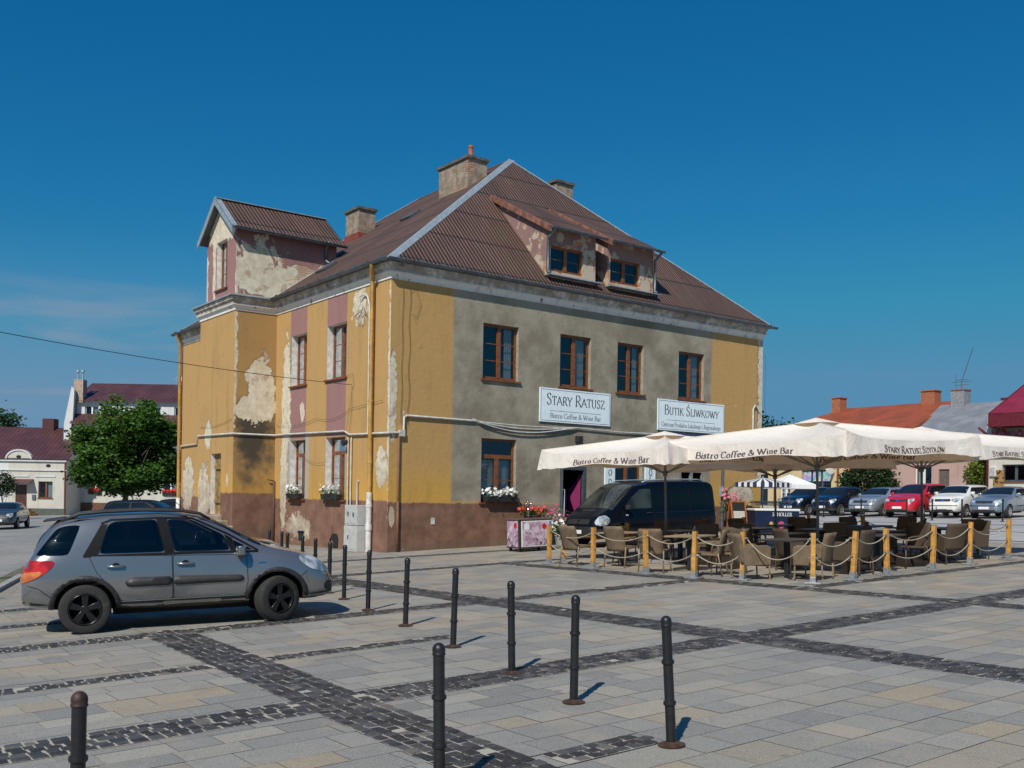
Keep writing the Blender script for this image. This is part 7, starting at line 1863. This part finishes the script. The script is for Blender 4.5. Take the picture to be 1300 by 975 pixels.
# ================================================================ houses up the street on the left
def street_thing(name, label, cat, u, v):
    p = street(u, v); t = thing(name, label, cat, (p.x, p.y, gz(p.x, p.y)), -YAW); return t
M_wh2 = m_pl('cream white plaster', (.52, .50, .44), .25); M_wh3 = m_pl('clean white plaster', (.58, .59, .59), .25); M_gn = plain('green grey plinth', (.085, .10, .085), .9); M_bgp = plain('brown plinth', (.13, .065, .04), .9)
h = street_thing('gabled_house', 'low cream house with an arched parapet, maroon roof and yellow steps', 'house', -45, 88)
O0, U0, N0 = (0, 0, 0), (1, 0, 0), (0, -1, 0)
mb = MB(); wall_grid(mb, O0, U0, N0, .85, 5.95, .75, 5.0, [(1.5, 2.5, .75, 2.85), (3.5, 4.75, 1.65, 3.12)], .18, 0); mb.build('wall', M_wh2, h)
mb = MB(); wall_grid(mb, O0, U0, N0, -8, .85, -.5, 5.0, [(-2.6, -1.4, 1.65, 3.12)], .18, 0); mb.build('wall', M_wh3, h)
MB().box(.85, 5.97, -.05, .0, -.5, .75).build('plinth', M_gn, h)
MB().quad((5.95, 0, -.5), (5.95, 9, -.5), (5.95, 9, 5), (5.95, 0, 5)).build('side_wall', M_wh2, h)
mb = MB()
for z, d, t_ in ((4.05, .10, .10), (4.85, .16, .16)): mb.box(-8, 5.98, -d, .0, z, z + t_)
mb.box(.95, 2.6 + .05, -.06, 0, 3.5, 3.62); mb.box(3.2, 5.0, -.06, 0, 3.5, 3.62); mb.build('cornice', M_wh3, h)
n = 14; arc = [(1.8 + 1.05 * math.cos(math.pi * k / n), 5.0 + .78 * math.sin(math.pi * k / n)) for k in range(n + 1)]
MB().prism([(x, -.12, z) for x, z in arc], (0, .3, 0)).build('arched_parapet', M_wh2, h, fixn=True)
mb = MB()
for (a, b), (c_, d) in zip(arc, arc[1:]): mb.fbox((a, -.2, b), (c_ - a, 0, d - b), (0, .4, 0), ((a - 1.8) * .12, 0, (b - 5.0) * .14 + .02))
mb.build('parapet_moulding', M_wh3, h)
for x, z in ((1.8, 5.25), (4.35, 4.5)): MB().prism([(x + .22 * math.cos(k * .52), -.135 if z > 5 else -.02, z + .14 * math.sin(k * .52)) for k in range(12)], (0, .02, 0)).build('oval_vent', M_dark, h, fixn=True)
rf = MB().poly([(-8.2, -.25, 5.05), (6.2, -.25, 5.05), (6.2, 5, 8.15), (-8.2, 5, 8.15)]).poly([(6.2, 10, 5.05), (-8.2, 10, 5.05), (-8.2, 5, 8.15), (6.2, 5, 8.15)]).build('roof', M_mt, h)
MB().poly([(6.2, -.25, 5.03), (6.2, 5, 8.1), (6.2, 10, 5.03)][::-1]).build('gable_wall', M_wh2, h)
MB().box(1.7, 2.75, 4.4, 5.4, 7.5, 8.95).build('chimney', plain('maroon chimney', (.07, .022, .024), .8), rf)
mb = MB(); mb.box(1.52, 2.48, .08, .13, .76, 2.83); d = mb.build('door', plain('brown house door', (.06, .025, .016), .5), h); MB().box(2.36, 2.42, .03, .08, 1.7, 1.78).build('handle', M_chrome, d)
window(h, O0, U0, N0, 3.5, 4.75, 1.65, 3.12, .17, bars=(), curtain=.45); window(h, O0, U0, N0, -2.6, -1.4, 1.65, 3.12, .17, bars=(), curtain=.45)
MB().prism([(1.1, -.02, 3.22), (1.1, -.85, 2.92), (1.1, -.85, 2.98), (1.1, -.02, 3.3)], (2.0, 0, 0)).build('canopy', plain('brown canopy', (.10, .04, .035), .6), h, fixn=True)
mb = MB()
for k in range(4): mb.box(.75 - .0 * k, 2.9 + .28 * k, -.9 - .3 * k, -.052, -.3, .70 - .19 * k)
mb.build('stair', plain('yellow clinker steps', (.42, .23, .08), .8, var=.25, vs=6), h)
MB().box(3.0, 3.3, -.1, -.002, 1.5, 1.95).build('letter_box', M_slatec, h)
MB().cyl((5.85, -.1, -.3), (5.85, -.1, 4.9), .06, None, 8).build('downpipe', M_brown, h)
h = street_thing('tall_house', 'three storey off white house with a maroon ribbed roof behind the leafy tree', 'house', -40.2, 91)
hol = [(1.9, 3.0, 1.9, 3.3), (5.2, 6.4, 1.9, 3.3), (8.6, 9.9, 1.9, 3.3), (12, 13.2, 1.9, 3.3), (1.9, 3.0, 5.2, 6.8), (5.2, 6.4, 5.2, 6.8), (8.6, 9.9, 5.2, 6.8)]
mb = MB(); wall_grid(mb, O0, U0, N0, .0, 18, 1.1, 8.3, hol, .2, 0); mb.build('wall', M_wh2, h)
MB().box(0.72, 18, -.06, 0, -.5, 1.1).build('plinth', M_bgp, h)
for a, b, c_, d in hol: window(h, O0, U0, N0, a, b, c_, d, .18, bars=(), curtain=.4, frame=M_wf)
hol = [(1.05, 2.3, 8.95, 9.95), (6.8, 8.0, 8.95, 9.95), (9.2, 9.95, 8.95, 9.95), (12, 13, 8.95, 9.95)]
mb = MB(); wall_grid(mb, (0, .8, 0), U0, N0, .3, 18, 8.2, 10.4, hol, .15, 0); mb.build('attic_wall', M_wh3, h)
for a, b, c_, d in hol: window(h, (0, .8, 0), U0, N0, a, b, c_, d, .14, bars=(), curtain=.5, frame=M_wf, sill=False)
rf = MB().poly([(.1, .4, 10.35), (18.3, .4, 10.35), (18.3, 4.5, 12.4), (.1, 4.5, 12.4)]).poly([(.2, -.5, 8.2), (18.2, -.5, 8.2), (18.2, .8, 9.2), (.2, .8, 9.2)]).build('roof', M_mt, h)
MB().poly([(.1, .5, -.5), (.1, 9, -.5), (.1, 9, 9), (.1, 4.5, 12.3), (.1, .5, 10.3)]).build('side_wall', M_wh3, h)
MB().prism([(-.45, -.1, 0), (.0, -.1, 0), (.45, -.1, 11.3), (.2, -.1, 11.6), (-.45, -.1, 8.2)], (0, .3, 0)).build('fire_wall', M_wh3, h, fixn=True)
k = MB().box(.15, 1.0, .45, 1.3, 10.2, 12.3).build('chimney', plain('pale brick chimney', (.36, .28, .22), .9, var=.3, vs=10), rf)
for x in (.35, .8): mb = MB(); mb.cyl((x, .85, 12.3), (x, .85, 13.2), .07, None, 10); mb.cyl((x, .85, 13.0), (x, .85, 13.2), .16, .14, 10); mb.build('chimney_cowl', M_zinc, rf)
for x in (.3, 1.0): MB().cyl((x, -.12, -.3), (x, -.12, 8.2), .07, None, 8).build('downpipe', M_brown if x < .5 else M_white, h)
box_of_flowers('red geranium box on the sill left of the leafy tree', h.matrix_world @ Vector((0, 0, 0)), -YAW, 1.1, PET[2], 35, 'red geranium boxes up the street', .09)
o = bpy.data.objects[[q.name for q in bpy.data.objects if q.get('label', '').startswith('red geranium box on the sill left')][0]]
_R = Matrix.Rotation(-YAW, 3, 'Z'); o.location = h.location + _R @ Vector((2.45, -.14, 1.92))
o = box_of_flowers('red geranium box on the sill right of the leafy tree', h.location + _R @ Vector((9.2, -.14, 1.92)), -YAW, 1.2, PET[2], 36, 'red geranium boxes up the street', .09)
t = thing('roof_aerial', 'branched television aerial on the maroon ridge', 'aerial', h.location + _R @ Vector((8.6, 4.5, 12.35)), -YAW); mb = MB(); mb.tube([(0, 0, 0), (0, 0, 1.9)], .03, 6); mb.build('mast', M_zinc, t)
mb = MB()
for z, w_ in ((.4, .6), (.6, .75), (.8, .5), (1.1, .4)): mb.tube([(-w_, 0, z), (w_, 0, z + .1)], .02, 5)
mb.tube([(-.5, 0, .3), (-.3, 0, 1.0)], .02, 5); mb.build('dipole', M_zinc, t)
p = street(-19.9, 60); t = thing('flagpole', 'slim flagpole with a small white and red flag past the left edge of the hall', 'flagpole', (p.x, p.y, gz(p.x, p.y)), -YAW); MB().cyl((0, 0, 0), (0, 0, 9.0), .045, .03, 8).build('pole', M_slatec, t)
mb = MB(); mb.use(0).quad((.04, 0, 8.5), (.36, .03, 8.42), (.36, .03, 8.62), (.04, 0, 8.75)); mb.use(1).quad((.04, 0, 8.25), (.36, .03, 8.2), (.36, .03, 8.42), (.04, 0, 8.5)); mb.build('flag', [PET[1], PET[2]], t)
A = street(-11.7, 21, 5.1); B = Vector((-.05, 2.22, 5.02)); mb = MB(); mb.tube(rope_pts(A, B, .12, 30), .009, 6); tag(mb.build('overhead_cable', M_cabb), 'thin overhead cable from the left to the side wall of the hall', 'cable')
mb = MB(); mb.cyl((A.x, A.y, gz(A.x, A.y)), (A.x, A.y, 5.3), .1, .07, 12); tag(mb.build('cable_post', M_conc), 'concrete post carrying the overhead cable, out on the left', 'post')

# ================================================================ things by the hall
t = thing('meter_cabinet', 'pale grey double electric cabinet against the side wall by the corner', 'cabinet', (-.22, 1.5, gz(-.2, 1.5)))
M_cab = plain('grey cabinet plastic', (.46, .46, .44), .6, var=.08, dirt=((.30, .29, .26), .5))
MB().box(-.19, .19, -.40, .40, 0, .76).build('lower_case', M_cab, t, bevel=.012); MB().box(-.175, .185, -.38, .38, .775, 1.38).build('upper_case', M_cab, t, bevel=.012)
for a, b, z0, z1 in ((-.37, -.01, .06, .70), (.01, .37, .06, .70)): MB().box(-.2, -.191, a, b, z0, z1).build('door', M_cab, t, bevel=.006)
for a, b in ((-.35, -.01), (.01, .35)): MB().box(-.186, -.176, a, b, .82, 1.34).build('door', M_cab, t, bevel=.006)
for y, z in ((-.2, 1.1), (.12, 1.12), (.1, .42)): MB().box(-.212, -.186, y - .025, y + .025, z - .06, z + .06).build('lock', M_slatec, t)
MB().prism([(-.203, .30, .60), (-.203, .22, .60), (-.203, .26, .67)], (.004, 0, 0)).build('warning_mark', plain('warning yellow', (.6, .5, .04), .6), t)
# drinks cart with printed panels
t = thing('drinks_cart', 'wheeled drinks cart with pink printed panels and a beer tap', 'cart', (2.5, -3.0, gz(2.5, -3.) + .014), RAD(1)); lean(t); t.rotation_euler.z = RAD(-2)
M_cart = plain('dark cart frame', (.03, .025, .024), .5)
def m_print(s):
    n = s.noise(4.5, 6, .7); v = s.voro(9.); x, y, z = s.xyz()
    c = s.mix(s.step(n, .42, .6), (.34, .21, .29), (.60, .48, .55)); c = s.mix(s.mul(s.step(v, .28, .12), s.step(z, .75, .45)), c, (.035, .022, .035)); c = s.mix(s.step(s.noise(2.4, 7, .75), .56, .6), c, (.10, .06, .09))
    return {'Base Color': c, 'Roughness': .35}
M_print = mat('pink printed panel', m_print)
MB().box(0, 1.15, 0, .62, .10, .89).build('cabinet', M_cart, t, bevel=.01); MB().box(-.03, 1.18, -.03, .65, .89, .925).build('counter', plain('wood counter', (.12, .075, .05), .5), t, bevel=.006)
MB().box(.07, 1.12, -.012, -.002, .14, .87).build('white_border', M_wf, t); MB().box(.10, 1.02, -.018, -.013, .17, .84).build('printed_panel', M_print, t); MB().box(-.012, -.002, .05, .58, .14, .87).build('printed_panel', M_print, t)
MB().box(1.05, 1.10, -.018, -.013, .6, .84).build('blue_stripe', M_blue, t)
for (x, y, z, ax) in ((.86, -.024, .70, 'y'), (-.018, .16, .74, 'x')):
    mb = MB(); mb.prism([(x + (.075 * math.cos(k * .524) if ax == 'y' else 0), y + (.075 * math.cos(k * .524) if ax == 'x' else 0), z + .085 * math.sin(k * .524)) for k in range(12)], (0, .005, 0) if ax == 'y' else (.005, 0, 0)); mb.build('red_seal', plain('red seal', (.5, .012, .02), .5), t, fixn=True)
MB().prism([(.16, -.022, .62), (.34, -.022, .62), (.34, -.022, .76), (.25, -.022, .83), (.16, -.022, .76)], (0, .003, 0)).build('white_crest', M_wf, t, fixn=True)
for x, y in ((.08, .08), (1.07, .08), (.08, .54), (1.07, .54)): mb = MB(); mb.lathe([(.02, -.02), (.05, -.02), (.05, .02), (.02, .02)], 14, (x, y, .05), 'y'); mb.cyl((x, y, .05), (x, y, .1), .015, None, 8); mb.build('castor', M_tyre, t)
mb = MB(); mb.cyl((.55, .3, .925), (.55, .3, 1.28), .022, None, 10); mb.tube([(.55, .3, 1.26), (.48, .2, 1.30), (.40, .18, 1.27)], .018, 8); mb.tube([(.55, .3, 1.26), (.52, .18, 1.33), (.5, .1, 1.36)], .014, 8); mb.tube([(.40, .18, 1.27), (.38, .17, 1.36)], .012, 8); mb.tube([(.47, .2, 1.3), (.45, .18, 1.40)], .012, 8); mb.build('beer_tap', M_chrome, t, smooth=True)
def pot(name, label, loc, r, hgt, m, petal, leafm, seed, rad, nl, nf, fs, zc=.12):
    t = thing(name, label, 'flower pot', (loc[0], loc[1], gz(*loc) + .014), 0); MB().lathe([(.001, 0), (r * .78, 0), (r, hgt), (r * 1.05, hgt), (r * 1.05, hgt - .04), (r * .9, hgt - .03), (.001, hgt - .05)], 18).build('pot', m, t, smooth=35)
    flowers(t, (0, 0, hgt + zc), rad, petal, leafm, seed, nl, nf, fs, .09); return t
pot('flower_tub', 'tall dark wooden tub of scarlet geraniums behind the drinks cart', (4.75, -.72), .27, .95, plain('dark barrel wood', (.05, .03, .022), .7), PET[2], LFf, 61, (.38, .28, .13), 300, 34, .055)
t = pot('flower_tub', 'dark tub with silver foliage and magenta blossom by the doorway', (5.55, -.95), .28, .5, plain('black tub', (.03, .03, .032), .6), PET[3], LFs, 62, (.34, .34, .36), 520, 26, .05, .3)
t = pot('flower_tub', 'grey tub with white flowers in front of the door step', (5.35, -1.4), .2, .32, M_conc, PET[1], LFf, 63, (.26, .26, .26), 300, 40, .05, .2)
# at the right end of the hall
P_ = CAM + (FW + RT * ((917 - 650) / 1275.)) * 36.6
t = thing('signpost', 'dark grey post with a small pale plate behind the van', 'signpost', (P_.x, P_.y, gz(P_.x, P_.y))); MB().cyl((0, 0, 0), (0, 0, 2.75), .06, None, 12).build('pole', M_slatec, t); MB().box(-.28, .0, -.075, -.062, 2.45, 2.72).build('plate', M_wf, t); MB().box(-.2, -.06, -.12, .0, 1.35, 1.72).build('meter', M_zinc, t, bevel=.01)
P_ = CAM + (FW + RT * ((936 - 650) / 1275.)) * 35.6
t = thing('chalkboard', 'orange framed standing chalkboard with a menu sheet behind the terrace', 'board', (P_.x, P_.y, gz(P_.x, P_.y)), -YAW * .6); M_or = plain('orange frame wood', (.36, .10, .025), .6)
L_ = lambda z, sg: sg * (.28 - z * .2)
for sg, nm in ((-1, 'front'), (1, 'rear')):
    mb = MB()
    for x in (-.27, .27): mb.bar((x, L_(0, sg), 0), (x, L_(1.2, sg), 1.2), .05, .03, (0, 1, 0))
    mb.bar((-.27, L_(1.18, sg), 1.18), (.27, L_(1.18, sg), 1.18), .03, .05); mb.bar((-.27, L_(.3, sg), .3), (.27, L_(.3, sg), .3), .03, .05); mb.build('frame', M_or, t)
    MB().add([(-.25, L_(.3, sg), .3), (.25, L_(.3, sg), .3), (.25, L_(1.17, sg), 1.17), (-.25, L_(1.17, sg), 1.17)], [(0, 1, 2, 3)]).build('slate', M_dark, t)
MB().add([(-.22, L_(.42, -1) - .02, .42), (.22, L_(.42, -1) - .02, .42), (.22, L_(.85, -1) - .02, .85), (-.22, L_(.85, -1) - .02, .85)], [(0, 1, 2, 3)]).build('menu_sheet', mat('menu sheet', lambda s: {'Base Color': s.mix(s.step(s.m('SINE', s.mul(s.xyz()[2], 150.)), .2, .6), (.55, .52, .42), (.28, .26, .22)), 'Roughness': .7}), t)
P_ = CAM + (FW + RT * ((928 - 650) / 1275.)) * 36.2
t = thing('flower_stand', 'tall dark planter of pink and white blossom beside the chalkboard', 'planter', (P_.x, P_.y, gz(P_.x, P_.y))); MB().lathe([(.001, 0), (.18, 0), (.14, .5), (.24, .8), (.001, .78)], 14).build('pot', M_slatec, t, smooth=35)
flowers(t, (0, 0, 1.15), (.3, .3, .42), PET[0], LFf, 71, 420, 30, .055); flowers(t, (.05, -.1, .75), (.26, .22, .2), PET[1], LFf, 72, 160, 14, .05)
P_ = CAM + (FW + RT * ((982 - 650) / 1275.)) * 36.0
t = thing('ice_cream_freezer', 'navy ice cream freezer with a glass top, lettered SCHÖLLER', 'freezer', (P_.x, P_.y, gz(P_.x, P_.y)), -YAW + RAD(8))
M_navy = plain('navy freezer panel', (.008, .014, .045), .35)
MB().box(-.82, .82, -.35, .35, .06, .82).build('cabinet', M_navy, t, bevel=.02); MB().box(-.85, .85, -.38, .38, .82, .90).build('rim', M_wf, t, bevel=.02)
mb = MB(); n = 8
for k in range(n):
    a, b = -.36 + .72 * k / n, -.36 + .72 * (k + 1) / n; z = lambda q: .91 + .26 * math.sqrt(max(0, 1 - (q / .38) ** 2))
    mb.quad((-.8, a, z(a)), (.8, a, z(a)), (.8, b, z(b)), (-.8, b, z(b)))
mb.build('glass_lid', M_glass, t, smooth=True)
mb = MB(); write(mb, 'SCHÖLLER', lambda u, v, e: (.18 + u, -.353 - e, v), .12, v0=.64, width=.72, w=.16); mb.build('lettering', M_wf, t)
for x, z, c_, sc_ in ((.15, .33, plain('pink egg print', (.62, .05, .10), .5), .14), (.52, .34, plain('white egg print', (.6, .6, .58), .5), .14), (-.22, .36, plain('gold print', (.5, .33, .06), .5), .09)):
    mb = MB(); mb.prism([(x + sc_ * .8 * math.cos(k * .524), -.353, z + sc_ * (math.sin(k * .524) + .12 * math.cos(2 * k * .524))) for k in range(12)], (0, .002, 0)); mb.build('egg_print', c_, t, fixn=True)
MB().box(-.8, .8, -.33, .33, 0, .06).build('plinth', M_trim, t)
P_ = CAM + (FW + RT * ((948 - 650) / 1275.)) * 37.2
t = thing('counter', 'black serving counter left of the ice cream freezer', 'counter', (P_.x, P_.y, gz(P_.x, P_.y)), -YAW + RAD(8)); MB().box(-.4, .4, -.3, .3, .0, .84).build('carcass', M_trim, t, bevel=.01); MB().box(-.46, .46, -.36, .36, .84, .88).build('worktop', plain('grey worktop', (.3, .3, .3), .4), t, bevel=.006)
def small_parasol(label, c, a, ztop, zr, m, n=8, val=.16, off=0.):
    t = thing('sun_umbrella', label, 'umbrella', (c[0], c[1], gz(*c)), RAD(20)); zt, z0 = ztop, zr
    mb = MB(); P = [Vector((a * math.cos(6.2832 * k / n), a * math.sin(6.2832 * k / n), z0)) for k in range(n)]
    for k in range(n):
        p, q = P[k], P[(k+1) % n]; sub = 6
        for j in range(sub):
            e, f = p.lerp(q, j / sub), p.lerp(q, (j + 1) / sub); mb.use((k * sub + j) % 2); mb.add([(0, 0, zt), e, f], [(0, 1, 2)]); mb.quad(e, e - Vector((0, 0, val)), f - Vector((0, 0, val)), f)
    cn = mb.build('canopy', m, t)
    MB().cyl((0, 0, 0), (0, 0, zt + .06), .022, None, 10).build('pole', M_zinc, t)
    mb = MB()
    for p in P: mb.bar((0, 0, zt - .06), p + Vector((0, 0, -.03)), .012, .012)
    mb.build('ribs', M_slatec, t); MB().lathe([(.001, 0), (.24, 0), (.24, .06), (.03, .09), (.03, .3), (.001, .3)], 16).build('base', M_conc, t)
    return t
M_str = plain('navy stripe cloth', (.015, .022, .07), .8); M_strw = plain('white stripe cloth', (.72, .72, .70), .8, var=.06)
small_parasol('navy and white striped umbrella over the freezer', (14.9, -1.45), 1.08, 2.02, 1.83, [M_str, M_strw], 8)
t = small_parasol('small white umbrella before the yellow shop house', (24.1, 4.4), 1.25, 2.2, 1.72, [M_strw, M_strw], 4, .2)
